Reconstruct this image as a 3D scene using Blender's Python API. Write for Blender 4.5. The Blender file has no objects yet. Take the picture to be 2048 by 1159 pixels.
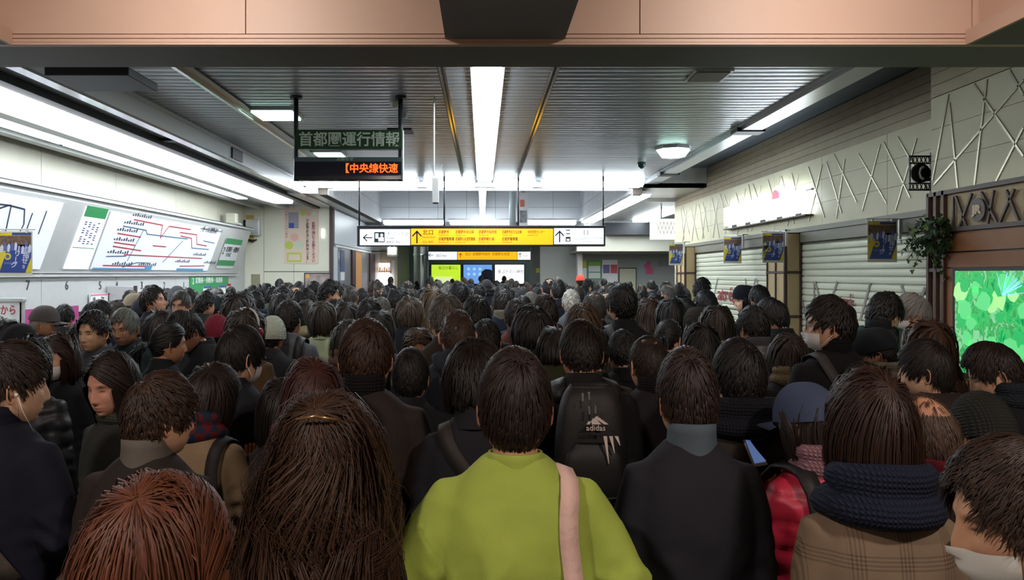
import bpy, bmesh, math, random
import numpy as np
from mathutils import Vector, Matrix, noise as mnoise
random.seed(7); RNG = np.random.default_rng(7)
SC = bpy.context.scene
COL = SC.collection
# ---------------------------------------------------------------- camera, world, exposure, main lights
FPX, VX, VY, CZ = 1500.0, 965.0, 548.0, 1.9          # focal length and vanishing point in 2048x1159 pixels, eye height
cam_d = bpy.data.cameras.new('camera'); cam = bpy.data.objects.new('camera', cam_d); COL.objects.link(cam)
cam.location = (0, 0, CZ); cam.rotation_euler = (math.pi/2, 0, 0)
cam_d.sensor_width = 36; cam_d.lens = 36*FPX/2048
cam_d.shift_x = (1024-VX)/2048; cam_d.shift_y = -(579.5-VY)/2048
cam_d.clip_end = 200; cam_d.clip_start = 0.05
SC.camera = cam
w = bpy.data.worlds.new('world'); SC.world = w; w.use_nodes = True
w.node_tree.nodes['Background'].inputs[0].default_value = (0.75, 0.8, 0.85, 1)
w.node_tree.nodes['Background'].inputs[1].default_value = 0.05
SC.view_settings.view_transform = 'Standard'; SC.view_settings.look = 'None'
SC.view_settings.exposure = 0.0; SC.view_settings.gamma = 1.0
SC.view_settings.use_curve_mapping = False
SC.cycles.use_denoising = True
SC.cycles.max_bounces = 6; SC.cycles.diffuse_bounces = 3; SC.cycles.glossy_bounces = 3
SC.cycles.transmission_bounces = 4; SC.cycles.transparent_max_bounces = 6
SC.cycles.caustics_reflective = False; SC.cycles.caustics_refractive = False
SC.cycles.sample_clamp_indirect = 4.0

E_TUBE = 23.0        # central fluorescent strip
E_ROW = 20.0
E_SIDE = 17.0
E_WASH = 23.0       # watts of each small lamp washing the beam
E_FRONT = 105.0      # watts of each warm ceiling lamp over the near hall (W)

# ---------------------------------------------------------------- materials
MATS = {}
def srgb(r, g, b):
    f = lambda c: (c/255/12.92) if c/255 <= 0.04045 else ((c/255+0.055)/1.055)**2.4
    return (f(r), f(g), f(b), 1.0)
def mat(name, rgb=(128,128,128), rough=0.6, metal=0.0, emit=0.0, ecol=None, noise=0.0, nscale=8.0, bump=0.0, bscale=60.0, spec=0.5, alpha=1.0, trans=0.0, coat=0.0):
    if name in MATS: return MATS[name]
    m = bpy.data.materials.new(name); m.use_nodes = True
    nt = m.node_tree; b = nt.nodes['Principled BSDF']
    c = srgb(*rgb)
    b.inputs['Base Color'].default_value = c
    b.inputs['Roughness'].default_value = rough; b.inputs['Metallic'].default_value = metal
    b.inputs['Specular IOR Level'].default_value = spec
    if coat: b.inputs['Coat Weight'].default_value = coat
    if trans: b.inputs['Transmission Weight'].default_value = trans
    if alpha < 1: b.inputs['Alpha'].default_value = alpha
    if emit > 0:
        b.inputs['Emission Color'].default_value = srgb(*(ecol or rgb)); b.inputs['Emission Strength'].default_value = emit
    if noise > 0 or bump > 0:
        tc = nt.nodes.new('ShaderNodeTexCoord')
        if noise > 0:
            n = nt.nodes.new('ShaderNodeTexNoise'); n.inputs['Scale'].default_value = nscale; n.inputs['Detail'].default_value = 4
            nt.links.new(tc.outputs['Object'], n.inputs['Vector'])
            mr = nt.nodes.new('ShaderNodeMapRange'); mr.inputs[1].default_value = .3; mr.inputs[2].default_value = .7
            mr.inputs[3].default_value = 1-noise; mr.inputs[4].default_value = 1+noise*0.5
            nt.links.new(n.outputs['Fac'], mr.inputs[0])
            mx = nt.nodes.new('ShaderNodeVectorMath'); mx.operation = 'SCALE'; mx.inputs[0].default_value = c[:3]
            nt.links.new(mr.outputs[0], mx.inputs['Scale']); nt.links.new(mx.outputs[0], b.inputs['Base Color'])
        if bump > 0:
            n2 = nt.nodes.new('ShaderNodeTexNoise'); n2.inputs['Scale'].default_value = bscale
            nt.links.new(tc.outputs['Object'], n2.inputs['Vector'])
            bp = nt.nodes.new('ShaderNodeBump'); bp.inputs['Strength'].default_value = bump; bp.inputs['Distance'].default_value = .01
            nt.links.new(n2.outputs['Fac'], bp.inputs['Height']); nt.links.new(bp.outputs[0], b.inputs['Normal'])
    MATS[name] = m; return m

# ---------------------------------------------------------------- object helpers
def tag(o, label=None, cat=None, group=None, kind=None):
    if label: o['label'] = label
    if cat: o['category'] = cat
    if group: o['group'] = group
    if kind: o['kind'] = kind
    return o
def empty(name, loc, label, cat, group=None, rz=0, scale=1.0):
    o = bpy.data.objects.new(name, None); COL.objects.link(o); o.location = loc; o.rotation_euler = (0, 0, rz); o.scale = (scale,)*3
    o.empty_display_size = .1
    return tag(o, label, cat, group)
def link(name, me, m=None, parent=None, world=True):
    o = bpy.data.objects.new(name, me); COL.objects.link(o)
    if m is not None and not me.materials: me.materials.append(m)
    if parent is not None:
        o.parent = parent
        if world:
            p = parent
            if p.type == 'EMPTY' or p.parent is None:
                M = Matrix.LocRotScale(p.location, p.rotation_euler, p.scale)
                if p.parent is not None:
                    M = Matrix.LocRotScale(p.parent.location, p.parent.rotation_euler, p.parent.scale) @ M
                o.matrix_parent_inverse = M.inverted()
    return o
def npmesh(name, V, Fc, smooth=False, uv=None, col=None):
    me = bpy.data.meshes.new(name)
    V = np.asarray(V, dtype=np.float32)
    me.from_pydata(V.tolist(), [], Fc if isinstance(Fc, list) else Fc.tolist())
    if smooth: me.shade_smooth()
    if col is not None:
        a = me.attributes.new('tint', 'FLOAT_COLOR', 'POINT')
        a.data.foreach_set('color', np.asarray(col, dtype=np.float32).ravel())
    me.update(); return me
BOXF = [(0,1,3,2),(4,6,7,5),(0,4,5,1),(2,3,7,6),(0,2,6,4),(1,5,7,3)]
class MB:
    def __init__(s): s.v = []; s.f = []
    def box(s, x0, x1, y0, y1, z0, z1):
        n = len(s.v)
        for x in (x0, x1):
            for y in (y0, y1):
                for z in (z0, z1): s.v.append((x, y, z))
        s.f += [tuple(n+i for i in f) for f in BOXF]; return s
    def quadprism(s, pts, d):
        """pts: planar polygon, d: extrusion vector"""
        n = len(s.v); k = len(pts); d = Vector(d)
        for p in pts: s.v.append(tuple(p))
        for p in pts: s.v.append(tuple(Vector(p)+d))
        s.f.append(tuple(range(n, n+k))); s.f.append(tuple(range(n+2*k-1, n+k-1, -1)))
        for i in range(k):
            j = (i+1) % k; s.f.append((n+i, n+k+i, n+k+j, n+j))
        return s
    def bar(s, a, b, w, t, nrm):
        """flat bar from a to b, width w in the plane normal to nrm, thickness t along nrm"""
        a = Vector(a); b = Vector(b); nrm = Vector(nrm).normalized(); d = (b-a).normalized(); sd = d.cross(nrm).normalized()*w/2
        return s.quadprism([a-sd, b-sd, b+sd, a+sd], nrm*t)
    def tube(s, pts, r, n=8, close=True):
        pts = [Vector(p) for p in pts]; rs = r if isinstance(r, (list, tuple)) else [r]*len(pts)
        base = len(s.v); up = None
        for i, p in enumerate(pts):
            t = (pts[min(i+1, len(pts)-1)]-pts[max(i-1, 0)]).normalized()
            if up is None: up = Vector((0,0,1)) if abs(t.z) < .9 else Vector((0,1,0))
            a = t.cross(up).normalized(); b2 = a.cross(t).normalized(); up = b2
            for k in range(n):
                an = 2*math.pi*k/n; s.v.append(tuple(p+a*math.cos(an)*rs[i]+b2*math.sin(an)*rs[i]))
        for i in range(len(pts)-1):
            for k in range(n):
                s.f.append((base+i*n+k, base+i*n+(k+1)%n, base+(i+1)*n+(k+1)%n, base+(i+1)*n+k))
        s.f.append(tuple(base+k for k in range(n-1, -1, -1))); s.f.append(tuple(base+(len(pts)-1)*n+k for k in range(n)))
        return s
    def cyl(s, c, r, h, axis=2, n=20, r2=None):
        c = Vector(c); e = Vector((0,0,0)); e[axis] = h
        return s.tube([c, c+e], [r, r if r2 is None else r2], n)
    def mesh(s, name='m', smooth=False, auto=None):
        me = bpy.data.meshes.new(name); me.from_pydata(s.v, [], s.f); 
        bm = bmesh.new(); bm.from_mesh(me); bmesh.ops.recalc_face_normals(bm, faces=bm.faces); bm.to_mesh(me); bm.free()
        if smooth: me.shade_smooth()
        me.update(); return me
    def obj(s, name, m, parent=None, smooth=False, bevel=0):
        o = link(name, s.mesh(name, smooth), m, parent)
        if bevel:
            b = o.modifiers.new('bevel', 'BEVEL'); b.width = bevel; b.segments = 2; b.limit_method = 'ANGLE'
        return o
def box(name, x0, x1, y0, y1, z0, z1, m, parent=None, bevel=0):
    return MB().box(x0, x1, y0, y1, z0, z1).obj(name, m, parent, bevel=bevel)
def struct(o, kind='structure'): o['kind'] = kind; return o
_tc = 0
def text(name, s, size, org, right, up, m, parent=None, align='LEFT', sx=1.0, ext=.002, bold=0.0):
    cu = bpy.data.curves.new('t', 'FONT'); cu.body = s; cu.size = size; cu.align_x = align; cu.align_y = 'CENTER'
    cu.resolution_u = 2; cu.extrude = ext; cu.offset = bold
    o = bpy.data.objects.new('t', cu); COL.objects.link(o)
    bpy.context.view_layer.update()
    me = bpy.data.meshes.new_from_object(o.evaluated_get(bpy.context.evaluated_depsgraph_get()))
    bpy.data.objects.remove(o); bpy.data.curves.remove(cu)
    r = Vector(right).normalized(); u = Vector(up).normalized(); n = r.cross(u)
    M = Matrix(((r.x*sx, u.x, n.x, org[0]), (r.y*sx, u.y, n.y, org[1]), (r.z*sx, u.z, n.z, org[2]), (0,0,0,1)))
    me.transform(M); me.name = name
    return link(name, me, m, parent)
def px(x, y, Y): return ((x-VX)/FPX*Y, Y, CZ+(VY-y)/FPX*Y)
def pxw(x, y, X):
    Y = X*FPX/(x-VX); return (X, Y, CZ+(VY-y)/FPX*Y)

# materials of the place
M_cream = mat('cream_panel', (226,226,208), .35, noise=.04, nscale=2)
M_creamR = mat('warm_cream_board', (206,202,170), .5, noise=.05, nscale=3, bump=.05)
M_slatwood = mat('beige_wood_slat', (176,164,136), .55, noise=.1, nscale=5)
M_joint = mat('dark_joint', (70,64,56), .8)
M_grey = mat('machine_grey_panel', (186,190,190), .4, noise=.03)
M_ltgrey = mat('light_grey_metal', (200,203,205), .3, .3)
M_dkgrey = mat('dark_grey_metal', (48,50,54), .45, .4)
M_ceil = mat('brushed_ceiling_metal', (186,192,200), .3, .5, noise=.06, nscale=.6)
M_chrome = mat('chrome', (205,205,205), .12, 1.0)
M_pink = mat('pink_cladding', (226,190,168), .5, noise=.03, nscale=2)
M_soffit = mat('grey_soffit', (128,124,122), .6, noise=.05)
M_white = mat('white_enamel', (236,238,238), .35)
M_tile = mat('white_wall_tile', (205,208,214), .3)
M_maroon = mat('dark_maroon_wood', (72,48,48), .5)
M_tan = mat('tan_panel', (186,164,122), .6, noise=.06)
M_tanfab = mat('tan_backboard', (182,164,132), .7, noise=.08)
M_brownwood = mat('reddish_brown_wood', (140,92,56), .5, noise=.15, nscale=4)
M_bronze = mat('bronze_grille', (78,68,64), .5, .3)
M_shutter = mat('cream_shutter', (222,226,206), .45, .1, noise=.03)
M_black = mat('black_plastic', (14,14,16), .4)
M_tube = mat('tube_light', (255,255,252), .5, emit=E_TUBE, ecol=(240,250,255))
M_row = mat('row_light', (255,255,252), .5, emit=E_ROW, ecol=(240,250,255))
M_side = mat('side_light', (255,255,250), .5, emit=E_SIDE, ecol=(246,250,255))
M_dim = mat('reflector_light', (235,240,240), .5, emit=1.6, ecol=(236,246,246))
M_green_light = mat('green_white_lamp', (220,255,240), .5, emit=5, ecol=(205,255,235))
M_floor = mat('floor_tile', (120,116,108), .35, noise=.12, nscale=2)
M_ink = mat('black_ink', (40,42,46), .6)
M_greenp = mat('green_print', (48,140,84), .5)
M_redp = mat('red_print', (176,30,52), .5)
M_bluep = mat('blue_print', (60,84,170), .5)

# ================================================================ SHELL
# floor and its tiles
fl = struct(box('floor', -8, 6.5, -5, 46, -.2, 0, M_floor))
# outer shell
struct(box('wall_back', -8, 6.5, -5.2, -5, 0, 5.2, M_cream))
# ---- ceiling of the main hall: cross slats
CEIL = 4.0
ceil = struct(box('ceiling', -4.06, 3.7, 5.8, 16.9, CEIL+.03, CEIL+.12, M_dkgrey))
slat = MB().quadprism([(-4.04,.006,.03),(-4.04,.012,.004),(-4.04,.05,0),(-4.04,.10,0),(-4.04,.138,.004),(-4.04,.144,.03)], (7.72,0,0)).mesh('ceiling_slat')
slat.materials.append(M_ceil)
y = 5.85
while y < 16.75:
    o = link('ceiling_slat', slat, None, ceil, world=False); o.location = (0, y, CEIL-.002)
    o.rotation_euler = (math.radians(random.uniform(-.5,.5)), 0, 0); y += .15
# recess over the right wall
rec = struct(box('ceiling_recess', 3.7, 5.3, 5.8, 19.8, 4.30, 4.4, mat('blue_grey_soffit', (96,108,122), .5, .2)))
struct(box('trim_1', 3.62, 3.98, 5.8, 16.9, CEIL-.03, CEIL+.3, M_ltgrey))
tr = struct(box('trim_2', 3.66, 3.94, 5.8, 19.5, CEIL-.07, CEIL-.03, M_ceil))
for yy in (10.6, 15.2): box('trim_joint', 3.6, 4.0, yy, yy+.28, CEIL-.085, CEIL-.02, M_dkgrey, tr)
for yy in (8.7, 11.4): MB().cyl((4.5, yy, 4.27), .07, .03).obj('speaker_disc', M_dkgrey, rec)
# ceiling tracks: chrome rails each side of the light strip and one further left
for i, (X, wd) in enumerate(((-.42, .07), (.74, .07), (-3.0, .16))):
    e = empty('ceiling_rail', (X, 6, CEIL), ('slim chrome ceiling rail just left of the central light strip', 'slim chrome ceiling rail just right of the central light strip', 'wide double ceiling rail on the left, beside the square lamps')[i], 'rail')
    yb, ye = 5.8, 16.4
    box('rail_web', X-.012, X+.012, yb, ye, CEIL-.09, CEIL-.0, M_chrome, e)
    box('rail_flange', X-wd/2, X+wd/2, yb, ye, CEIL-.04, CEIL-.015, M_dkgrey if i < 2 else M_ltgrey, e)
    box('rail_lip', X+(wd/2 if i == 0 else -wd/2)-.01, X+(wd/2 if i == 0 else -wd/2)+.01, yb, ye, CEIL-.05, CEIL-.0, M_chrome, e)
# ---- beam across, with pink cladding towards the camera
bm_ = struct(box('trim_3', -6.6, 5.3, 5.28, 5.80, 3.5, 4.6, M_soffit))
xs = [-6.6, -4.4, -1.655, 1.1, 3.42, 5.3]
for a, b in zip(xs[:-1], xs[1:]):
    box('cladding_panel', a+.004, b-.004, 5.24, 5.28, 3.58, 4.6, M_pink, bm_)
box('cladding_strip', -6.6, 5.3, 5.235, 5.28, 3.548, 3.572, M_pink, bm_)
box('cladding_strip', -6.6, 5.3, 5.235, 5.28, 3.52, 3.542, M_pink, bm_)
box('cladding_edge', -6.6, 5.3, 5.23, 5.28, 3.5, 3.516, M_pink, bm_)
struct(box('trim_4', -.26, .575, -5, 5.24, 3.54, 4.6, mat('dark_soffit', (150,140,142), .6)))
for s_, nm in ((1, 'trim_5'), (-1, 'trim_6')):
    x0, x1 = (3.38, 5.3) if s_ > 0 else (-6.6, -3.29)
    t = struct(box(nm, x0+(.02 if s_ > 0 else 0), x1-(0 if s_ > 0 else .02), -5, 5.23, 3.5, 3.6, M_soffit))
    xe = x0 if s_ > 0 else x1
    box('cladding_strip', xe-.012, xe+.012, -5, 5.23, 3.498, 3.6, M_pink, t)
    box('cladding_panel', xe+.1*s_-.012, xe+.1*s_+.012, -5, 5.23, 3.6, 4.3, M_pink, t)
cf = struct(box('ceiling_front', -6.6, 5.3, -5, 5.28, 4.3, 4.4, M_pink))
# ================================================================ LEFT SIDE: ticket alcove
XL, YR = -6.5, 20.5
wl = struct(box('wall_left', XL-.3, XL-.02, -5, YR+.2, 0, 4.4, M_joint))
ACZ = 3.74
yy = -5.0; edges = [-5, -1, 1.4, 3.4, 5.2, 7.0, 8.75, 11.05, 13.3, 15.9, 18.4, YR]
for a, b in zip(edges[:-1], edges[1:]):
    box('wall_panel', XL-.02, XL, a+.006, b-.006, 3.02, ACZ+.1, M_cream, wl)
    box('wall_panel', XL-.02, XL, a+.006, b-.006, 0, 3.0, M_grey, wl)
ca = struct(box('ceiling_alcove', XL, -4.06, 5.8, YR, ACZ+.04, ACZ+.12, M_ceil))
hd = struct(box('trim_7', -4.10, -4.02, 5.8, YR, ACZ-.02, 4.1, M_ltgrey))
box('trim_strip', -4.13, -4.0, 5.8, YR, ACZ-.05, ACZ-.02, M_chrome, hd)
box('trim_strip', -4.12, -4.0, 5.8, 16.9, CEIL-.06, CEIL-.02, M_ltgrey, hd)
box('header_plate', -4.018, -3.995, 12.0, 12.5, ACZ+.02, CEIL-.07, M_dkgrey, hd)
# louvres along the alcove ceiling
e = empty('alcove_light', (-4.93, 12, ACZ), 'long bright fluorescent strip in the ceiling above the ticket machines', 'light')
box('housing', -5.24, -4.62, 5.8, 18.8, ACZ-.02, ACZ+.04, M_ltgrey, e)
yy = 5.85; k = 0
for a, b in ((5.85, 8.0), (8.02, 10.3), (10.32, 12.6), (12.62, 15.2), (15.22, 18.6)):
    box('diffuser', -5.16, -4.7, a, b, ACZ-.09, ACZ-.01, M_side, e, bevel=.02)
e = empty('alcove_reflection', (-5.75, 12, ACZ), 'thin dim glowing line standing for a reflection, close to the wall above the route maps', 'light')  # no lamp of its own: emissive strips imitate the bright strip's louvre reflection
box('housing', -6.0, -5.5, 5.8, 18.2, ACZ, ACZ+.05, M_ltgrey, e)
for a, b in ((5.85, 10.4), (10.5, 14.2), (14.3, 18.0)):
    box('diffuser', -5.88, -5.64, a, b, ACZ-.04, ACZ+.02, mat('reflection_glow', (245,248,246), .4, emit=3.2, ecol=(236,246,246)), e)
g1 = struct(box('trim_8', -6.2, -6.05, 5.8, YR, ACZ-.05, ACZ+.05, M_ltgrey))
for yy in (8.6, 12.1, 14.6): box('speaker_grille', -6.36, -6.22, yy, yy+.3, ACZ-.01, ACZ+.04, M_dkgrey, ca)
struct(box('trim_9', -5.5, -5.3, 5.8, YR, ACZ-.06, ACZ+.05, M_ltgrey))
struct(box('trim_10', -4.6, -4.45, 5.8, YR, ACZ-.05, ACZ+.05, M_dkgrey))
box('divider', -6.2, -4.1, 10.35, 10.5, ACZ, ACZ+.04, M_dkgrey, ca)
for i, yy in enumerate((6.15,)):
    e = empty('hanging_duct', (-3.1, yy, 3.5), 'dark grey hanging casing under the cross beam at upper left', 'duct')
    box('casing', -3.6, -2.9, yy, yy+.55, 3.53, 3.6, M_dkgrey, e, bevel=.01)
    box('bracket', -3.2, -3.1, yy+.2, yy+.3, 3.6, 4.0, M_dkgrey, e)
# ---- tilted lit route maps
mt0, mt1 = Vector((-6.09, 0, 3.02)), Vector((-6.49, 0, 1.92))    # top and bottom line of the tilted band
def tilt(y, v, off=0.0):       # v: 0 bottom, 1 top
    p = mt1.lerp(mt0, v); n = Vector((mt0.z-mt1.z, 0, -(mt0.x-mt1.x))).normalized()
    q = p + n*off; return (q.x, y, q.z)
def tquad(mb, y0, y1, v0, v1, off=.004, t=.004):
    n = Vector(tilt(0, 0, 1))-Vector(tilt(0, 0, 0))
    return mb.quadprism([tilt(y0, v0, off), tilt(y1, v0, off), tilt(y1, v1, off), tilt(y0, v1, off)], n*t)
fr = empty('map_casing', (-6.3, 12, 1.9), 'long tilted grey casing that holds the lit route maps on the left wall', 'casing')
f_ = MB().quadprism([(XL, 5.4, 1.90), (XL, 5.4, 3.06), (-6.12, 5.4, 3.06), (-6.115, 5.4, 3.0), (-6.505, 5.4, 1.90)], (0, 14.4, 0)); f_.obj('casing_body', M_grey, fr)
box('top_rail', XL, -6.05, 5.4, 19.85, 3.06, 3.1, M_ltgrey, fr); box('top_groove', XL, -6.06, 5.4, 19.8, 3.1, 3.12, M_dkgrey, fr)
box('bottom_rail', XL, -6.44, 5.4, 19.8, 1.86, 1.9, M_ltgrey, fr)
M_map = mat('lit_map', (170,176,186), .4, emit=.62, ecol=(238,246,255))
def mapline(mb, pts, w=.024):
    for (ya, va), (yb, vb) in zip(pts[:-1], pts[1:]):
        n = Vector(tilt(0,0,1))-Vector(tilt(0,0,0)); mb.bar(tilt(ya, va, .012), tilt(yb, vb, .012), w, .002, n)
ml = empty('route_map', (-6.3, 8.5, 1.9), 'lit route map at the far left behind the hanging poster', 'map')
tquad(MB(), 5.6, 10.95, .05, .93).obj('map_face', M_map, ml)
a = MB(); mapline(a, [(7.0,.62),(8.0,.62),(8.0,.4)]); mapline(a, [(8.6,.78),(9.8,.80),(9.9,.4)]); mapline(a, [(9.2,.2),(9.3,.55),(9.5,.72),(9.75,.8),(10.1,.78),(10.2,.6),(10.15,.45)]); mapline(a, [(10.3,.75),(10.3,.45)]); mapline(a, [(10.6,.8),(10.6,.5)]); a.obj('route_line', mat('slate_print', (44,54,80), .5), ml)
a = MB(); mapline(a, [(5.8,.7),(7.6,.76)], .03); mapline(a, [(7.0,.5),(7.9,.5)], .03); a.obj('route_line', mat('yellow_print', (206,160,20), .5), ml)
a = MB(); mapline(a, [(9.3,.42),(10.1,.42)], .025); mapline(a, [(9.0,.1),(9.1,.32)], .03); a.obj('route_line', mat('light_blue_print', (84,150,200), .5), ml)
mr = empty('route_map', (-6.3, 14.5, 1.9), 'wide lit route map with red and blue lines above ticket machines 1 to 6', 'map')
tquad(MB(), 12.35, 17.6, .06, .93).obj('map_face', M_map, mr)
a = MB()
for L in ([(13.2,.86),(14.4,.84),(14.5,.62),(14.7,.84),(15.8,.84)], [(12.8,.62),(13.7,.6)], [(12.8,.48),(13.6,.46)], [(12.8,.42),(13.9,.38)], [(13.3,.30),(17.0,.31)], [(15.3,.76),(16.2,.76),(16.4,.58),(17.0,.57)], [(14.3,.48),(14.9,.48)], [(12.7,.12),(14.3,.12)], [(15.9,.14),(17.3,.16)], [(15.4,.7),(16.0,.68),(16.2,.5)]): mapline(a, L, .022)
a.obj('route_line', M_redp, mr)
a = MB()
for L in ([(12.9,.74),(13.8,.72),(13.9,.66),(15.8,.66)], [(12.7,.26),(13.4,.28)], [(15.0,.2),(15.6,.62)], [(13.7,.72),(13.5,.2)], [(16.2,.5),(17.2,.5)], [(16.7,.66),(17.4,.64)], [(13.4,.10),(13.9,.18),(14.4,.18)]): mapline(a, L, .019)
a.obj('route_line', mat('steel_blue_print', (56,92,140), .5), mr)
a = MB()
for L in [(12.9,.77),(13.1,.9),(12.75,.65),(12.75,.5),(12.7,.3),(13.0,.12),(14.0,.12),(15.6,.2),(16.3,.86),(16.9,.86),(16.4,.35),(17.2,.2)]:
    for k in range(9):
        y0 = L[0]+k*.085; tquad(a, y0, y0+.05, L[1]+.014, L[1]+.04+.014*(k % 3), .012, .002)
s_ = a.obj('station_names', mat('grey_print', (70,78,92), .5), mr); s_['kind'] = 'stuff'
a = MB(); tquad(a, 12.4, 14.6, .06, .085, .011, .002); tquad(a, 14.3, 14.6, .085, .13, .011, .002); tquad(a, 15.8, 17.3, .06, .1, .011, .002); a.obj('sea_area', mat('sea_blue_print', (96,158,206), .5), mr)
text('map_title', 'きっぷ運賃表', .15, tilt(16.4, .88, .02), (0,1,0), Vector(tilt(0,1))-Vector(tilt(0,0)), M_ink, mr)
mk = empty('fare_panel', (-6.3, 12, 1.9), 'narrow white fare list with a green heading left of the wide route map', 'panel')
tquad(MB(), 11.55, 12.28, .06, .93, .005, .004).obj('panel_face', mat('lit_panel', (240,244,250), .4, emit=.9, ecol=(236,242,250)), mk)
tquad(MB(), 11.58, 12.24, .80, .95, .012, .003).obj('heading', M_greenp, mk)
a = MB()
for k in range(4):
    for j in range(11):
        if (k*7+j*3) % 4: tquad(a, 11.68+k*.13, 11.75+k*.13, .42+j*.03, .435+j*.03, .012, .002)
a.obj('fare_figures', mat('blue_ink', (34,44,120), .5), mk)['kind'] = 'stuff'
tquad(MB(), 11.58, 12.24, .36, .37, .012, .003).obj('rule', M_greenp, mk)
gp = empty('notice_panel', (-6.2, 18.6, 1.9), 'pale notice with green bands at the right end of the map casing', 'notice')
tquad(MB(), 18.1, 19.3, .12, .78, .005, .004).obj('notice_face', mat('pale_notice', (214,220,222), .5), gp)
for v in (.18, .66): tquad(MB(), 18.1, 19.3, v, v+.12, .01, .004).obj('green_band', M_greenp, gp)
for j, (s, z_) in enumerate((('2', .5),)):
    text('number', s, .26, tilt(18.12, .5, .02), (0,1,0), Vector(tilt(0,1))-Vector(tilt(0,0)), M_ink, gp)
text('wording', '定期券・回数券', .15, tilt(18.32, .54, .02), (0,1,0), Vector(tilt(0,1))-Vector(tilt(0,0)), M_ink, gp, sx=.9)
text('wording', 'うりば', .12, tilt(18.4, .42, .02), (0,1,0), Vector(tilt(0,1))-Vector(tilt(0,0)), M_ink, gp)
# ---- machine numbers and notices on the wall under the maps
for s, x_ in (('7', 55), ('6', 133), ('5', 200), ('4', 233), ('3', 283), ('2', 328), ('1', 367)):
    p = pxw(x_, 571, XL)
    t_ = text('machine_number', s, .20, (XL+.006, p[1], p[2]), (0,1,0), (0,0,1), M_ink, None, 'CENTER')
    tag(t_, {'7':'black number 7 on the wall, nearest the left edge of the photo','6':'black number 6 on the wall, above the larger magenta screen','5':'black number 5 above the notice left of the privacy screen','4':'black number 4 above the notice behind the privacy screen','3':'black number 3 above the middle ticket notice','2':'black number 2 high on the wall, second from the green board','1':'black number 1 on the wall, next to the green board'}[s], 'number')
    e = empty('ticket_machine', (XL, p[1], 0), {'7':'ticket machine with a magenta screen nearest the left edge','6':'ticket machine with a large magenta screen behind the dark coated queue','5':'ticket machine left of the grey privacy screen','4':'ticket machine just right of the grey privacy screen','3':'middle ticket machine with green lamps','2':'ticket machine with green lamps, second from the green board','1':'ticket machine right beside the green board'}[s], 'ticket machine')
    wd = .42
    scr = {'7': mat('magenta_screen', (158,56,116), .4, emit=.06, ecol=(190,50,140)), '6': mat('magenta_screen')}.get(s, mat('dark_screen', (30,36,34), .3, emit=.05))
    box('fascia', XL, XL+.03, p[1]-wd*.72, p[1]+wd*.72, .1, 1.34, M_ltgrey, e)
    if s in '76':
        box('screen', XL+.02, XL+.04, p[1]-.3, p[1]+.28, 1.06, 1.40, scr, e)
    else:
        box('screen', XL+.02, XL+.04, p[1]-.3, p[1]+.28, 1.0, 1.31, scr, e)
        b_ = box('notice_strip', XL+.02, XL+.05, p[1]-.4, p[1]+.36, 1.34, 1.575, M_white, e)
        box('pink_band', XL+.05, XL+.055, p[1]-.4, p[1]+.36, 1.545, 1.57, mat('pink_print', (226,130,160), .5), b_)
        box('pink_band', XL+.05, XL+.055, p[1]-.4, p[1]+.36, 1.345, 1.375, mat('pink_print'), b_)
        text('wording', 'きっぷ', .13, (XL+.056, p[1]-.36, 1.46), (0,1,0), (0,0,1), M_ink, b_)
        for k in range(3): MB().box(XL+.03, XL+.05, p[1]-.2+k*.16, p[1]-.12+k*.16, 1.24, 1.28).obj('lamp', mat('green_led', (40,230,120), .4, emit=2.5), e)
    box('counter', XL, XL+.32, p[1]-wd*.72, p[1]+wd*.72, .86, .98, M_white, e, bevel=.01)
    box('coin_panel', XL+.02, XL+.04, p[1]+.3, p[1]+.4, 1.0, 1.3, M_dkgrey, e)
e = empty('green_board', (XL, 17.9, 1.4), 'green sales board with blue slips beyond ticket machine 1', 'board')
p0 = pxw(380, 553, XL+.02); p1 = pxw(456, 553, XL+.02)
box('board', XL, XL+.03, p0[1], p1[1], 1.36, 1.84, M_greenp, e)
text('number', '2', .2, (XL+.034, p0[1]+.1, 1.74), (0,1,0), (0,0,1), M_white, e)
text('wording', '定期券・回数券・周遊券', .14, (XL+.034, p0[1]+.28, 1.75), (0,1,0), (0,0,1), M_white, e, sx=1.15)
for a_ in (.75, 1.75): 
    q = box('slip', XL+.03, XL+.036, p0[1]+a_, p0[1]+a_+.5, 1.36, 1.62, M_white, e); box('slip_heading', XL+.036, XL+.039, p0[1]+a_, p0[1]+a_+.5, 1.57, 1.62, M_bluep, q)
q = box('slip', XL+.03, XL+.036, p0[1]+2.35, p0[1]+2.65, 1.36, 1.66, M_white, e); box('slip_heading', XL+.036, XL+.039, p0[1]+2.35, p0[1]+2.65, 1.6, 1.66, M_redp, q)
e = empty('divider_screen', (-6.3, 13.0, 1.2), 'small grey privacy screen standing out between machines 4 and 5', 'screen')
box('panel', XL, XL+.5, 12.95, 12.99, 1.1, 1.7, M_ltgrey, e, bevel=.02); box('edge_strip', XL+.48, XL+.52, 12.94, 13.0, 1.1, 1.7, M_bronze, e)
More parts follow.
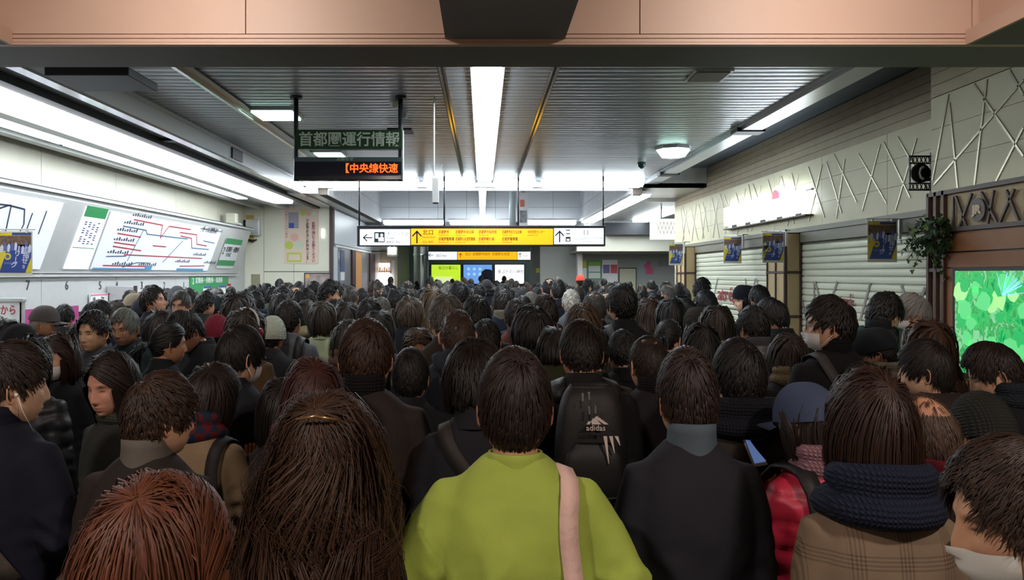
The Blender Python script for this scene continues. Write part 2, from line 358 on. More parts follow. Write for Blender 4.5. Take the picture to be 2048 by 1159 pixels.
# white notice stand at far left
e = empty('notice_stand', (-5.6, 8.9, 0), 'white notice board on a stand at the left edge, red price lettering', 'notice board')
b_ = box('board', -6.0, -5.46, 8.88, 8.92, 1.0, 1.58, M_white, e); box('top_bar', -6.02, -5.43, 8.86, 8.94, 1.57, 1.62, M_ltgrey, e, bevel=.01)
box('post', -5.48, -5.44, 8.88, 8.92, 0, 1.6, M_ltgrey, e); box('post', -6.02, -5.98, 8.88, 8.92, 0, 1.6, M_ltgrey, e); box('foot', -6.05, -5.4, 8.75, 9.05, 0, .04, M_ltgrey, e)
text('price', '¥3,000から', .13, (-5.98, 8.875, 1.47), (1,0,0), (0,0,1), M_redp, b_, sx=.75); text('wording', 'オトクなきっぷ', .07, (-5.96, 8.875, 1.34), (1,0,0), (0,0,1), M_greenp, b_, sx=.9)
box('rule', -5.96, -5.56, 8.872, 8.88, 1.24, 1.26, M_greenp, b_)
# small cream box on top of the casing
e = empty('speaker_box', (-6.2, 18.9, 3.1), 'small cream box standing on the end of the map casing', 'box')
p = px(464, 438, 18.6); box('box_body', p[0]-.12, p[0]+.12, 18.5, 18.7, p[2]-.1, p[2]+.14, M_cream, e, bevel=.01); box('foot', p[0]-.14, p[0]+.2, 18.45, 18.75, p[2]-.14, p[2]-.1, M_grey, e)
# ---- return wall facing the camera
rw = struct(box('wall_return', -6.52, -4.12, YR+.02, YR+.3, 0, 4.1, M_joint))
for a, b, z0, z1 in ((-6.5, -5.98, 0, 3.8), (-5.97, -5.16, 1.98, 3.8), (-5.15, -4.14, 1.98, 3.8), (-5.97, -5.16, 0, 1.96), (-5.15, -4.14, 0, 1.96)):
    box('wall_panel', a, b, YR, YR+.02, z0, z1, M_cream, rw)
box('wall_niche', -6.32, -6.08, YR-.01, YR, .9, 1.9, mat('khaki_niche', (150,146,120), .7), rw); box('corner_post', -4.18, -4.08, YR-.04, YR, 0, 3.76, M_maroon, rw)
e = empty('junction_box', (-6.2, YR, 2.8), 'grey electrical junction box with looping cables and yellow tape', 'electrical box')
p = px(508, 455, YR); bx = p[0]; bz = p[2]
box('enclosure', bx-.17, bx+.2, YR-.2, YR-.01, bz-.22, bz+.22, M_ltgrey, e, bevel=.015); box('cover', bx-.13, bx+.17, YR-.215, YR-.2, bz-.17, bz+.17, M_ltgrey, e, bevel=.01)
box('yellow_tape', bx-.22, bx, YR-.012, YR, bz+.22, bz+.34, mat('ochre_tape', (200,168,84), .6), e); box('yellow_tape', bx-.22, bx, YR-.012, YR, bz-.4, bz-.22, mat('ochre_tape'), e)
for k, dx in enumerate((0, .05)):
    MB().tube([(bx-.17,YR-.1,bz+.18-dx),(bx-.3+dx,YR-.1,bz+.2),(bx-.27+dx,YR-.1,bz-.02),(bx-.2,YR-.1,bz-.3),(bx-.02,YR-.08,bz-.4+dx),(bx+.1,YR-.08,bz-.33)], .018, 6).obj('cable', M_black, e, smooth=True)
# big pink poster
e = empty('pink_poster', (-5, YR, 1.9), 'tall pale pink poster with coloured circles on the cream return wall', 'poster')
X0, X1, Z1, Z0 = px(569,0,YR)[0], px(637,0,YR)[0], px(0,417,YR)[2], px(0,527,YR)[2]
bo = box('sheet', X0, X1, YR-.02, YR-.004, Z0, Z1, mat('pale_pink_paper', (226,206,188), .6), e)
def disc(name, cx, cz, r, Y, m, parent, t=.004, n=24):
    mb = MB(); mb.quadprism([(cx+r*math.cos(2*math.pi*k/n), Y, cz+r*math.sin(2*math.pi*k/n)) for k in range(n)], (0, -t, 0)); return mb.obj(name, m, parent)
M_lime = mat('lime_print', (190,206,90), .6); M_rose = mat('rose_print', (228,180,168), .6); M_mint = mat('mint_print', (200,216,196), .6)
for x_, y_, r, m_ in ((606,426,.075,M_lime),(617,427,.075,M_rose),(628,427,.07,M_mint),(589,474,.11,M_rose),(578,490,.11,M_lime),(599,490,.11,M_mint)):
    q = px(x_, y_, YR-.02); disc('circle', q[0], q[2], r, YR-.021, m_, bo)
q = px(587, 440, YR-.02); box('picture', q[0]-.14, q[0]+.14, YR-.025, YR-.02, q[2]-.22, q[2]+.22, mat('lilac_grey_print', (160,156,170), .6), bo)
q = px(583, 450, YR-.02); box('picture', q[0]-.07, q[0]+.07, YR-.028, YR-.025, q[2]-.08, q[2]+.06, M_bluep, bo)
q = px(589, 514, YR-.02); box('label_box', q[0]-.2, q[0]+.19, YR-.025, YR-.02, q[2]-.13, q[2]+.13, M_lime, bo); box('label_box', q[0]-.16, q[0]+.15, YR-.028, YR-.025, q[2]-.08, q[2]+.08, mat('pale_pink_paper'), bo)
def vtext(s, x_, y0, dy, size, m_, parent, Y, bold=.0):
    for k, ch in enumerate(s):
        q = px(x_, y0+dy*k, Y); text('character', ch, size, (q[0], Y-.003, q[2]), (1,0,0), (0,0,1), m_, parent, 'CENTER', bold=bold)
vtext('ひと駅乗り換えが一部便利に変わります。', 615, 440, 4.6, .075, mat('brown_ink', (110,90,84), .6), bo, YR-.022, .003)
vtext('武蔵野線にてお乗りください', 627, 447, 6.2, .09, mat('plum_ink', (160,80,110), .6), bo, YR-.022, .003)
vtext('お得なきっぷのご案内', 573, 424, 5.5, .06, mat('plum_ink'), bo, YR-.022)
e = empty('landscape_poster', (-4.6, YR, 1.7), 'wide framed poster low on the return wall behind the crowd', 'poster')
q0, q1 = px(609, 545, YR), px(664, 580, YR)
box('frame', q0[0], q1[0]-.02, YR-.05, YR-.01, q1[2]-.1, q0[2], M_dkgrey, e)
box('picture', q0[0]+.03, q1[0]-.05, YR-.06, YR-.05, q1[2]-.07, q0[2]-.03, mat('muted_photo_print', (168,150,150), .5, noise=.6, nscale=5), e)
disc('badge', q0[0]+.1, q0[2]-.1, .06, YR-.062, mat('orange_print', (226,170,90), .5), e)
e = empty('wall_lamp', (-4.3, YR, 3.0), 'small white lamp plate high on the return wall', 'lamp'); q = px(646, 466, YR); box('lens', q[0]-.035, q[0]+.035, YR-.04, YR-.01, q[2]-.13, q[2]+.12, mat('small_white_lamp', (255,255,255), .4, emit=2.5), e, bevel=.01)
# ================================================================ LEFT storefront beyond the return wall
wl2 = struct(box('wall_storefront', -4.45, -4.15, YR+.3, 33, 0, 3.75, M_grey))
XS = -4.1
for (xa, xb, y0, y1, m_, nm) in ((668,716,404,462,M_white,'header_panel'),):
    a0 = pxw(xa, 404, XS); a1 = pxw(xb, 0, XS)
    box(nm, XS-.03, XS, a0[1]+.1, 27.4, 2.75, 3.68, mat('pale_blue_panel', (206,214,222), .4), wl2)
    box('header_rail', XS-.03, XS+.04, a0[1]+.1, 27.4, 2.66, 2.72, M_white, wl2)
for xa, xb, m_, nm in ((668,676,mat('pale_blue_panel'),'door_jamb'),(677,690,mat('grey_door_glass', (120,124,128), .15, .2),'door_leaf'),(690,702,mat('grey_door_metal', (136,138,140), .35, .5),'door_leaf'),(702,709,M_maroon,'door_post'),(709,724,mat('orange_wood', (212,150,90), .5),'wood_leaf'),(724,738,mat('grey_door_metal'),'door_leaf'),(738,748,M_maroon,'door_post')):
    a0 = pxw(xa, 0, XS)[1]; a1 = pxw(xb, 0, XS)[1]
    box(nm, XS-.05, XS+(.05 if 'post' in nm else 0), a0, a1-.02, 0, 2.66, m_, wl2)
e = empty('blue_poster', (XS, 21.5, 2), 'tall blue poster on the glass door beside the return wall', 'poster')
q0 = pxw(681, 493, XS+.01); q1 = pxw(689, 540, XS+.01); box('sheet', XS+.005, XS+.012, q0[1], q1[1], 1.98, 2.6, mat('navy_photo_print', (70,86,130), .5, noise=.5, nscale=6), e)
box('note', XS+.005, XS+.014, q0[1], q1[1], 1.72, 1.96, M_white, e)
# kiosk further on
kw = struct(box('wall_kiosk', -5.2, -3.9, 33, 33.3, 0, 3.7, mat('khaki_wall', (150,150,134), .6)))
struct(box('wall_kiosk_side', -4.5, -4.2, 33.3, 43, 0, 3.7, mat('khaki_wall')))
e = empty('kiosk', (-4.6, 29, 0), 'brightly lit kiosk with pink and white goods left of the glass column', 'kiosk')
KY = 30.0
q0 = px(750, 515, KY); q1 = px(783, 560, KY)
box('back_panel', q0[0], q1[0]+.2, KY+.3, KY+.35, 0, 2.9, mat('khaki_wall'), e)
box('lit_shelf', q0[0]+.05, q1[0]-.1, KY, KY+.3, 1.3, 2.35, mat('kiosk_glow', (255,226,214), .5, emit=1.5, ecol=(255,222,206), noise=0), e)
box('shelf', q0[0], q1[0], KY-.05, KY+.3, 1.98, 2.03, mat('grey_brown_shelf', (140,110,104), .5), e)
for k in range(6): box('goods', q0[0]+.08+k*.09, q0[0]+.14+k*.09, KY-.04, KY, 2.03, 2.13+.05*(k%2), (M_rose, mat('orange_print'), M_white)[k%3], e)
box('lit_counter', q0[0]+.05, q1[0], KY-.3, KY-.02, 1.2, 1.92, mat('kiosk_white', (255,250,250), .5, emit=2.2), e)
box('door_frame', q1[0]+.02, q1[0]+.13, KY-.1, KY, 0, 2.45, M_white, e)
e = empty('kiosk_sign', (-3.6, 29, 3), 'small glowing white wall sign above the kiosk', 'sign')
q = px(784, 502, 28.); text('lettering', '売店', .3, (q[0], 28., q[2]), (1,0,0), (0,0,1), mat('white_sign_glow', (255,255,255), .5, emit=3), e, 'CENTER', sx=.55, bold=.012, ext=.02)
box('mount', q[0]-.2, q[0]+.2, 28.03, 28.1, q[2]-.2, q[2]+.2, mat('khaki_wall'), e)
box('bracket', -4.2, q[0], 28.06, 28.1, q[2]-.02, q[2]+.02, M_dkgrey, e)
# glass column
e = empty('steel_column', (-3.2, 34, 0), 'shiny steel clad column left of the advertising screens', 'column')
q = px(842, 540, 34); MB().cyl((q[0], 34, 0), .33, 3.7, n=28).obj('cladding', mat('brushed_steel', (190,196,190), .25, .8), e, smooth=False)
MB().cyl((q[0], 34, 2.75), .36, .08, n=28).obj('collar', M_chrome, e)
# ================================================================ LIGHT WELL in the middle
WY = 26.3
ww = struct(box('wall_well_back', -3.6, 3.5, WY+.02, WY+.2, 3.66, 5.4, M_joint))
for i in range(7):
    for j in range(3):
        a = -3.58+i*1.01; box('wall_tile', a, a+1.0, WY, WY+.02, 3.7+j*.55, 3.7+j*.55+.54, M_tile, ww)
for X, nm in ((-3.62, 'wall_well_left'), (3.52, 'wall_well_right')):
    ws = struct(box(nm, X-.1, X+.1, 17.0, WY, 3.7, 5.4, M_joint)); sgn = 1 if X < 0 else -1
    for i in range(9):
        for j in range(3): box('wall_tile', X+sgn*.1-.01, X+sgn*.1+.01, 17.05+i*1.03, 18.07+i*1.03, 3.7+j*.55, 3.7+j*.55+.54, M_tile, ws)
struct(box('ceiling_well', -3.7, 3.6, 16.9, WY+.3, 5.4, 5.5, M_ltgrey))
struct(box('trim_11', -4.1, 5.3, 16.9, 17.05, 3.86, 5.4, M_ltgrey))
struct(box('ceiling_right', 3.62, 8, 19.5, 34, 3.78, 3.9, M_ltgrey)); struct(box('ceiling_right_near', 3.62, 5.3, 16.9, 19.5, 3.86, 3.95, M_ltgrey))
struct(box('ceiling_left', -4.4, -3.72, 16.9, 34, 3.72, 3.9, M_ltgrey))
struct(box('ceiling_far', -5.5, 8, WY+.2, 46, 3.6, 3.8, mat('far_ceiling_panel', (170,176,176), .5)))
struct(box('trim_12', -3.6, 3.5, 25.9, 26.28, 3.56, 3.7, M_dkgrey))
# ================================================================ LIGHTS (fixtures)
e = empty('light_strip', (.07, 12, CEIL), 'wide glaring fluorescent light strip running down the middle of the ceiling', 'light')
box('housing', -.12, .22, 5.9, 16.3, CEIL-.06, CEIL-.0, M_white, e)
yy = 5.95
while yy < 16.2:
    box('diffuser', -.09, .19, yy, min(yy+1.27, 16.28), CEIL-.10, CEIL-.06, M_tube, e, bevel=.01); yy += 1.285
e = empty('light_strip', (0, 20, CEIL), 'narrow end of the central light strip crossing the light well', 'light')
box('housing', -.09, .09, 16.95, 26.0, CEIL-.02, CEIL+.05, M_white, e)
for k in range(7): box('tube', -.08, .08, 16.98+k*1.28, 16.98+k*1.28+1.25, CEIL-.09, CEIL-.02, M_tube, e, bevel=.02)
for k in (18.5, 23.5): box('hanger', -.01, .01, k, k+.02, CEIL+.05, 5.4, M_ltgrey, e)
segs = ((-3.95, -1.42), (-1.30, -.16), (.24, 1.17), (1.30, 3.56))
for i, (a, b) in enumerate(segs):
    e = empty('cross_light', ((a+b)/2, 16.45, 3.9), ('glaring cross light under the departure board, leftmost of the ceiling end row', 'short cross light just left of the central strip', 'short cross light just right of the central strip', 'long cross light at the right end of the ceiling end row')[i], 'light')
    box('housing', a, b, 16.4, 16.88, 3.93, 4.0, M_white, e); box('diffuser', a+.03, b-.03, 16.35, 16.86, 3.84, 3.93, M_row, e, bevel=.03)
e = empty('edge_light', (0, 17.5, 3.88), 'thin white light line spanning the light well behind the cross lights', 'light')
box('tube', -3.5, 3.42, 17.55, 17.6, 3.862, 3.892, mat('thin_light', (255,255,255), .5, emit=4), e); box('housing', -3.5, 3.42, 17.6, 17.64, 3.86, 3.92, M_white, e)
for i, (xa, xb) in enumerate(((766,890),(898,1026),(1052,1153))):
    a = px(xa, 0, 25.8)[0]; b = px(xb, 0, 25.8)[0]
    e = empty('far_cross_light', ((a+b)/2, 25.8, 3.7), ('left', 'middle', 'right')[i]+'most long light over the yellow direction sign' if i != 1 else 'middle long light over the yellow direction sign', 'light')
    box('diffuser', a+.04, b-.04, 25.6, 25.88, 3.60, 3.74, M_row, e, bevel=.04); box('housing', a, b, 25.6, 25.88, 3.74, 3.8, M_white, e)
e = empty('side_light', (3.55, 21, 3.8), 'bright slanting light line at the right of the light well', 'light')
box('housing', 3.38, 3.9, 17.2, 26.5, 3.74, 3.80, M_white, e)
for k in range(7): box('diffuser', 3.42, 3.62, 17.25+k*1.3, 18.5+k*1.3, 3.68, 3.74, M_row, e, bevel=.02)
for k in range(7): box('diffuser', 3.7, 3.86, 17.25+k*1.3, 18.5+k*1.3, 3.68, 3.74, M_side, e, bevel=.02)
e = empty('far_side_light', (5.4, 23, 3.8), 'short bright light line beyond the end of the shop wall', 'light'); box('diffuser', 5.2, 5.7, 22, 26, 3.70, 3.77, M_row, e, bevel=.02)
# square lamps
for i, (x0, x1, y0, y1) in enumerate(((-2.92,-2.42,9.45,9.98),(-2.86,-2.42,12.72,13.25))):
    e = empty('square_lamp', ((x0+x1)/2, (y0+y1)/2, CEIL), ('greenish white square ceiling lamp left of the departure board post', 'greenish white square ceiling lamp seen through the departure board gap')[i], 'lamp')
    box('frame', x0-.03, x1+.03, y0-.03, y1+.03, CEIL-.04, CEIL, M_ltgrey, e); box('lens', x0, x1, y0, y1, CEIL-.06, CEIL-.04, M_green_light, e)
e = empty('dome_lamp', (3.15, 12.4, CEIL), 'greenish white faceted ceiling lamp at the right', 'lamp')
MB().cyl((3.15, 12.4, CEIL-.05), .30, .05, n=8).obj('base', M_ltgrey, e); MB().cyl((3.15, 12.4, CEIL-.16), .2, .11, n=8, r2=.28).obj('lens', M_green_light, e)
e = empty('dome_camera', (2.9, 13.8, CEIL), 'glossy dark dome security camera on the right of the ceiling', 'camera')
q = px(1283, 318, 13.6)
MB().cyl((q[0], 13.6, CEIL-.07), .07, .07, n=16).obj('base', M_ltgrey, e); MB().tube([(q[0],13.6,CEIL-.07),(q[0],13.6,CEIL-.11),(q[0],13.6,CEIL-.16),(q[0],13.6,CEIL-.19)], [.075,.075,.055,.01], 16).obj('dome', mat('smoked_dome', (40,70,64), .08, .3), e, smooth=True)
e = empty('ceiling_hatch', (2.4, 7.9, CEIL), 'brown square hatch in the ceiling at upper right', 'hatch'); box('frame', 2.18, 2.58, 7.68, 8.12, CEIL-.02, CEIL+.0, M_ltgrey, e); box('cover', 2.21, 2.55, 7.71, 8.09, CEIL-.03, CEIL-.02, mat('brown_hatch', (120,108,88), .6), e)
for i, (x_, y_, r, c_) in enumerate(((790,210,.07,'cream'),(808,231,.06,'grey'))):
    Yq = 2.05*FPX/(VY-y_); X = (x_-VX)/FPX*Yq
    e = empty('smoke_detector', (X, Yq, CEIL), '%s smoke detector beside the right post of the departure board' % c_, 'detector')
    MB().cyl((X, Yq, CEIL-.02), r, .02, n=16).obj('base', M_ltgrey, e); MB().cyl((X, Yq, CEIL-.09), r*.6, .07, n=16, r2=r*.95).obj('cap', M_cream if i == 0 else M_grey, e)
X = (800-VX)/FPX*10.5; e = empty('ceiling_plate', (X, 10.5, CEIL), 'flat grey plate hanging behind the right post of the departure board', 'plate'); box('plate', X-.17, X+.17, 10.4, 10.75, 3.9, 3.93, M_dkgrey, e); box('hanger', X-.01, X+.01, 10.55, 10.57, 3.93, 4.0, M_dkgrey, e)
# hanging antenna
e = empty('hanging_aerial', (-.56, 8.8, 2.7), 'slim white device hanging on a rod left of the central light strip', 'aerial')
q = px(868, 190, 8.8); MB().cyl((q[0], 8.8, 3.05), .010, .95, n=8).obj('rod', M_white, e); q = px(871, 380, 8.8)
box('device', q[0]-.038, q[0]+.038, 8.76, 8.84, q[2]-.15, q[2]+.14, M_white, e, bevel=.008); box('cap_plate', q[0]-.03, q[0]+.03, 8.77, 8.83, q[2]-.158, q[2]-.15, M_dkgrey, e)
MB().tube([(q[0]-.08,8.8,q[2]+.3),(q[0],8.8,q[2]+.14)], .003, 6).obj('stay', M_white, e); MB().tube([(q[0]+.08,8.8,q[2]+.3),(q[0],8.8,q[2]+.14)], .003, 6).obj('stay', M_white, e)
# ================================================================ SIGNS
M_signwhite = mat('lit_white_sign', (245,248,252), .4, emit=1.0, ecol=(240,246,255))
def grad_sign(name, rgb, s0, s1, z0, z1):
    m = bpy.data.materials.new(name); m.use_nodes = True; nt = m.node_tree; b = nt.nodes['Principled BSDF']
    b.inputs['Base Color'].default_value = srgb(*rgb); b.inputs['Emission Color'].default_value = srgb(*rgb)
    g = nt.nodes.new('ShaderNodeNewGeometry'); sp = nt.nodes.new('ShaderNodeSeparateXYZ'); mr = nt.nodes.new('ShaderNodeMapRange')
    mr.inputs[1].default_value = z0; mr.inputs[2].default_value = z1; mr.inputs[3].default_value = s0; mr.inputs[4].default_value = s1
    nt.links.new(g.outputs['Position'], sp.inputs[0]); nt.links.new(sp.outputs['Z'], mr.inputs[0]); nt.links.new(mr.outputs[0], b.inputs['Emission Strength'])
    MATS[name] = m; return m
SY = 16.0
e = empty('direction_sign', (0, SY, 2.5), 'long lit direction sign with a yellow middle and white ends, hanging over the crowd', 'sign')
X0, X1 = px(714,0,SY)[0], px(1211,0,SY)[0]; Z0, Z1 = px(0,492,SY)[2], px(0,451,SY)[2]
box('casing', X0, X1, SY, SY+.2, Z0, Z1, M_dkgrey, e, bevel=.01)
def sface(nm, xa, xb, m_, off=.012, ya=457, yb=489): return box(nm, px(xa,0,SY)[0], px(xb,0,SY)[0], SY-off, SY, px(0,yb,SY)[2], px(0,ya,SY)[2], m_, e)
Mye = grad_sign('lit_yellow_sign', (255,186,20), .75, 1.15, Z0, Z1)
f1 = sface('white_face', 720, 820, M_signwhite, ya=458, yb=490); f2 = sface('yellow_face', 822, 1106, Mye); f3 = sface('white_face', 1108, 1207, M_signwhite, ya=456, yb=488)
def stext(s, x_, y_, size, m_, parent, sx=1., bold=0, align='LEFT'):
    q = px(x_, y_, SY-.014); return text('lettering', s, size, q, (1,0,0), (0,0,1), m_, parent, align, sx, bold=bold)
M_dimink = mat('sign_ink', (70,72,80), .6); M_brink = mat('brown_sign_ink', (120,84,30), .6)
def arrow(parent, cx, cz, s, d, m_, Y):
    mb = MB()
    R = {'up': ((1,0),(0,1)), 'left': ((0,1),(-1,0))}[d]
    def T(u, v): return (cx+(u*R[0][0]+v*R[1][0])*s, Y, cz+(u*R[0][1]+v*R[1][1])*s)
    mb.bar(T(0,-1), T(0,1), .22*s, .004, (0,-1,0)); mb.bar(T(-.75,.15), T(.05,1), .22*s, .004, (0,-1,0)); mb.bar(T(.75,.15), T(-.05,1), .22*s, .004, (0,-1,0)); return mb.obj('arrow', m_, parent)
q = px(736, 475, SY); arrow(f1, q[0], q[2], .1, 'left', M_ink, SY-.014)
q = px(759, 474, SY); box('pictogram', q[0]-.11, q[0]+.11, SY-.018, SY-.012, q[2]-.11, q[2]+.11, mat('picto_green', (50,70,70), .6), f1)
box('pictogram_machine', q[0]-.085, q[0]-.02, SY-.021, SY-.018, q[2]-.03, q[2]+.08, M_signwhite, f1); disc('pictogram_head', q[0]+.05, q[2]+.045, .03, SY-.019, M_signwhite, f1)
MB().quadprism([(q[0]-.02,SY-.019,q[2]-.09),(q[0]+.095,SY-.019,q[2]-.09),(q[0]+.09,SY-.019,q[2]-.0),(q[0]+.03,SY-.019,q[2]+.01),(q[0]-.02,SY-.019,q[2]-.02)], (0,-.003,0)).obj('pictogram_body', M_signwhite, f1)
stext('きっぷうりば', 773, 468, .085, M_dimink, f1, .9); stext('Tickets', 773, 476, .06, M_dimink, f1); stext('售票处  매표소', 773, 484, .055, M_dimink, f1)
q = px(834, 474, SY); arrow(f2, q[0], q[2], .13, 'up', M_ink, SY-.014)
stext('北口', 845, 465, .12, M_brink, f2, bold=.002); stext('North Exit', 845, 474, .06, M_brink, f2); stext('北口 북쪽', 845, 484, .055, M_brink, f2)
for s, x_, y_ in (('武蔵野市', 877, 464), ('武蔵野中央公園', 911, 464), ('武蔵野市役所前', 957, 464), ('武蔵野市民文化会館', 1004, 464), ('中央市民センター', 1055, 464), ('武蔵野警察署', 877, 478), ('武蔵野公会堂図書館', 911, 478), ('武蔵野郵便局', 957, 478), ('武蔵野警察署', 1004, 478)):
    stext(s, x_, y_, .078, M_brink, f2, .6 if len(s) > 7 else .72, bold=.001); stext('Musashino City', x_, y_+6, .035, M_brink, f2)
q = px(1119, 473, SY); arrow(f3, q[0], q[2], .12, 'up', M_ink, SY-.014)
q = px(1136, 0, SY)
for y_, h_ in ((460,.02),(467,.02)): z_ = px(0,y_,SY)[2]; box('pictogram_bar', q[0]-.045, q[0]+.045, SY-.018, SY-.012, z_-h_/2, z_+h_/2, M_ink, f3)
z_ = px(0,478,SY)[2]; box('pictogram', q[0]-.05, q[0]+.05, SY-.018, SY-.012, z_-.05, z_+.05, M_ink, f3); box('pictogram_inner', q[0]-.03, q[0]+.03, SY-.021, SY-.018, z_-.035, z_+.01, M_signwhite, f3)
stext('バスのりば', 1145, 478, .05, M_dimink, f3); stext('[ ]', 1167, 464, .11, M_ink, f3); stext('タクシーのりば', 1168, 476, .055, M_dimink, f3); stext('Taxi stand', 1168, 483, .04, M_dimink, f3)
for x_ in (717, 888, 1037, 1208):
    X = px(x_,0,SY)[0]; MB().cyl((X, SY+.1, Z1), .018, CEIL-Z1, n=10).obj('hanging_rod', M_dkgrey, e, smooth=True)
e = empty('direction_sign', (0, 32, 2.5), 'smaller lit yellow direction sign farther off under the big one', 'sign')
def fs(nm, xa, xb, m_): return box(nm, px(xa,0,32)[0], px(xb,0,32)[0], 31.97, 32, px(0,519,32)[2], px(0,503,32)[2], m_, e)
box('casing', px(855,0,32)[0], px(1064,0,32)[0], 32, 32.2, px(0,521,32)[2], px(0,501,32)[2], M_dkgrey, e)
g1_ = fs('white_face', 857, 914, M_signwhite); g2_ = fs('yellow_face', 915, 1034, mat('far_yellow_sign', (255,186,20), .5, emit=.95)); g3_ = fs('white_face', 1035, 1062, M_signwhite)
q = px(862, 510, 32); arrow(g1_, q[0], q[2], .1, 'left', M_ink, 31.965); q = px(921, 511, 32); arrow(g2_, q[0], q[2], .1, 'up', M_ink, 31.965); q = px(1040, 510, 32); arrow(g3_, q[0], q[2], .1, 'up', M_ink, 31.965)
text('lettering', '出口 Exit', .12, px(872, 511, 31.96), (1,0,0), (0,0,1), M_ink, g1_); text('lettering', '北口  武蔵野市役所  武蔵野公会堂', .14, px(930, 508, 31.96), (1,0,0), (0,0,1), M_brink, g2_, sx=.9); text('lettering', 'バス', .12, px(1045, 511, 31.96), (1,0,0), (0,0,1), M_ink, g3_)
for x_ in (858, 1060): MB().cyl((px(x_,0,32)[0], 32.1, 2.9), .02, .7, n=8).obj('hanging_rod', M_dkgrey, e)
# departure board
DY = 8.8
e = empty('departure_board', (-1.6, DY, 3.0), 'hanging black board with orange characters under a green title board', 'sign')
M_bglass = mat('dark_board', (30,36,44), .15); M_dgreen = mat('green_title_board', (40,66,44), .25)
def db(nm, xa, xb, ya, yb, m_, t0=0, t1=.14, par=None, bv=0): return box(nm, px(xa,0,DY)[0], px(xb,0,DY)[0], DY+t0, DY+t1, px(0,yb,DY)[2], px(0,ya,DY)[2], m_, par or e, bv)
g = db('title_board', 592, 804, 259, 298, M_dgreen, 0, .08); l = db('led_case', 587, 804, 315, 360, M_bglass, bv=.01)
db('led_header', 590, 803, 314, 323, mat('grey_green_header', (64,78,78), .4), -.004, 0, l); db('screen_window', 592, 799, 324, 351, mat('led_window', (22,26,38), .2), -.006, 0, l); db('side_edge', 803, 806, 259, 360, M_ltgrey, .02, .1)
text('lettering', '首都圏運行情報', .178, px(597, 280, DY-.004), (1,0,0), (0,0,1), mat('pale_lettering', (176,190,170), .5), g, bold=.003, sx=.955)
text('lettering', 'お知らせ', .05, px(673, 318, DY-.006), (1,0,0), (0,0,1), mat('pale_lettering'), l)
text('led_lettering', '【中央線快速', .118, px(679, 337.5, DY-.009), (1,0,0), (0,0,1), mat('orange_led', (255,100,40), .5, emit=2.2, ecol=(255,80,24)), l, sx=.97, bold=.002)
for x_ in (590, 800):
    X = px(x_,0,DY)[0]; z_ = px(0,259,DY)[2]; MB().cyl((X, DY+.05, 3.0), .028, 1.0, n=12).obj('post', M_dkgrey, e, smooth=True); MB().cyl((X, DY+.05, CEIL-.03), .07, .03, n=16).obj('flange', M_dkgrey, e)
# hanging banner at the light well
e = empty('hanging_banner', (1.1, 21, 3), 'narrow white hanging banner with a red patch right of the light strip end', 'banner')
q0 = px(1036, 385, 21); q1 = px(1056, 452, 21); box('sheet', q0[0], q1[0], 21, 21.02, q1[2], q0[2], mat('banner_white', (214,216,220), .5), e); box('red_patch', q0[0]+.06, q0[0]+.17, 20.99, 21, q0[2]-.4, q0[2]-.2, mat('coral_print', (214,110,90), .5), e); box('picture', q0[0]+.05, q1[0]-.04, 20.99, 21, q1[2]+.1, q0[2]-.5, mat('dim_photo', (130,130,140), .5, noise=.5, nscale=8), e)
MB().cyl(((q0[0]+q1[0])/2, 21.01, q0[2]), .012, 5.4-q0[2], n=8).obj('hanging_rod', M_dkgrey, e)
e = empty('duct_pipe', (.85, 24, 3), 'pale vertical pipe left of the hanging banner', 'pipe'); q = px(1025, 0, 24); MB().cyl((q[0], 24, 3.4), .11, 2, n=16).obj('pipe', mat('pale_pipe', (190,204,210), .3), e, smooth=True)
# ================================================================ FAR END
fw = struct(box('wall_far', -8, 3.2, 44, 44.2, 0, 3.7, mat('far_green_wall', (122,150,140), .6)))
for i, (xa, xb, m_, lb) in enumerate(((863,921,mat('ad_lime', (206,240,60), .4, emit=.9, ecol=(200,240,50)),'lime green advertising screen, leftmost of three at the far end'),(927,984,mat('ad_blue', (110,160,230), .4, emit=.9),'blue advertising screen with a dark head, middle of three at the far end'),(990,1048,mat('ad_white', (250,252,255), .4, emit=1.1),'white advertising screen with small dark characters, rightmost of three'))):
    e = empty('advertising_screen', (px(xa,0,43.9)[0], 43.9, 1.6), lb, 'screen')
    X0, X1 = px(xa,0,43.9)[0], px(xb,0,43.9)[0]; z1 = px(0,529,43.9)[2]
    box('frame', X0-.05, X1+.05, 43.9, 44, 1.3, z1+.05, M_dkgrey, e); f = box('face', X0, X1, 43.87, 43.9, 1.35, z1, m_, e)
    if i == 0: text('lettering', '毎日の暮らし', .22, (X0+.4, 43.86, z1-.2), (1,0,0), (0,0,1), M_bluep, f, sx=.9); box('pale_patch', X0+.2, X1-.5, 43.86, 43.87, 1.4, 1.75, mat('pale_lime', (236,250,190), .5, emit=.8), f)
    if i == 1:
        for k in range(6): disc('dot', X0+.3+(k%3)*.33, z1-.25-(k//3)*.3, .09, 43.868, mat('pale_cyan', (170,220,250), .4, emit=.8), f, n=10)
        MB().quadprism([(X1-.62,43.868,1.4),(X1-.66,43.868,1.75),(X1-.6,43.868,2.05),(X1-.4,43.868,2.2),(X1-.1,43.868,2.18),(X1,43.868,2.1),(X1,43.868,1.4)], (0,-.01,0)).obj('portrait_head', mat('navy_silhouette', (44,46,80), .5), f)
    if i == 2: text('lettering', '食はかの川神社', .26, (X0+.15, 43.86, z1-.42), (1,0,0), (0,0,1), M_ink, f, sx=.85)
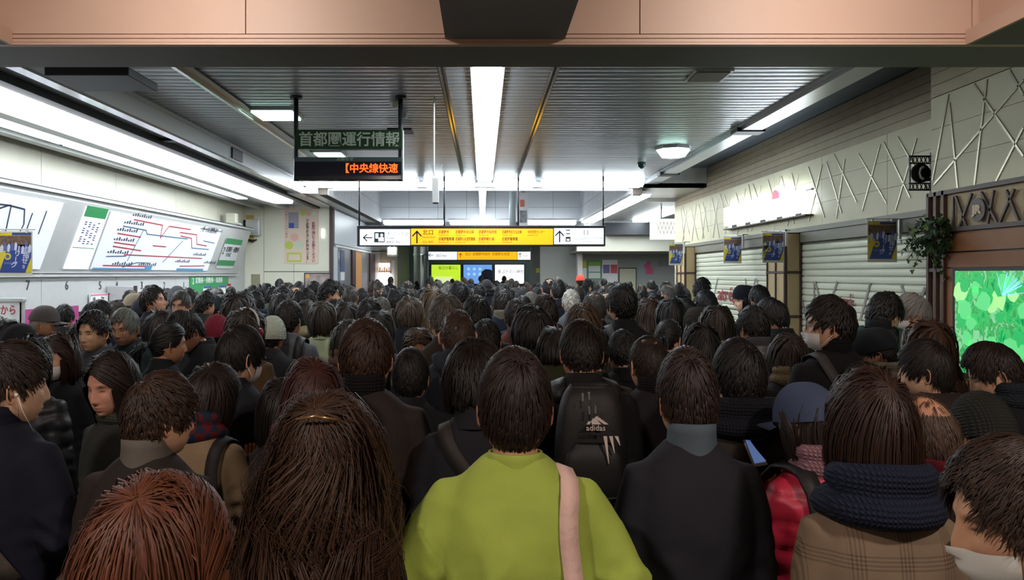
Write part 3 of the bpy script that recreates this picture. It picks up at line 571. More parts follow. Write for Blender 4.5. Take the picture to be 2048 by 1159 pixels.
# right far part: soffit band, grey wall, posters
RY = 26.6
struct(box('wall_right_far', 2.2, 8, RY+2, RY+2.2, 0, 3.7, mat('far_grey_wall', (158,160,154), .55)))
struct(box('trim_13', 3.35, 8, RY, RY+.3, px(0,502,RY)[2], px(0,470,RY)[2], mat('cream_soffit_band', (206,206,190), .5)))
struct(box('trim_14', 4.3, 8, RY-.4, RY, px(0,470,RY)[2], 3.7, M_dkgrey))
struct(box('ceiling_low', 3.35, 8, RY+.3, RY+2, px(0,502,RY)[2]-.04, px(0,502,RY)[2]+.05, mat('low_soffit', (150,148,140), .6)))
PYR = RY+1.98
def far_item(name, label, cat, parts):
    q = px(parts[0][0], parts[0][3], PYR); e = empty(name, (q[0], PYR, q[2]), label, cat)
    for k, (xa, xb, ya, yb, m_, nm) in enumerate(parts): box(nm, px(xa,0,PYR)[0], px(xb,0,PYR)[0], PYR-.02-.01*k, PYR, px(0,yb,PYR)[2], px(0,ya,PYR)[2], m_, e)
    return e
far_item('green_notice', 'green framed notice with pale sheets on the far right wall', 'notice', [(1175,1203,521,560,mat('far_green', (96,160,120), .5),'frame'),(1177,1201,523,530,mat('far_lime', (150,196,80), .5),'heading'),(1177,1200,531,543,M_white,'sheet'),(1177,1200,545,556,M_white,'sheet')])
far_item('yellow_notice', 'small yellow and white notice left of the green framed one', 'notice', [(1163,1173,521,534,mat('far_yellow', (206,206,70), .5),'heading'),(1162,1173,535,556,M_white,'sheet')])
far_item('double_poster', 'pair of purple and red posters on the far right wall', 'poster', [(1204,1235,519,570,M_white,'sheet'),(1206,1219,529,546,mat('far_purple', (112,106,160), .5),'picture'),(1221,1234,529,546,mat('far_red', (206,84,90), .5),'picture')])
far_item('far_door', 'pale door in the far right wall between posters', 'door', [(1237,1273,535,600,M_bronze,'frame'),(1239,1271,537,600,mat('pale_door', (196,196,170), .5),'door_leaf')])
far_item('pink_map_poster', 'grey poster with a pink shape on the far right wall', 'poster', [(1276,1306,520,556,mat('grey_green_print', (150,164,164), .5),'sheet'),(1288,1301,528,536,mat('hot_pink_print', (206,90,130), .5),'shape'),(1291,1305,536,548,mat('hot_pink_print'),'shape'),(1293,1300,522,529,mat('hot_pink_print'),'shape')])
far_item('grey_notice', 'dim grey notice panel next to the shop wall end', 'notice', [(1316,1338,520,532,mat('dim_grey_print', (140,142,144), .5),'sheet')])
for i, x_ in enumerate((1160, 1078)):
    YY = (27.5, 30)[i]; e = empty('pillar', (px(x_,0,YY)[0], YY, 0), ('slim pale pillar left of the far notices', 'dark grey pillar with a yellow notice right of the advertising screens')[i], 'pillar')
    X = px(x_,0,YY)[0]; hw = (.09, .32)[i]; box('shaft', X-hw, X+hw, YY, YY+.4, 0, 3.6, (mat('slim_pale', (190,184,180), .4), mat('grey_pillar', (116,118,116), .5))[i], e)
    if i: box('yellow_notice', X-.12, X+.16, YY-.02, YY, px(0,545,YY)[2], px(0,536,YY)[2], mat('far_yellow'), e)
e = empty('glazed_doorway', (3, 34, 0), 'bluish glazed doorway far off between the two pillars', 'doorway')
for xa, xb, m_ in ((1085,1092,mat('khaki_wall')),(1093,1099,mat('lit_glass', (200,210,240), .3, emit=.7)),(1101,1108,mat('dim_pane', (140,140,128), .4)),(1109,1115,M_dkgrey),(1117,1129,mat('lit_glass'))): box('pane', px(xa,0,34)[0], px(xb,0,34)[0], 34, 34.05, 0, px(0,520,34)[2], m_, e)
box('lintel', px(1083,0,34)[0], px(1150,0,34)[0], 34, 34.1, px(0,520,34)[2], 3.6, mat('lintel_green', (156,172,152), .5), e); box('jamb', px(1130,0,34)[0], px(1150,0,34)[0], 34, 34.1, 0, px(0,520,34)[2], mat('lintel_green'), e)
# lattice light box beyond the shop wall
e = empty('lattice_light_box', (5.3, 21, 3), 'glowing white box with a lattice pattern hanging past the shop wall end', 'light box')
q0 = px(1303, 437, 21); q1 = px(1352, 478, 21); box('box_face', q0[0], q1[0]+.3, 21, 21.2, q1[2], q0[2], mat('lattice_glow', (250,250,244), .5, emit=1.3), e)
a = MB()
for k in range(7):
    x_ = q0[0]+.12+k*.1; a.bar((x_,20.985,q1[2]+.14), (x_+.14,20.985,q0[2]-.08), .012, .01, (0,-1,0)); a.bar((x_+.14,20.985,q1[2]+.14), (x_,20.985,q0[2]-.08), .012, .01, (0,-1,0))
a.obj('lattice', mat('lattice_grey', (170,170,160), .5), e); MB().cyl((q0[0]+.3, 21.1, q0[2]), .02, 3.8-q0[2]+.02, n=8).obj('hanger', M_dkgrey, e)
# ceiling lamps added to brighten the far end
for i, (x_, y_, YY) in enumerate(((822,500,34),(1125,500,31),(1025,500,40))):
    e = empty('far_fill_lamp', px(x_, y_, YY), ('added far fill lamp above the steel column', 'added far fill lamp right of the smaller yellow sign', 'added far fill lamp above the smaller yellow sign')[i], 'lamp')
    q = px(x_, y_, YY); box('lens', q[0]-.3, q[0]+.3, YY, YY+1, 3.5, 3.58, M_row, e); MB().cyl((q[0], YY+.5, 3.58), .05, .1, n=8).obj('stem', M_ltgrey, e)
# ================================================================ RIGHT WALL (shops)
XR, XN, YN, YE = 5.05, 4.46, 7.46, 19.6
wr = struct(box('wall_right', XR+.03, XR+.3, YN, YE, 0, 4.35, M_joint))
ROWS = [3.645+.108*i for i in range(6)]
for zz in ROWS:
    MB().box(XR, XR+.03, YN, YE, zz, zz+.102).obj('wood_slat', M_slatwood, wr)
fe = [YN, 9.3, 11.1, 12.9, 14.7, 16.5, 18.2, YE]
for a, b in zip(fe[:-1], fe[1:]):
    for k in range(3):
        MB().box(XR-.03, XR+.03, a+.003, b-.003, 2.63+k*.337, 2.63+k*.337+.333).obj('fascia_board', M_creamR, wr)
random.seed(11)
M_stick = mat('satin_steel_inlay', (168,164,146), .3, .6)
STK = []
yv = YN+.3
pat = [(.0,2.66,.55,3.6),(.5,2.66,.1,3.55),(.75,2.8,1.25,3.62),(1.3,2.66,.95,3.5),(1.1,2.7,1.55,3.62)]
while yv < YE-1.6:
    for (a0,z0,a1,z1) in pat:
        j = random.uniform(-.08,.08)
        MB().bar((XR-.032, yv+a0+j, z0+random.uniform(0,.12)), (XR-.032, yv+a1-j, z1-random.uniform(0,.1)), .016, .008, (-1,0,0)).obj('steel_inlay', M_stick, wr)
    yv += 1.62
struct(box('trim_15', XR-.06, XR+.05, YN, YE, 2.56, 2.63, mat('grey_shutter_housing', (120,118,106), .5)))
box('wall_end', XR-.0, XR+.28, YE, YE+.1, 0, 4.3, M_creamR, wr)
def shutter(y0, y1, label, X=XR+.02, top=2.56):
    e = empty('roller_shutter', (X, (y0+y1)/2, 0), label, 'shutter')
    box('hood', X-.05, X+.05, y0, y1, top-.16, top, mat('grey_shutter_housing'), e)
    z = 0.0; pitch = .0985; k = 0
    sl = MB().quadprism([(X, y0, 0.004), (X-.012, y0, .02), (X-.014, y0, .05), (X-.012, y0, .08), (X, y0, pitch-.004)], (0, y1-y0, 0)).mesh('shutter_slat'); sl.materials.append(M_shutter)
    while z < top-.2:
        o = link('shutter_slat', sl, None, e); o.location.z = z; z += pitch
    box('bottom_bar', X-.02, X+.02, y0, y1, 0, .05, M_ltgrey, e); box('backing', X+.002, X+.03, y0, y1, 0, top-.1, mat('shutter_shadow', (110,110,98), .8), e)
    return e
s1 = shutter(12.72, 17.9, 'cream roller shutter with red script lettering between the two tan pillars')
s2 = shutter(YN, 11.88, 'cream roller shutter with grey crossed bars right of the near tan pillar')
# drawn bars and script
M_barprint = mat('grey_bar_print', (150,146,140), .6); M_script = mat('dull_red_script', (150,52,56), .6)
def sbar(e, xa, ya, xb, yb, wdt=.05): 
    a = pxw(xa, ya, XR); b = pxw(xb, yb, XR); MB().bar((XR+.003, a[1], a[2]), (XR+.003, b[1], b[2]), wdt, .004, (-1,0,0)).obj('printed_bar', M_barprint, e)
for a in ((1414,556,1420,585),(1435,556,1428,590),(1490,557,1494,580),(1510,557,1506,580),(1512,557,1518,580),(1400,557,1402,600)): sbar(s1, *a, .05)
for a in ((1603,564,1592,640),(1628,563,1628,640),(1630,563,1660,680),(1600,580,1625,700),(1674,563,1655,620),(1802,569,1830,650),(1850,575,1835,610),(1740,566,1720,640)): sbar(s2, *a, .045)
sh = pxw(1432, 600, XR); text('script_lettering', 'atré', .44, (XR-.016, pxw(1470,600,XR)[1], 1.42), (0,-1,0), (0,0,1), M_script, s1, 'RIGHT', sx=1.3) if False else None
def script(e, s, xa, y_, size, sx):
    a = pxw(xa, y_, XR); text('script_lettering', s, size, (XR-.016, a[1], a[2]), (0,-1,0), (0,0,1), M_script, e, 'LEFT', sx=sx, bold=.003)
script(s1, 'atré', 1436, 587, .42, 1.45); script(s1, 'vie', 1466, 600, .34, 1.6)
script(s2, 'atré', 1672, 603, .34, .95); script(s2, 'vie', 1745, 622, .34, 1.1)
bx_ = pxw(1400, 609, XR); MB().box(XR-.016, XR-.01, 12.72, 17.9, 1.20, 1.215).obj('seam', M_joint, s1)
# tan pillars with maroon mullions
def pillar(y0, y1, X, label, top=2.56):
    e = empty('tan_pillar', ((X+XR)/2, (y0+y1)/2, 0), label, 'pillar')
    box('core', X+.01, XR+.02, y0+.01, y1-.01, 0, top, M_maroon, e)
    ny = 2; wd = (y1-y0-.05)/ny
    levels = [0, .53, 1.23, 1.93, top]
    for k in range(ny):
        for a, b in zip(levels[:-1], levels[1:]): box('tan_panel', X, X+.012, y0+.05+k*wd, y0+.02+(k+1)*wd, a+.02, b-.02, M_tan, e)
    for a, b in zip(levels[:-1], levels[1:]): box('tan_panel', X+.03, XR-.03, y0-.002, y0+.012, a+.02, b-.02, M_tan, e)
    for k in range(ny+1): yv = y0+.02+k*wd; box('mullion', X-.02, X+.012, yv-.018, yv+.018, 0, top, M_maroon, e)
    for zz in levels[1:-1]: box('cross_rail', X-.02, X+.012, y0, y1, zz-.015, zz+.015, M_maroon, e); box('cross_rail', X, XR, y0-.02, y0+.01, zz-.015, zz+.015, M_maroon, e)
    box('mullion', XR-.03, XR+.0, y0-.02, y0+.01, 0, top, M_maroon, e)
    return e
pillar(11.88, 12.65, 4.80, 'tan panelled pillar with dark rails between the two shutters')
pillar(17.75, 18.5, 4.80, 'tan panelled pillar with dark rails at the far end of the shop wall')
# near section of the right wall
wn = struct(box('wall_right_near', XN+.03, XN+.9, -5, YN, 0, 3.9, M_creamR))
struct(box('wall_right_return', XN+.02, XR+.1, YN-.02, YN, 0, 3.9, M_maroon))
for zz in (3.645, 3.76, 3.875): box('wood_slat', XN, XN+.03, 5.8, YN, zz, zz+.11, M_slatwood, wn)
for (a, b) in ((-5, 2.4), (2.4, 4.4), (4.4, 5.55), (5.55, YN)):
    for k in range(3): box('fascia_board', XN-.0, XN+.03, a+.003, b-.003, 2.71+k*.31, 2.71+k*.31+.306, M_creamR, wn)
def nbar(xa, ya, xb, yb, wdt=.02):
    a = pxw(xa, ya, XN); b = pxw(xb, yb, XN); MB().bar((XN-.001, a[1], a[2]), (XN-.001, b[1], b[2]), wdt, .008, (-1,0,0)).obj('steel_inlay', M_stick, wn)
for a in ((1898,188,1866,360),(1900,205,1917,383),(1949,168,2048,312),(1975,158,1950,370),(2048,160,1868,370),(2048,255,1990,368),(2020,140,2048,190)): nbar(*a)
# trellis panel with the round emblem
e = empty('trellis_panel', (XN, 6.7, 2.3), 'dark crossed-bar panel with a round railway emblem above the green screen', 'panel')
y0_, y1_ = 5.2, 7.44
box('backboard', XN-.01, XN+.03, y0_, 7.19, 2.32, 2.68, M_tanfab, e)
box('rail', XN-.05, XN+.0, y0_, y1_, 2.66, 2.70, M_bronze, e); box('rail', XN-.05, XN+.0, y0_, 7.19, 2.30, 2.34, M_bronze, e)
def tbar(xa, ya, xb, yb, wdt=.022):
    a = pxw(xa, ya, XN-.03); b = pxw(xb, yb, XN-.03); MB().bar((XN-.025, a[1], a[2]), (XN-.025, b[1], b[2]), wdt, .02, (-1,0,0)).obj('cross_bar', M_bronze, e)
for a in ((1913,392,1936,457),(1945,387,1919,457),(1964,384,1999,451),(1989,380,1976,452),(2030,378,1999,450),(2014,380,2042,448),(2060,372,2050,440),(1908,393,1908,458)): tbar(*a)
c_ = pxw(1956, 419.5, XN-.05); a = MB(); n_ = 28; r_ = .105
a.quadprism([(XN-.048, c_[1]+r_*math.cos(2*math.pi*k/n_), c_[2]+r_*math.sin(2*math.pi*k/n_)) for k in range(n_)], (-.012,0,0)).obj('emblem_disc', M_bronze, e)
text('emblem_letters', 'JR', .105, (XN-.064, c_[1], c_[2]), (0,-1,0), (0,0,1), mat('emblem_letter', (206,190,158), .6), e, 'CENTER', sx=1.2, bold=.006, ext=.004)
# narrow framed strip column left of it
e = empty('slatted_corner_frame', (XN, 7.35, 0), 'narrow tan corner frame with dark upright bars left of the green screen', 'frame')
for ya, yb in ((7.22,7.30),(7.33,7.41)):
    for a_, b_ in ((0,.52),(.56,1.22),(1.26,1.92),(1.96,2.66)): box('tan_panel', XN-.01, XN+.03, ya, yb, a_, b_, M_tan, e)
for yv in (7.195, 7.315, 7.44): box('upright_bar', XN-.05, XN+.0, yv-.018, yv+.018, 0, 2.7, M_maroon, e)
for zz in (.54, 1.24, 1.94): box('cross_rail', XN-.045, XN, 7.2, 7.44, zz-.018, zz+.018, M_maroon, e)
# brown wood and green screen
e = empty('wood_cladding', (XN, 6, 0), 'reddish brown wood boards around the green screen', 'cladding')
box('wood_panel', XN-.02, XN+.03, -2, 7.175, 2.115, 2.298, M_brownwood, e); box('wood_panel', XN-.02, XN+.03, -2, 7.175, 1.965, 2.10, M_brownwood, e)
box('wood_panel', XN-.02, XN+.03, 7.06, 7.175, 0, 1.955, M_brownwood, e); box('wood_panel', XN-.02, XN+.03, -2, 7.05, 0, .95, M_brownwood, e); box('groove', XN+.0, XN+.028, -2, 7.18, 0, 2.3, M_black, e)
def leaf_screen():
    m = bpy.data.materials.new('green_leaf_screen'); m.use_nodes = True; nt = m.node_tree; b = nt.nodes['Principled BSDF']
    tc = nt.nodes.new('ShaderNodeTexCoord'); mp = nt.nodes.new('ShaderNodeMapping'); mp.inputs['Scale'].default_value = (1, 3.2, 2.2); mp.inputs['Rotation'].default_value = (.6, 0, 0)
    nt.links.new(tc.outputs['Object'], mp.inputs[0])
    v = nt.nodes.new('ShaderNodeTexVoronoi'); v.inputs['Scale'].default_value = 1.6; nt.links.new(mp.outputs[0], v.inputs[0])
    n = nt.nodes.new('ShaderNodeTexNoise'); n.inputs['Scale'].default_value = 5; n.inputs['Detail'].default_value = 5; n.inputs['Distortion'].default_value = 1.2; nt.links.new(mp.outputs[0], n.inputs[0])
    ad = nt.nodes.new('ShaderNodeMath'); ad.operation = 'MULTIPLY_ADD'; ad.inputs[1].default_value = .55; nt.links.new(v.outputs['Distance'], ad.inputs[0]); nt.links.new(n.outputs['Fac'], ad.inputs[2])
    cr = nt.nodes.new('ShaderNodeValToRGB'); el = cr.color_ramp.elements
    el[0].position = .35; el[0].color = srgb(6,90,44); el[1].position = .95; el[1].color = srgb(150,235,170)
    for p_, c in ((.5,(14,160,80)),(.62,(40,200,110)),(.74,(90,220,120)),(.84,(60,170,90))):
        q = cr.color_ramp.elements.new(p_); q.color = srgb(*c)
    nt.links.new(ad.outputs[0], cr.inputs[0]); nt.links.new(cr.outputs[0], b.inputs['Emission Color']); b.inputs['Base Color'].default_value = (0,0.02,0.01,1)
    b.inputs['Emission Strength'].default_value = .85; b.inputs['Roughness'].default_value = .2
    return m
e = empty('green_screen', (XN, 6.3, 1), 'large lit screen showing bright green leaves at the right edge', 'screen')
box('bezel', XN-.045, XN+.02, 4.9, 7.05, .96, 1.965, M_black, e, bevel=.005); sc_ = box('display', XN-.05, XN-.045, 4.95, 7.0, 1.0, 1.93, leaf_screen(), e)
a = MB(); random.seed(5)
def leaf(mb, y_, z_, s, ang, X):
    pts = []
    for t_, w_ in ((0,0),(.15,.28),(.4,.42),(.7,.28),(1,0),(.7,-.28),(.4,-.42),(.15,-.28)):
        u = (t_-.5)*s; v_ = w_*s; pts.append((X, y_+u*math.cos(ang)-v_*math.sin(ang), z_+u*math.sin(ang)+v_*math.cos(ang)))
    mb.quadprism(pts, (-.002,0,0))
for nm, c, n_ in (('pictured_leaves', (96,214,130), 16), ('pictured_leaves', (40,180,96), 14), ('pictured_leaves', (170,236,150), 7)):
    a = MB()
    for k in range(n_):
        ly, lz, ls = random.uniform(6.1,6.9), random.uniform(1.1,1.85), random.uniform(.12,.24); leaf(a, ly, min(lz, 1.92-ls/2), ls, random.uniform(0,6.28), XN-.051-.0004*n_)
    a.obj(nm, mat('leaf_glow_%d' % c[0], c, .5, emit=.75), sc_)
a = MB()
for k in range(14):
    an = 2.2+random.uniform(-.9,.9); a.bar((XN-.06, 6.35, 1.72), (XN-.06, 6.35+.26*math.cos(an), 1.72+.2*math.sin(an)), .006, .001, (-1,0,0))
a.obj('pictured_grass', mat('pale_blue_glow', (150,210,250), .5, emit=.8), sc_)
# phone sign
e = empty('telephone_sign', (4.3, 7.6, 2.75), 'black iron projecting sign with a white telephone handset on a disc', 'sign')
PY = 7.62; q0 = px(1818, 311, PY); q1 = px(1864, 381, PY)
for (xa, xb, za, zb) in ((q0[0],q1[0],q0[2]-.015,q0[2]),(q0[0],q1[0],q1[2],q1[2]+.015),(q0[0],q0[0]+.012,q1[2],q0[2]),(q1[0]-.02,q1[0],q1[2]-.05,q0[2]+.03),(q0[0],q1[0],q0[2]-.085,q0[2]-.072),(q0[0],q1[0],q1[2]+.068,q1[2]+.08)): box('frame_bar', xa, xb, PY-.01, PY+.01, za, zb, M_black, e)
cx_, cz_ = (q0[0]+q1[0])/2, (q0[2]+q1[2])/2
for zc in (q0[2]-.045, q1[2]+.04):
    a = MB()
    for k in range(5):
        x_ = q0[0]+.02+k*.042; a.bar((x_, PY-.005, zc-.032), (x_+.03, PY-.005, zc+.032), .006, .01, (0,-1,0)); a.bar((x_+.03, PY-.005, zc-.032), (x_, PY-.005, zc+.032), .006, .01, (0,-1,0))
    a.obj('scroll_bars', M_black, e)
disc('disc', cx_, cz_, .098, PY+.01, M_black, e, t=.02)
for s_ in (-1, 1): box('link_bar', min(cx_+s_*.09, cx_+s_*.115), max(cx_+s_*.09, cx_+s_*.115), PY-.005, PY+.005, cz_-.004, cz_+.004, M_black, e)
pts = [(cx_+.022, cz_+.062), (cx_-.006, cz_+.045), (cx_-.018, cz_), (cx_-.006, cz_-.045), (cx_+.022, cz_-.062)]
MB().tube([(x_, PY-.014, z_) for x_, z_ in pts], [.016,.012,.009,.012,.016], 8).obj('handset', M_white, e, smooth=True)
box('mount', q1[0]-.01, XN+.05, PY-.02, YN+.2, q1[2]+.1, q1[2]+.13, M_bronze, e)
# glowing shop sign on the right fascia
e = empty('shop_sign', (XR-.1, 12.6, 2.9), 'glaring white lettered shop sign with a red dome on the right wall', 'sign')
M_glare = mat('glaring_sign', (255,255,255), .5, emit=10, ecol=(235,245,255))
ya, yb = pxw(1612, 0, XR-.12)[1], pxw(1452, 0, XR-.12)[1]
def zz(x_, y_): return pxw(x_, y_, XR-.12)[2]
MB().quadprism([(XR-.12, ya, zz(1612,424)), (XR-.12, yb, zz(1452,452)), (XR-.12, yb, zz(1452,416)), (XR-.12, pxw(1510,0,XR-.12)[1], zz(1510,400)), (XR-.12, ya, zz(1612,378))], (-.05,0,0)).obj('letter_band', M_glare, e, bevel=.02)
box('tray', XR-.16, XR-.02, ya-.06, yb+.05, zz(1612,428)-.02, zz(1612,428), M_dkgrey, e); box('back_rail', XR-.06, XR-.03, ya-.06, yb, zz(1612,380), zz(1612,380)+.02, M_dkgrey, e)
cd = pxw(1556, 394, XR-.14); 
for rr, mm, off in ((.20, M_glare, 0), (.145, mat('red_dome', (200,70,96), .4, emit=.7), -.03)):
    n_ = 16; MB().quadprism([(XR-.13+off, cd[1]+rr*math.cos(math.pi*k/n_), cd[2]-.03+rr*1.05*math.sin(math.pi*k/n_)) for k in range(n_+1)], (-.03,0,0)).obj('dome', mm, e)
for k in range(5): yy = ya+(yb-ya)*(k+.5)/5; box('bracket', XR-.12, XR-.02, yy, yy+.02, zz(1612,428), zz(1612,428)+.1, M_dkgrey, e)
# hanging posters
def hposter(x0, x1, y0, y1, Y, label, armx, pole=False):
    X0, _, Z1 = px(x0, y0, Y); X1, _, Z0 = px(x1, y1, Y); W, H = X1-X0, Z1-Z0
    e = empty('hanging_poster', ((X0+X1)/2, Y, Z0), label, 'poster', 'yellow and blue football posters hanging along the hall')
    MB().tube([(X0-.02, Y, Z1+.02), (X1+.03, Y, Z1+.02)], .008, 8).obj('top_bar', M_ltgrey, e)
    box('clip', X1-.07, X1-.05, Y-.01, Y+.01, Z1-.02, Z1+.03, M_ltgrey, e); box('clip', X0+.05, X0+.07, Y-.01, Y+.01, Z1-.02, Z1+.03, M_ltgrey, e)
    s = box('sheet', X0, X1, Y-.002, Y+.002, Z0, Z1, mat('poster_margin', (190,190,176), .5), e)
    def U(u, v, k=1): return (X0+u*W, Y-.002-.0012*k, Z0+v*H)
    def poly(nm, pts, m_, k=1): MB().quadprism([U(u, v, k) for u, v in pts], (0,-.001,0)).obj(nm, m_, s)
    My = mat('poster_yellow', (206,186,40), .5); Mb = mat('poster_blue', (38,62,130), .5)
    poly('yellow_ground', [(.03,.08),(.97,.08),(.97,.97),(.03,.97)], My)
    poly('blue_shape', [(.06,.08),(.8,.08),(.97,.42),(.97,.7),(.3,.7),(.2,.4)], Mb, 2); poly('blue_band', [(.42,.91),(.97,.91),(.97,.97),(.42,.97)], Mb, 2)
    poly('crowd_picture', [(.03,.66),(.97,.66),(.97,.90),(.03,.90)], mat('poster_crowd', (110,84,66), .5, noise=.7, nscale=40), 2)
    rr = random.Random(3)
    for k in range(9):
        u = .08+k*.1; v = .62+rr.uniform(-.03,.1); poly('pictured_player', [(u,v-.09),(u+.07,v-.1),(u+.1,v+.03),(u+.06,v+.09),(u+.02,v+.05)], (mat('poster_white', (190,196,214), .5), mat('poster_mid', (84,96,150), .5))[k % 2], 3)
    for cu in (.3,):
        n_ = 12; poly('crest', [(cu+.1*math.cos(2*math.pi*k/n_), .44+.08*math.sin(2*math.pi*k/n_)) for k in range(n_)], My, 3); poly('crest_inner', [(cu+.06*math.cos(2*math.pi*k/n_), .44+.045*math.sin(2*math.pi*k/n_)) for k in range(n_)], mat('poster_mid'), 4)
    for k, ch in enumerate('Jリーグ'):
        p_ = U(.62-.045*k, .62-.125*k, 4); text('character', '|' if ch == 'ー' else ch, W*.19, p_, (1,0,-.12), (.12,0,1), mat('poster_white'), s, 'CENTER', bold=W*.004, ext=.0005)
    for k, ch in enumerate('目指せ!!'):
        if k < 4: p_ = U(.86-.035*k, .58-.125*k, 4); text('character', ch if k < 3 else '!!', W*.19*(1 if k < 3 else .7), p_, (1,0,-.12), (.12,0,1), mat('poster_white'), s, 'CENTER', bold=W*.004, ext=.0005)
    poly('small_print', [(.2,.27),(.5,.27),(.5,.31),(.2,.31)], mat('poster_mid'), 3)
    if not pole:
        box('bracket', X1+.02, X1+.05, Y-.01, Y+.01, Z1-H*.45, Z1+.05, M_ltgrey, e); box('bracket_arm', X1+.02, armx, Y-.01, Y+.01, Z1+.03, Z1+.05, M_ltgrey, e)
    else:
        MB().cyl((X0+.0, Y, Z1), .012, 3.5-Z1, n=8).obj('hanging_rod', M_bronze, e)
    return e
hposter(1735, 1794, 441, 524, 9.0, 'yellow and blue football poster hanging left of the ivy basket', XR)
hposter(1525, 1568, 465, 525, 11.75, 'yellow and blue football poster hanging in front of the near tan pillar', 4.82)
hposter(1447, 1483, 473, 526, 14.2, 'yellow and blue football poster hanging over the script lettered shutter', XR)
hposter(1338, 1366, 487, 530, 17.4, 'small far football poster hanging at the end of the shop wall', 4.82)
hposter(-5, 65, 462, 552, 8.4, 'football poster hanging at the left edge in front of the lit route map', 0, True)
# ivy
def ivy(c, r, n, trail, label, seed):
    random.seed(seed); c = Vector(c)
    e = empty('ivy_basket', c, label, 'plant')
    MB().tube([c+Vector((0,0,-r*.7)), c+Vector((0,0,-r*.35)), c+Vector((0,0,-r*.1))], [r*.3, r*.5, r*.55], 14).obj('basket', mat('dark_wicker', (60,50,36), .9), e)
    box('wall_hook', min(c.x, c.x+r*1.2), c.x+r*1.2, c.y-.01, c.y+.01, c.z+r*.4, c.z+r*.45, M_black, e)
    lf = []
    Ms = [mat('ivy_leaf_dark', (26,48,24), .5), mat('ivy_leaf_mid', (48,78,36), .5), mat('ivy_leaf_light', (84,110,48), .5)]
    metas = []
    for m_ in Ms:
        a = MB(); out = [(0,0),(-.30,-.12),(-.5,.22),(-.24,.36),(-.22,.78),(0,1.0),(.22,.78),(.24,.36),(.5,.22),(.30,-.12)]
        n0 = len(a.v); 
        for x_, z_ in out: a.v.append((x_, .10*abs(x_)+.08*z_*z_, z_))
        a.v.append((0,-.04,.35)); cc = len(a.v)-1
        for k in range(len(out)): a.f.append((k, (k+1) % len(out), cc))
        me = a.mesh('ivy_leaf'); me.materials.append(m_); metas.append(me)
    def put(p, s, k):
        o = link('ivy_leaf', metas[k], None, e, world=False); o.location = Vector(p)-c; o.scale = (s, s, s)
        d = (Vector(p)-c); o.rotation_euler = (random.uniform(-.5,1.2)+2.6*0+math.pi, random.uniform(-.6,.6), math.atan2(d.x, -d.y)+random.uniform(-.9,.9))
    for k in range(n):
        d = Vector((random.gauss(0,1), random.gauss(0,1)-.6, random.gauss(0,.9)+.1)).normalized(); d.z = d.z*.95
        p = c + Vector((d.x*r*1.05, d.y*r*.8, d.z*r))*random.uniform(.75,1.08) - Vector((0,0,r*.05))
        put(p, r*random.uniform(.2,.32), random.choice((0,0,0,1,1,2)))
    for ti, (dx, dz) in enumerate(trail):
        pts = [c+Vector((-r*.6,-.05,-r*.2))]
        for k in range(6):
            t_ = (k+1)/6; pts.append(c+Vector((-r*.6+dx*t_, -.05-.03*math.sin(t_*3), -r*.2+dz*t_**1.3)))
        MB().tube(pts, .0035, 5).obj('stem', Ms[1], e)
        for p in pts[1:]:
            for _ in range(2): put(p+Vector((random.uniform(-.03,.03),0,random.uniform(-.03,.03))), r*random.uniform(.15,.24), random.choice((0,1)))
    return e
ivy(px(1868, 468, 7.2), .21, 200, ((-.22,-.12),(-.16,-.2),(-.1,-.28),(.12,-.26),(.3,-.25),(.2,-.36),(-.24,-.02)), 'bushy dark green ivy basket on the corner frame by the green screen', 3)
ivy(px(1531, 490, 11.6), .08, 26, ((-.02,-.2),(.02,-.26),(-.05,-.14)), 'small trailing ivy behind the poster at the near tan pillar', 4)
# warm ceiling lamps over the near hall (behind the camera) and wall washers on the pink beam
for i, (x_, y_, nm_, lb_) in enumerate(((-2.2, -.6, 'warm_ceiling_lamp', 'left'), (2.2, -.6, 'warm_ceiling_lamp', 'right'), (-4.2, 3.4, 'beam_washer_lamp', 'far left'), (-1.9, 3.4, 'beam_washer_lamp', 'inner left'), (2.2, 3.4, 'beam_washer_lamp', 'inner right'), (4.4, 3.4, 'beam_washer_lamp', 'far right'))):
    wash = nm_ == 'beam_washer_lamp'
    e = empty(nm_, (x_, y_, 4.3), 'warm round ceiling lamp above the photographer, %s one' % lb_ if not wash else 'small warm lamp on the near ceiling washing the pink beam, %s one' % lb_, 'lamp')
    MB().cyl((x_, y_, 4.25), .22 if not wash else .1, .05, n=20).obj('rim', M_white, e)
    ld = bpy.data.lights.new('warm_lamp', 'AREA'); ld.shape = 'DISK'; ld.size = .4 if not wash else .25; ld.energy = E_FRONT if not wash else E_WASH; ld.color = (1.0, .85, .76) if not wash else (1.0, .93, .87)
    if wash: ld.spread = math.radians(120)
    lo = bpy.data.objects.new('warm_lamp_light', ld); COL.objects.link(lo); lo.parent = e; lo.location = (0, 0, -.08)
    if wash: lo.rotation_euler = (math.radians(62), 0, 0)
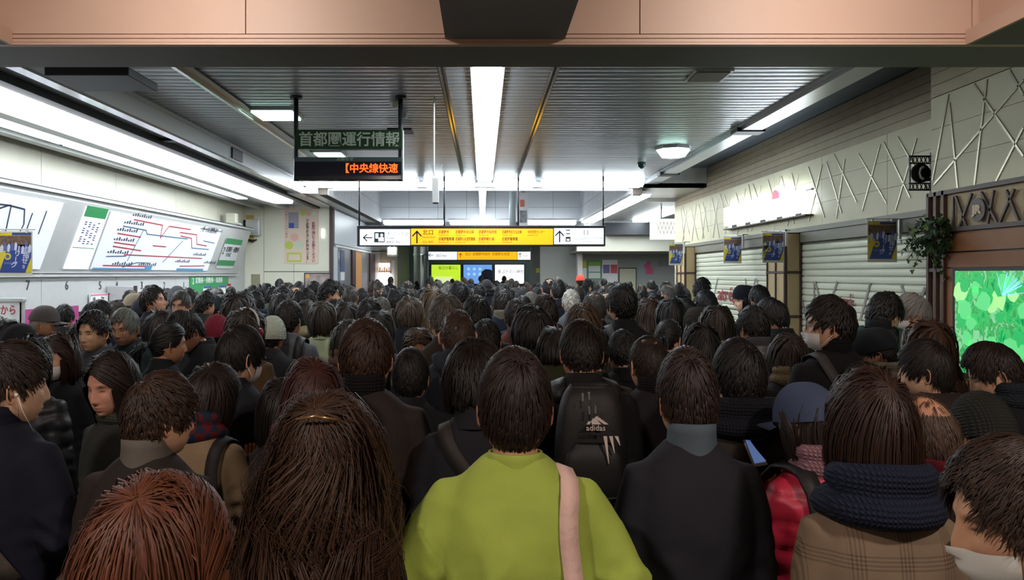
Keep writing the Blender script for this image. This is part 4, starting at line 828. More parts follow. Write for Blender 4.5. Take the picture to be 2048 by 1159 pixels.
# ================================================================ PEOPLE LIBRARY
def people_mat(name, kind):
    m = bpy.data.materials.new(name); m.use_nodes = True; nt = m.node_tree; b = nt.nodes['Principled BSDF']; L = nt.links.new; N = nt.nodes.new
    oi = N('ShaderNodeObjectInfo'); tc = N('ShaderNodeTexCoord')
    def scale(col, fac):
        v = N('ShaderNodeVectorMath'); v.operation = 'SCALE'; L(col, v.inputs[0]); L(fac, v.inputs['Scale']); return v.outputs[0]
    def rng(src, a, b_, c, d):
        mr = N('ShaderNodeMapRange'); mr.inputs[1].default_value = a; mr.inputs[2].default_value = b_; mr.inputs[3].default_value = c; mr.inputs[4].default_value = d; L(src, mr.inputs[0]); return mr.outputs[0]
    if kind == 'hair':
        g = N('ShaderNodeNewGeometry'); f = rng(g.outputs['Random Per Island'], 0, 1, .65, 1.4)
        L(scale(oi.outputs['Color'], f), b.inputs['Base Color'])
        b.inputs['Roughness'].default_value = .48; b.inputs['Specular IOR Level'].default_value = .32
    elif kind == 'skin':
        at = N('ShaderNodeAttribute'); at.attribute_name = 'tint'
        mx = N('ShaderNodeVectorMath'); mx.operation = 'MULTIPLY'; L(oi.outputs['Color'], mx.inputs[0]); L(at.outputs['Color'], mx.inputs[1])
        n = N('ShaderNodeTexNoise'); n.inputs['Scale'].default_value = 30; L(tc.outputs['Object'], n.inputs[0])
        L(scale(mx.outputs[0], rng(n.outputs['Fac'], .3, .7, .92, 1.06)), b.inputs['Base Color'])
        b.inputs['Roughness'].default_value = .5; b.inputs['Subsurface Weight'].default_value = .0
    else:
        n = N('ShaderNodeTexNoise'); n.inputs['Scale'].default_value = 5; n.inputs['Detail'].default_value = 5; L(tc.outputs['Object'], n.inputs[0])
        col = scale(oi.outputs['Color'], rng(n.outputs['Fac'], .3, .7, .82, 1.12))
        h = N('ShaderNodeTexNoise'); h.inputs['Scale'].default_value = 260; L(tc.outputs['Object'], h.inputs[0]); hgt = h.outputs['Fac']; st = .12
        b.inputs['Roughness'].default_value = .85; b.inputs['Specular IOR Level'].default_value = .25
        if kind == 'knit':
            wv = N('ShaderNodeTexWave'); wv.inputs['Scale'].default_value = 26; wv.inputs['Distortion'].default_value = 2; wv.bands_direction = 'Z'; L(tc.outputs['Object'], wv.inputs[0])
            wv2 = N('ShaderNodeTexWave'); wv2.inputs['Scale'].default_value = 30; wv2.inputs['Distortion'].default_value = 1; wv2.bands_direction = 'X'; L(tc.outputs['Object'], wv2.inputs[0])
            ml = N('ShaderNodeMath'); ml.operation = 'MULTIPLY'; L(wv.outputs['Fac'], ml.inputs[0]); L(wv2.outputs['Fac'], ml.inputs[1]); hgt = ml.outputs[0]; st = .9
            col = scale(col, rng(hgt, 0, .8, .6, 1.2))
        if kind == 'nylon': b.inputs['Roughness'].default_value = .45; b.inputs['Specular IOR Level'].default_value = .5; st = .05
        if kind == 'check':
            sp = N('ShaderNodeSeparateXYZ'); L(tc.outputs['Object'], sp.inputs[0])
            fac = None
            for ax, fr, ph in (('X', 9.0, .1), ('Z', 9.0, .3)):
                a1 = N('ShaderNodeMath'); a1.operation = 'MULTIPLY_ADD'; a1.inputs[1].default_value = fr; a1.inputs[2].default_value = ph; L(sp.outputs[ax], a1.inputs[0])
                a2 = N('ShaderNodeMath'); a2.operation = 'FRACT'; L(a1.outputs[0], a2.inputs[0])
                a3 = N('ShaderNodeMath'); a3.operation = 'LESS_THAN'; a3.inputs[1].default_value = .34; L(a2.outputs[0], a3.inputs[0])
                s1 = N('ShaderNodeMath'); s1.operation = 'MULTIPLY'; s1.inputs[1].default_value = 700; L(sp.outputs[ax], s1.inputs[0])
                s2 = N('ShaderNodeMath'); s2.operation = 'SINE'; L(s1.outputs[0], s2.inputs[0])
                s3 = N('ShaderNodeMath'); s3.operation = 'GREATER_THAN'; s3.inputs[1].default_value = 0; L(s2.outputs[0], s3.inputs[0])
                s4 = N('ShaderNodeMath'); s4.operation = 'MULTIPLY'; L(a3.outputs[0], s4.inputs[0]); L(s3.outputs[0], s4.inputs[1])
                if fac is None: fac = s4.outputs[0]
                else:
                    ad = N('ShaderNodeMath'); ad.operation = 'ADD'; L(fac, ad.inputs[0]); L(s4.outputs[0], ad.inputs[1]); fac = ad.outputs[0]
            col = scale(col, rng(fac, 0, 2, 1.08, .45))
        if kind == 'plaid':
            ck = N('ShaderNodeTexChecker'); ck.inputs['Scale'].default_value = 22; ck.inputs['Color1'].default_value = srgb(90,26,34); ck.inputs['Color2'].default_value = srgb(28,44,60); L(tc.outputs['Object'], ck.inputs[0]); col = ck.outputs['Color']
        L(col, b.inputs['Base Color'])
        bp = N('ShaderNodeBump'); bp.inputs['Strength'].default_value = st; bp.inputs['Distance'].default_value = .004; L(hgt, bp.inputs['Height']); L(bp.outputs[0], b.inputs['Normal'])
    return m
PM = {k: people_mat(k+'_by_wearer', k) for k in ('hair', 'skin', 'cloth', 'knit', 'nylon', 'check', 'plaid', 'fur')}
M_maskw = mat('mask_white', (228,228,226), .7); M_glass = mat('spectacle_black', (20,20,22), .3); M_sole = mat('shoe_leather', (26,24,24), .4)
M_eyew = mat('eye_white', (215,208,200), .3); M_iris = mat('iris_dark', (24,16,12), .2)
HC = Vector((0, .018, 1.585)); HP = Vector((0, -.012, 1.475))       # skull centre, neck pivot
def head_pose(yaw, pitch, roll=0):
    R = Matrix.Rotation(math.radians(yaw), 4, 'Z') @ Matrix.Rotation(math.radians(-pitch), 4, 'X') @ Matrix.Rotation(math.radians(roll), 4, 'Y')
    return Matrix.Translation(HP + Vector((0, .0007*pitch, -.0004*max(pitch, 0)))) @ R @ Matrix.Translation(HC-HP) @ Matrix.Scale(1.07, 4)
def sm(x, a, b): t = np.clip((x-a)/(b-a), 0, 1); return t*t*(3-2*t)
def ga(x, s): return np.exp(-(x/s)**2)
def head_surface(th, ph):
    """th 0 = front, ph 0 = crown; returns x, y, z and tint"""
    sx, cx, sp, cp = np.sin(th), np.cos(th), np.sin(ph), np.cos(ph)
    z = .120*cp; t = np.clip(-cp, 0, 1); r = sp
    x = .0745*sx*r*(1+.06*np.sin(math.pi*t))
    fr = np.clip(cx, 0, 1); bk = np.clip(-cx, 0, 1)
    yf = .090*np.power(fr, .85)*np.power(np.clip(1-t**4.5, 0, 1), .5)*np.where(cp > 0, r**.9, 1)
    yb = -.100*bk*r*(1-.42*sm(t, .1, .75))
    y = np.where(cx > 0, yf, yb) - .002
    x = x*(1-.10*sm(t, .55, 1.0))
    ax = np.abs(x); F = np.where(cx > 0, 1., 0.)
    y = y + F*(.020*ga(x, .0105)*sm(z, .030, -.030)*sm(z, -.052, -.036) + .006*ga(ax-.012, .008)*ga(z+.036, .010))
    y = y - F*.0085*ga(ax-.031, .017)*ga(z-.004, .014) + F*.0045*ga(z-.026, .010)*ga(ax-.028, .028) + F*.004*ga(ax-.045, .016)*ga(z+.026, .018)
    y = y + F*(.0065*ga(x, .024)*ga(z+.060, .0045) + .0065*ga(x, .020)*ga(z+.071, .005) - .003*ga(x, .02)*ga(z+.0655, .0022) + .007*ga(x, .02)*ga(z+.098, .014) - .004*ga(x, .02)*ga(z+.084, .006))
    lid = F*(.0035*ga(ax-.031, .012)*ga(z-.0035, .005)); y = y + lid
    T = np.ones(x.shape+(4,))
    lip = F*ga(x, .021)**2*(ga(z+.0655, .0085)); 
    T[..., 1] -= .32*lip; T[..., 2] -= .30*lip; T[..., 0] -= .10*lip
    ln = F*ga(x, .022)*ga(z+.0655, .0022); T[..., :3] *= (1-.55*ln)[..., None]
    ey = F*np.clip(ga(ax-.031, .0135)**2*ga(z-.0045+.08*(ax-.031)**2/.01, .0032)*1.6, 0, 1); T[..., :3] *= (1-.88*ey)[..., None]
    br = F*np.clip(ga(ax-.031, .017)**2*ga(z-.0225+12*(ax-.030)**2, .0042)*1.5, 0, 1); T[..., :3] *= (1-.82*br)[..., None]
    ns = F*ga(ax-.008, .004)*ga(z+.044, .003); T[..., :3] *= (1-.5*ns)[..., None]
    return x, y, z, T
def grid_faces(nr, nc, off=0, wrap=True):
    f = []
    for i in range(nr-1):
        for j in range(nc if wrap else nc-1):
            k = (j+1) % nc; f.append((off+i*nc+j, off+(i+1)*nc+j, off+(i+1)*nc+k, off+i*nc+k))
    return f
_cache = {}
def cached(fn):
    def w_(*a):
        k = (fn.__name__,)+a
        if k not in _cache: _cache[k] = fn(*a)
        return _cache[k]
    return w_
def ear_geo(side):
    V, Fc = [], []
    n, m = 14, 6
    for i in range(n):
        u = 2*math.pi*i/n; cxx = .0155*math.cos(u)*(1.0 if math.sin(u) < .3 else 1.15); cz = .030*math.sin(u)-.003
        for j in range(m):
            v = 2*math.pi*j/m; rr = .0052 if math.sin(u) > -.6 else .0065
            V.append((rr*math.sin(v)*.9, cxx*(1+rr*math.cos(v)/.0155*.55), cz*(1+rr*math.cos(v)/.03*.6)))
    for i in range(n):
        for j in range(m): Fc.append((i*m+j, ((i+1)%n)*m+j, ((i+1)%n)*m+(j+1)%m, i*m+(j+1)%m))
    b0 = len(V)                      # bowl
    for i in range(10): u = 2*math.pi*i/10; V.append((-.002, .014*math.cos(u), .028*math.sin(u)-.003))
    V.append((-.006, .0, 0)); V.append((.003, .004, .0))
    for i in range(10): Fc.append((b0+i, b0+(i+1)%10, b0+10)); Fc.append((b0+(i+1)%10, b0+i, b0+11))
    V = np.array(V); a = math.radians(-32)
    x = V[:, 0]*math.cos(a)-V[:, 1]*math.sin(a); y = V[:, 0]*math.sin(a)+V[:, 1]*math.cos(a)
    x, y = V[:, 0]-V[:, 1]*.55, V[:, 1]*.88
    V = np.stack([(x+.0765)*side, y-.010, V[:, 2]-.006], 1)
    if side < 0: Fc = [f[::-1] for f in Fc]
    return V, Fc
def tube_np(pts, rs, n=12, fl=1.0):
    mb = MB(); mb.tube(pts, list(rs), n); return np.array(mb.v), mb.f
ARMS = {   # elbow, wrist (right side; x mirrored for left), per side
 'down': (((.203,-.03,1.10),(.205,.05,.86)),)*2,
 'phone': (((.235,.02,1.12),(.10,.25,1.22)),)*2,
 'phone_high': (((.235,.02,1.14),(.085,.24,1.31)),)*2,
 'right_up': (((.235,.02,1.12),(.09,.25,1.24)), ((.203,-.03,1.10),(.205,.05,.86))),
 'left_up': (((.203,-.03,1.10),(.205,.05,.86)), ((.235,.02,1.12),(.09,.25,1.24))),
 'front': (((.245,-.02,1.12),(.12,.20,1.00)),)*2,
 'wide': (((.285,-.055,1.13),(.16,.17,1.04)),)*2,
}
def limb_hand(wrist, elbow, side):
    """hand: palm plus four fingers and a thumb, curled"""
    W = Vector(wrist); d = (W-Vector(elbow)).normalized(); V, Fc = [], []
    up = Vector((0,0,1)) if abs(d.z) < .8 else Vector((0,1,0))
    s = d.cross(up).normalized(); n = s.cross(d).normalized()
    def add(pts, rs, k=8):
        v, f = tube_np(pts, rs, k); o = sum(len(a) for a in V); V.append(v); Fc.extend([tuple(i+o for i in q) for q in f])
    P = lambda a, b, c: tuple(W+d*a+s*b+n*c)
    for b in (-.024, -.008, .008, .024): add([P(-.01, b*.6, 0), P(.03, b*.9, 0), P(.085, b, .002)], [.017, .017, .013])
    for k, (b, L) in enumerate(((-.028, .062), (-.010, .074), (.009, .070), (.027, .052))):
        add([P(.078, b, 0), P(.078+L*.45, b, .008), P(.078+L*.78, b*.95, .028), P(.078+L*.8, b*.9, .048)], [.0095, .009, .008, .006])
    t = -1 if side > 0 else 1
    add([P(.015, .022*t, .006), P(.045, .044*t, .016), P(.072, .048*t, .034), P(.09, .040*t, .046)], [.014, .0115, .0095, .0075])
    return np.vstack(V), Fc
@cached
def body_mesh(yaw, pitch, roll, arms, hi, shape='man'):
    kx = 1.0 if shape == 'man' else .88
    nc, nr = (64, 58) if hi else (30, 26)
    M = np.array(head_pose(yaw, pitch, roll))
    j = np.arange(nc)/nc*2*math.pi; j = j - .42*np.sin(j)*(1 if hi else .5)       # denser at the front
    ph = np.linspace(.02, math.pi-.02, nr)
    if hi: ph = ph - .22*np.sin(2*ph-.3)*-.5
    ph = np.clip(ph, .02, math.pi-.02)
    TH, PH = np.meshgrid(j, ph)
    x, y, z, T = head_surface(TH, PH); V = np.stack([x, y, z], -1).reshape(-1, 3); T = T.reshape(-1, 4)
    Fc = grid_faces(nr, nc); Fc.append(tuple(range(nc-1, -1, -1))[::-1]); Fc.append(tuple((nr-1)*nc+k for k in range(nc)))
    VV = [V]; off = len(V); TT = [T]
    for s in (-1, 1):
        ev, ef = ear_geo(s); VV.append(ev); t = np.ones((len(ev), 4)); t[:, 1] *= .88; t[:, 2] *= .85; TT.append(t); Fc += [tuple(i+off for i in f) for f in ef]; off += len(ev)
    V = np.vstack(VV); V = V @ M[:3, :3].T + M[:3, 3]; VV = [V]
    def add(v, f):
        nonlocal off
        VV.append(v); TT.append(np.ones((len(v), 4))); Fc.extend([tuple(i+off for i in q) for q in f]); off += len(v)
    hp = lambda a: tuple(M[:3, :3] @ np.array(a) + M[:3, 3])
    n1, n2 = hp((0, -.030, -.075)), hp((0, -.012, -.02))
    v, f = tube_np([(0,-.025,1.33), (0,-.02,1.40), (0,-.014,1.44), n1, n2], [.085, .064, .056, .055, .052], 20); add(v, f)
    v, f = tube_np([(0,0,.80), (0,0,.95), (0,0,1.1), (0,-.01,1.25), (0,-.02,1.36)], [.10, .10, .09, .09, .07], 14); add(v, f)
    for s in (1, -1):
        (ex, ey, ez), (wx, wy, wz) = ARMS[arms][0 if s > 0 else 1]
        ex *= kx; wx *= kx if shape == 'man' else .9; sw = .158 if shape == 'man' else .140
        v, f = tube_np([(.10*s,-.01,1.34), (sw*s,-.01,1.335), (ex*s,ey,ez), (wx*s,wy,wz)], [.04,.042,.034,.026], 10); add(v, f)
        v, f = limb_hand((wx*s,wy,wz), (ex*s,ey,ez), s); add(v, f)
        v, f = tube_np([(.07*s,0,.90), (.09*s,.01,.80), (.09*s,.015,.48), (.09*s,-.01,.10), (.09*s,0,.05)], [.07,.085,.055,.04,.045], 10); add(v, f)
    me = npmesh('body', np.vstack(VV), Fc, True, col=np.vstack(TT)); me.materials.append(PM['skin']); return me
SEC = {  # z, half width, half depth, y offset
 'man': [(.76,.215,.145,0),(.95,.195,.140,0),(1.10,.185,.138,-.005),(1.22,.188,.140,-.008),(1.30,.184,.132,-.012),(1.36,.174,.118,-.015),(1.40,.154,.104,-.018),(1.435,.122,.091,-.018),(1.46,.090,.080,-.016),(1.48,.072,.070,-.014)],
 'woman': [(.70,.225,.150,0),(.90,.200,.140,0),(1.08,.175,.125,-.002),(1.20,.180,.128,-.006),(1.29,.178,.122,-.010),(1.35,.160,.110,-.013),(1.39,.136,.096,-.015),(1.425,.102,.082,-.015),(1.45,.076,.070,-.014),(1.468,.063,.062,-.012)],
}
def torso_at(shape, z):
    S = SEC[shape]
    zs = [s[0] for s in S]; return [float(np.interp(z, zs, [s[i] for s in S])) for i in (1, 2, 3)]
def back_y(shape, x, z, front=False, puff=0):
    a, b, c = torso_at(shape, z); a += puff; b += puff
    q = max(0.05, 1-abs(x/a)**2.4)**.5; return c + (b*q if front else -b*q)
@cached
def coat_mesh(shape, arms, style, hem, seed):
    """coat, torso and sleeves fused into one surface"""
    puff = .018 if style == 'puffer' else 0
    bm = []; V, Fc = [], []; off = 0
    def add(v, f):
        nonlocal off
        V.append(np.asarray(v, dtype=float)); Fc.extend([tuple(i+off for i in q) for q in f]); off += len(v)
    S = SEC[shape]; rings = []; n = 28
    zs = [z for z in np.linspace(hem, 1.475 if shape == 'man' else 1.465, 22)]
    for z in zs:
        a, b, c = torso_at(shape, z)
        fl = .03*max(0, (1.0-z))*(1.6 if hem < .7 else 1)
        for k in range(n):
            u = 2*math.pi*k/n; cu, su = math.cos(u), math.sin(u)
            e_ = 2/2.5; rings.append(((a+puff+fl)*math.copysign(abs(cu)**e_, cu), c+(b+puff+fl)*math.copysign(abs(su)**e_, su), z))
    f = grid_faces(len(zs), n); f = [q[::-1] for q in f]; f.append(tuple(range(n))); f.append(tuple((len(zs)-1)*n+k for k in range(n-1, -1, -1))); add(rings, f)
    w = .157 if shape == 'man' else .140; zr = 1.356 if shape == 'man' else 1.345; r0 = (.070 if shape == 'man' else .061)+puff*.7
    for s in (1, -1):
        (ex, ey, ez), (wx, wy, wz) = ARMS[arms][0 if s > 0 else 1]
        if shape == 'woman': ex *= .88; wx *= .9
        sh = Vector((w*s, -.012, zr)); el = Vector((ex*s, ey, ez)); wr = Vector((wx*s, wy, wz))
        pts = [Vector((w*s*.5, -.014, zr+.014)), sh, sh.lerp(el, .35)+Vector((.006*s,0,0)), sh.lerp(el, .75), el, el.lerp(wr, .3), el.lerp(wr, .7), wr]
        v, f = tube_np(pts, [r0*.85, r0, r0*.95, r0*.88, r0*.86, r0*.82, r0*.74, r0*.66], 14); add(v, f)
    me = npmesh('coat_src', np.vstack(V), Fc); o = bpy.data.objects.new('coat_src', me); COL.objects.link(o)
    m = o.modifiers.new('r', 'REMESH'); m.mode = 'VOXEL'; m.voxel_size = .0125
    s_ = o.modifiers.new('s', 'SMOOTH'); s_.iterations = 6; s_.factor = .6
    bpy.context.view_layer.update(); dg = bpy.context.evaluated_depsgraph_get()
    out = bpy.data.meshes.new_from_object(o.evaluated_get(dg)); bpy.data.objects.remove(o)
    nv = len(out.vertices); co = np.empty(nv*3, dtype=np.float32); out.vertices.foreach_get('co', co); co = co.reshape(-1, 3)
    nn = np.empty(nv*3, dtype=np.float32); out.vertices.foreach_get('normal', nn); nn = nn.reshape(-1, 3)
    x, y, z = co.T; rg = np.random.default_rng(seed)
    d = np.zeros(nv)
    if style == 'puffer':
        arm = sm(np.abs(x), .19, .22)
        d += .011*np.abs(np.sin(z*math.pi/.085+.3*x*4))**.55 - .006
        d += .002*np.sin(x*70+3*np.sin(z*40))
    amp = {'coat': .006, 'puffer': .003, 'soft': .009, 'shirt': .0075}[style]
    for k in range(7):
        a = rg.uniform(-1, 1, 3)*np.array((22, 14, 9)); ph = rg.uniform(0, 6.28)
        wob = 1.4*np.sin(x*rg.uniform(5, 12)+z*rg.uniform(4, 9)+ph)
        v = np.sin(co @ a + wob + ph); d += amp*.42*(1-np.abs(v))**2.2*np.where(z < 1.38, 1, .3)*(.4+.6*sm(1.36-z, .0, .25))
    if style == 'shirt':
        for k_, (kx_, kz_, p_) in enumerate(((26, 11, .4), (-21, 14, 1.9), (17, -7, 4.0))): d += .013*(1-np.abs(np.sin((x*kx_+z*kz_)*.75+p_+.5*np.sin(z*13))))**2.5*sm(1.33-z, 0, .2)
    # folds fanning out of the armpits and elbows
    for s in (1, -1):
        rr = np.hypot(x-s*.16, z-1.20); an = np.arctan2(z-1.20, s*(x-s*.16)); d += amp*.45*np.sin(an*5+2*np.sin(rr*20))*ga(rr-.09, .06)*sm(1.26-z, 0, .05)
        ez = ARMS[arms][0 if s > 0 else 1][0][2]; q = ga(z-ez, .07)*sm(s*x, .14, .2); d += amp*1.1*np.sin((z-ez)*95+y*30+3*np.sin(x*25))*q
    if style != 'shirt' and arms in ('down',): d += -.004*ga(x, .004)*sm(1.15-z, 0, .1)*(y < 0)
    co = co + nn*d[:, None]
    out.vertices.foreach_set('co', co.ravel()); out.shade_smooth(); out.update(); out.name = 'coat'; out.materials.clear(); return out
def torso_ring(shape, z, off, n=36, e_=.8, ysh=0):
    a, b, c = torso_at(shape, z); return [((a+off)*math.copysign(abs(math.cos(2*math.pi*k/n))**e_, math.cos(2*math.pi*k/n)), c+ysh+(b+off)*math.copysign(abs(math.sin(2*math.pi*k/n))**e_, math.sin(2*math.pi*k/n)), z) for k in range(n)]
@cached
def collar_mesh(shape, kind):
    n = 40; V = []; rings = []
    def ell(a, b, c, z, tilt=0, lump=0, seed=0, op=0):
        return [(a*math.cos(2*math.pi*k/n)*(1+lump*math.sin(5*2*math.pi*k/n+seed)), c+b*math.sin(2*math.pi*k/n)*(1+lump*math.sin(3*2*math.pi*k/n+seed)), z+tilt*-math.sin(2*math.pi*k/n)*1.0+op*(math.sin(2*math.pi*k/n) > .7)*-.02) for k in range(n)]
    W = 1.0 if shape == 'man' else .88
    if kind == 'stand': prof = [(.085,.084,1.425,.0),(.074,.078,1.45,.0),(.070,.075,1.49,.006),(.069,.074,1.51,.008),(.063,.068,1.512,.008),(.060,.064,1.46,.0)]
    elif kind == 'low': prof = [(.092,.090,1.418,.0),(.076,.080,1.445,.0),(.068,.074,1.468,.004),(.067,.073,1.484,.006),(.061,.067,1.485,.006),(.058,.062,1.44,.0)]
    elif kind == 'high': prof = [(.092,.090,1.42,0),(.078,.082,1.45,.0),(.074,.079,1.50,.006),(.074,.078,1.525,.008),(.066,.071,1.527,.008),(.062,.066,1.46,0)]
    elif kind == 'fold': prof = [(.108,.104,1.412,.012),(.098,.098,1.430,.012),(.078,.082,1.480,.012),(.072,.077,1.492,.012),(.066,.071,1.488,.010),(.062,.066,1.44,.0)]
    elif kind == 'turtle': prof = [(.088,.082,1.425,0),(.073,.074,1.45,0),(.070,.073,1.47,.004),(.074,.077,1.485,.005),(.071,.074,1.50,.006),(.073,.076,1.515,.006),(.069,.072,1.532,.007),(.062,.066,1.53,.007)]
    elif kind == 'shirt': prof = [(.068,.072,1.452,.0),(.064,.068,1.478,.006),(.062,.066,1.493,.008),(.058,.062,1.49,.008),(.056,.06,1.45,.0)]
    elif kind == 'scarf': prof = [(.105,.098,1.412,.0),(.128,.118,1.428,.002),(.134,.122,1.452,.004),(.118,.110,1.474,.004),(.112,.106,1.480,.006),(.122,.112,1.492,.008),(.118,.108,1.516,.010),(.098,.094,1.530,.010),(.074,.076,1.522,.008),(.068,.070,1.47,.004)]
    elif kind == 'snood': prof = [(.120,.110,1.385,.0),(.168,.145,1.395,.002),(.182,.156,1.415,.004),(.172,.150,1.440,.006),(.145,.134,1.456,.006),(.142,.132,1.462,.010),(.150,.138,1.475,.012),(.146,.134,1.500,.016),(.122,.116,1.520,.018),(.088,.090,1.518,.014),(.076,.078,1.47,.006)]
    elif kind == 'shoulder_yoke': prof = [(.1,.1,1.4,0),(.08,.08,1.45,0)]
    for i, (a, b, z, t) in enumerate(prof):
        lump = {'scarf': .035, 'snood': .03}.get(kind, .008)
        rings += ell(a*W, b*W, -.018, z, t, lump, i*.6 if kind in ('scarf', 'snood') else i*.1)
    f = grid_faces(len(prof), n); f = [q[::-1] for q in f]
    me = npmesh('collar', rings, f, True)
    return me
@cached
def hood_mesh(shape, kind):
    """hood lying folded on the upper back"""
    V = []; n = 30; m = 14
    for i in range(m):
        t = i/(m-1)
        for k in range(n):
            u = math.pi*k/(n-1)              # across the back from one side of the neck to the other
            R = .085+.055*math.sin(math.pi*min(1, t*1.05))**.8
            cu, su = math.cos(u), math.sin(u)
            zc = 1.50-.17*t*(.35+.65*su)
            thick = (.052+.012*math.sin(u*5))*math.sin(math.pi*t)**.7*su**.5
            V.append(((.085+.05*math.sin(math.pi*t))*cu*(1-.15*t), -.02-(.070+.045*math.sin(math.pi*t*.9)+thick)*su-.004*math.sin(u*9+t*5), zc+.010*math.sin(u*7)*t))
    f = grid_faces(m, n, wrap=False)
    # inner lip
    me = npmesh('hood', V, f, True)
    if kind == 'fur':
        co = np.array(V); off = len(V); V2 = list(V); rg = np.random.default_rng(3); F2 = list(f)
        for k in range(900):
            i = int(rg.integers(0, n)); u = math.pi*i/(n-1); t = rg.uniform(-.1, 1)
            bp = np.array((.125*math.cos(u), -.03-.125*math.sin(u), 1.475-.06*math.sin(u)))
            a = rg.uniform(0, 6.28); r = .028; c = bp+np.array((math.cos(u)*math.cos(a)*r, -math.sin(u)*math.cos(a)*r, math.sin(a)*r)); d = (c-bp); tip = c+d*rg.uniform(.5, 1.1)+rg.normal(0, .005, 3); sd = rg.normal(0, .004, 3)
            V2 += [tuple(c-sd), tuple(c+sd), tuple(tip)]; F2.append((off, off+1, off+2)); off += 3
        me = npmesh('hood', V2, F2, True)
    return me
@cached
def trousers_mesh(kind):
    mb = []; V, Fc = [], []; off = 0
    parts = [([(0,0,.72),(0,0,.84),(0,0,.98)], [.115,.12,.11], 18)]
    for s in (1, -1): parts.append(([(.08*s,0,.86),(.09*s,.01,.75),(.095*s,.015,.50),(.095*s,0,.30),(.095*s,-.005,.07)], [.082,.086,.074,.066,.066], 14))
    for p, r, n in parts:
        v, f = tube_np(p, r, n); V.append(v); Fc += [tuple(i+off for i in q) for q in f]; off += len(v)
    if kind == 'skirt':
        v, f = tube_np([(0,0,.5),(0,0,.7),(0,0,.98)], [.24,.2,.15], 20); V.append(v); Fc += [tuple(i+off for i in q) for q in f]
    me = npmesh('trousers', np.vstack(V), Fc, True); me.materials.append(PM['cloth']); return me
@cached
def shoe_mesh():
    mb = MB(); mb.tube([(0,-.09,.045),(0,-.06,.05),(0,.02,.048),(0,.10,.034),(0,.165,.026)], [.03,.044,.045,.036,.018], 10)
    V = np.array(mb.v); V[:, 2] = np.maximum(V[:, 2], 0.002); me = npmesh('shoe', V, mb.f, True); me.materials.append(M_sole); return me
# ---- hair ------------------------------------------------------
E0 = np.array((.0775, .1005, .1235))
def zline(a):      # lowest hair elevation (unit sphere z) for azimuth a (0 front, pi back)
    return np.interp(np.abs(a), [0, .55, .95, 1.25, 1.45, 1.7, 1.95, 2.3, math.pi], [.60, .55, .38, .05, -.12, .20, -.25, -.58, -.66])
HS = {  # n, length, top offset, lift, wave, width, gravity
 'short':  dict(n=1500, L=.055, off=.17, lift=.10, wave=.0, w=.0075, g=.35, side=.07),
 'crop':   dict(n=1500, L=.022, off=.055, lift=.10, wave=.0, w=.005, g=.1, side=.04),
 'messy':  dict(n=1300, L=.065, off=.15, lift=.20, wave=.006, w=.0085, g=.25, side=.12),
 'slick':  dict(n=1300, L=.080, off=.13, lift=.02, wave=.0, w=.0075, g=.3, side=.04),
 'bobflat': dict(n=1500, L=.19, off=.05, lift=.0, wave=.002, w=.0085, g=.9, side=.05, drop=.13),
 'bob':    dict(n=1700, L=.25, off=.16, lift=.02, wave=.002, w=.0085, g=.9, side=.20, drop=.135),
 'mush':   dict(n=1800, L=.235, off=.16, lift=.02, wave=.001, w=.0080, g=.8, side=.14, drop=.095),
 'long':   dict(n=1800, L=.46, off=.16, lift=.01, wave=.003, w=.0095, g=1.0, side=.13, drop=.36),
 'wavy':   dict(n=2000, L=.60, off=.22, lift=.04, wave=.13, w=.0085, g=1.0, side=.2, drop=.44),
 'curly':  dict(n=1500, L=.15, off=.24, lift=.25, wave=.016, w=.0085, g=.7, side=.2, drop=.10),
 'pony':   dict(n=1400, L=.085, off=.08, lift=.0, wave=.0, w=.0075, g=.0, side=.06, tie=1),
 'bald':   dict(n=1100, L=.03, off=.05, lift=.05, wave=.0, w=.005, g=.3, side=.04, bald=1),
 'thin':   dict(n=1300, L=.03, off=.07, lift=.08, wave=.0, w=.005, g=.3, side=.05, bald=.45),
}
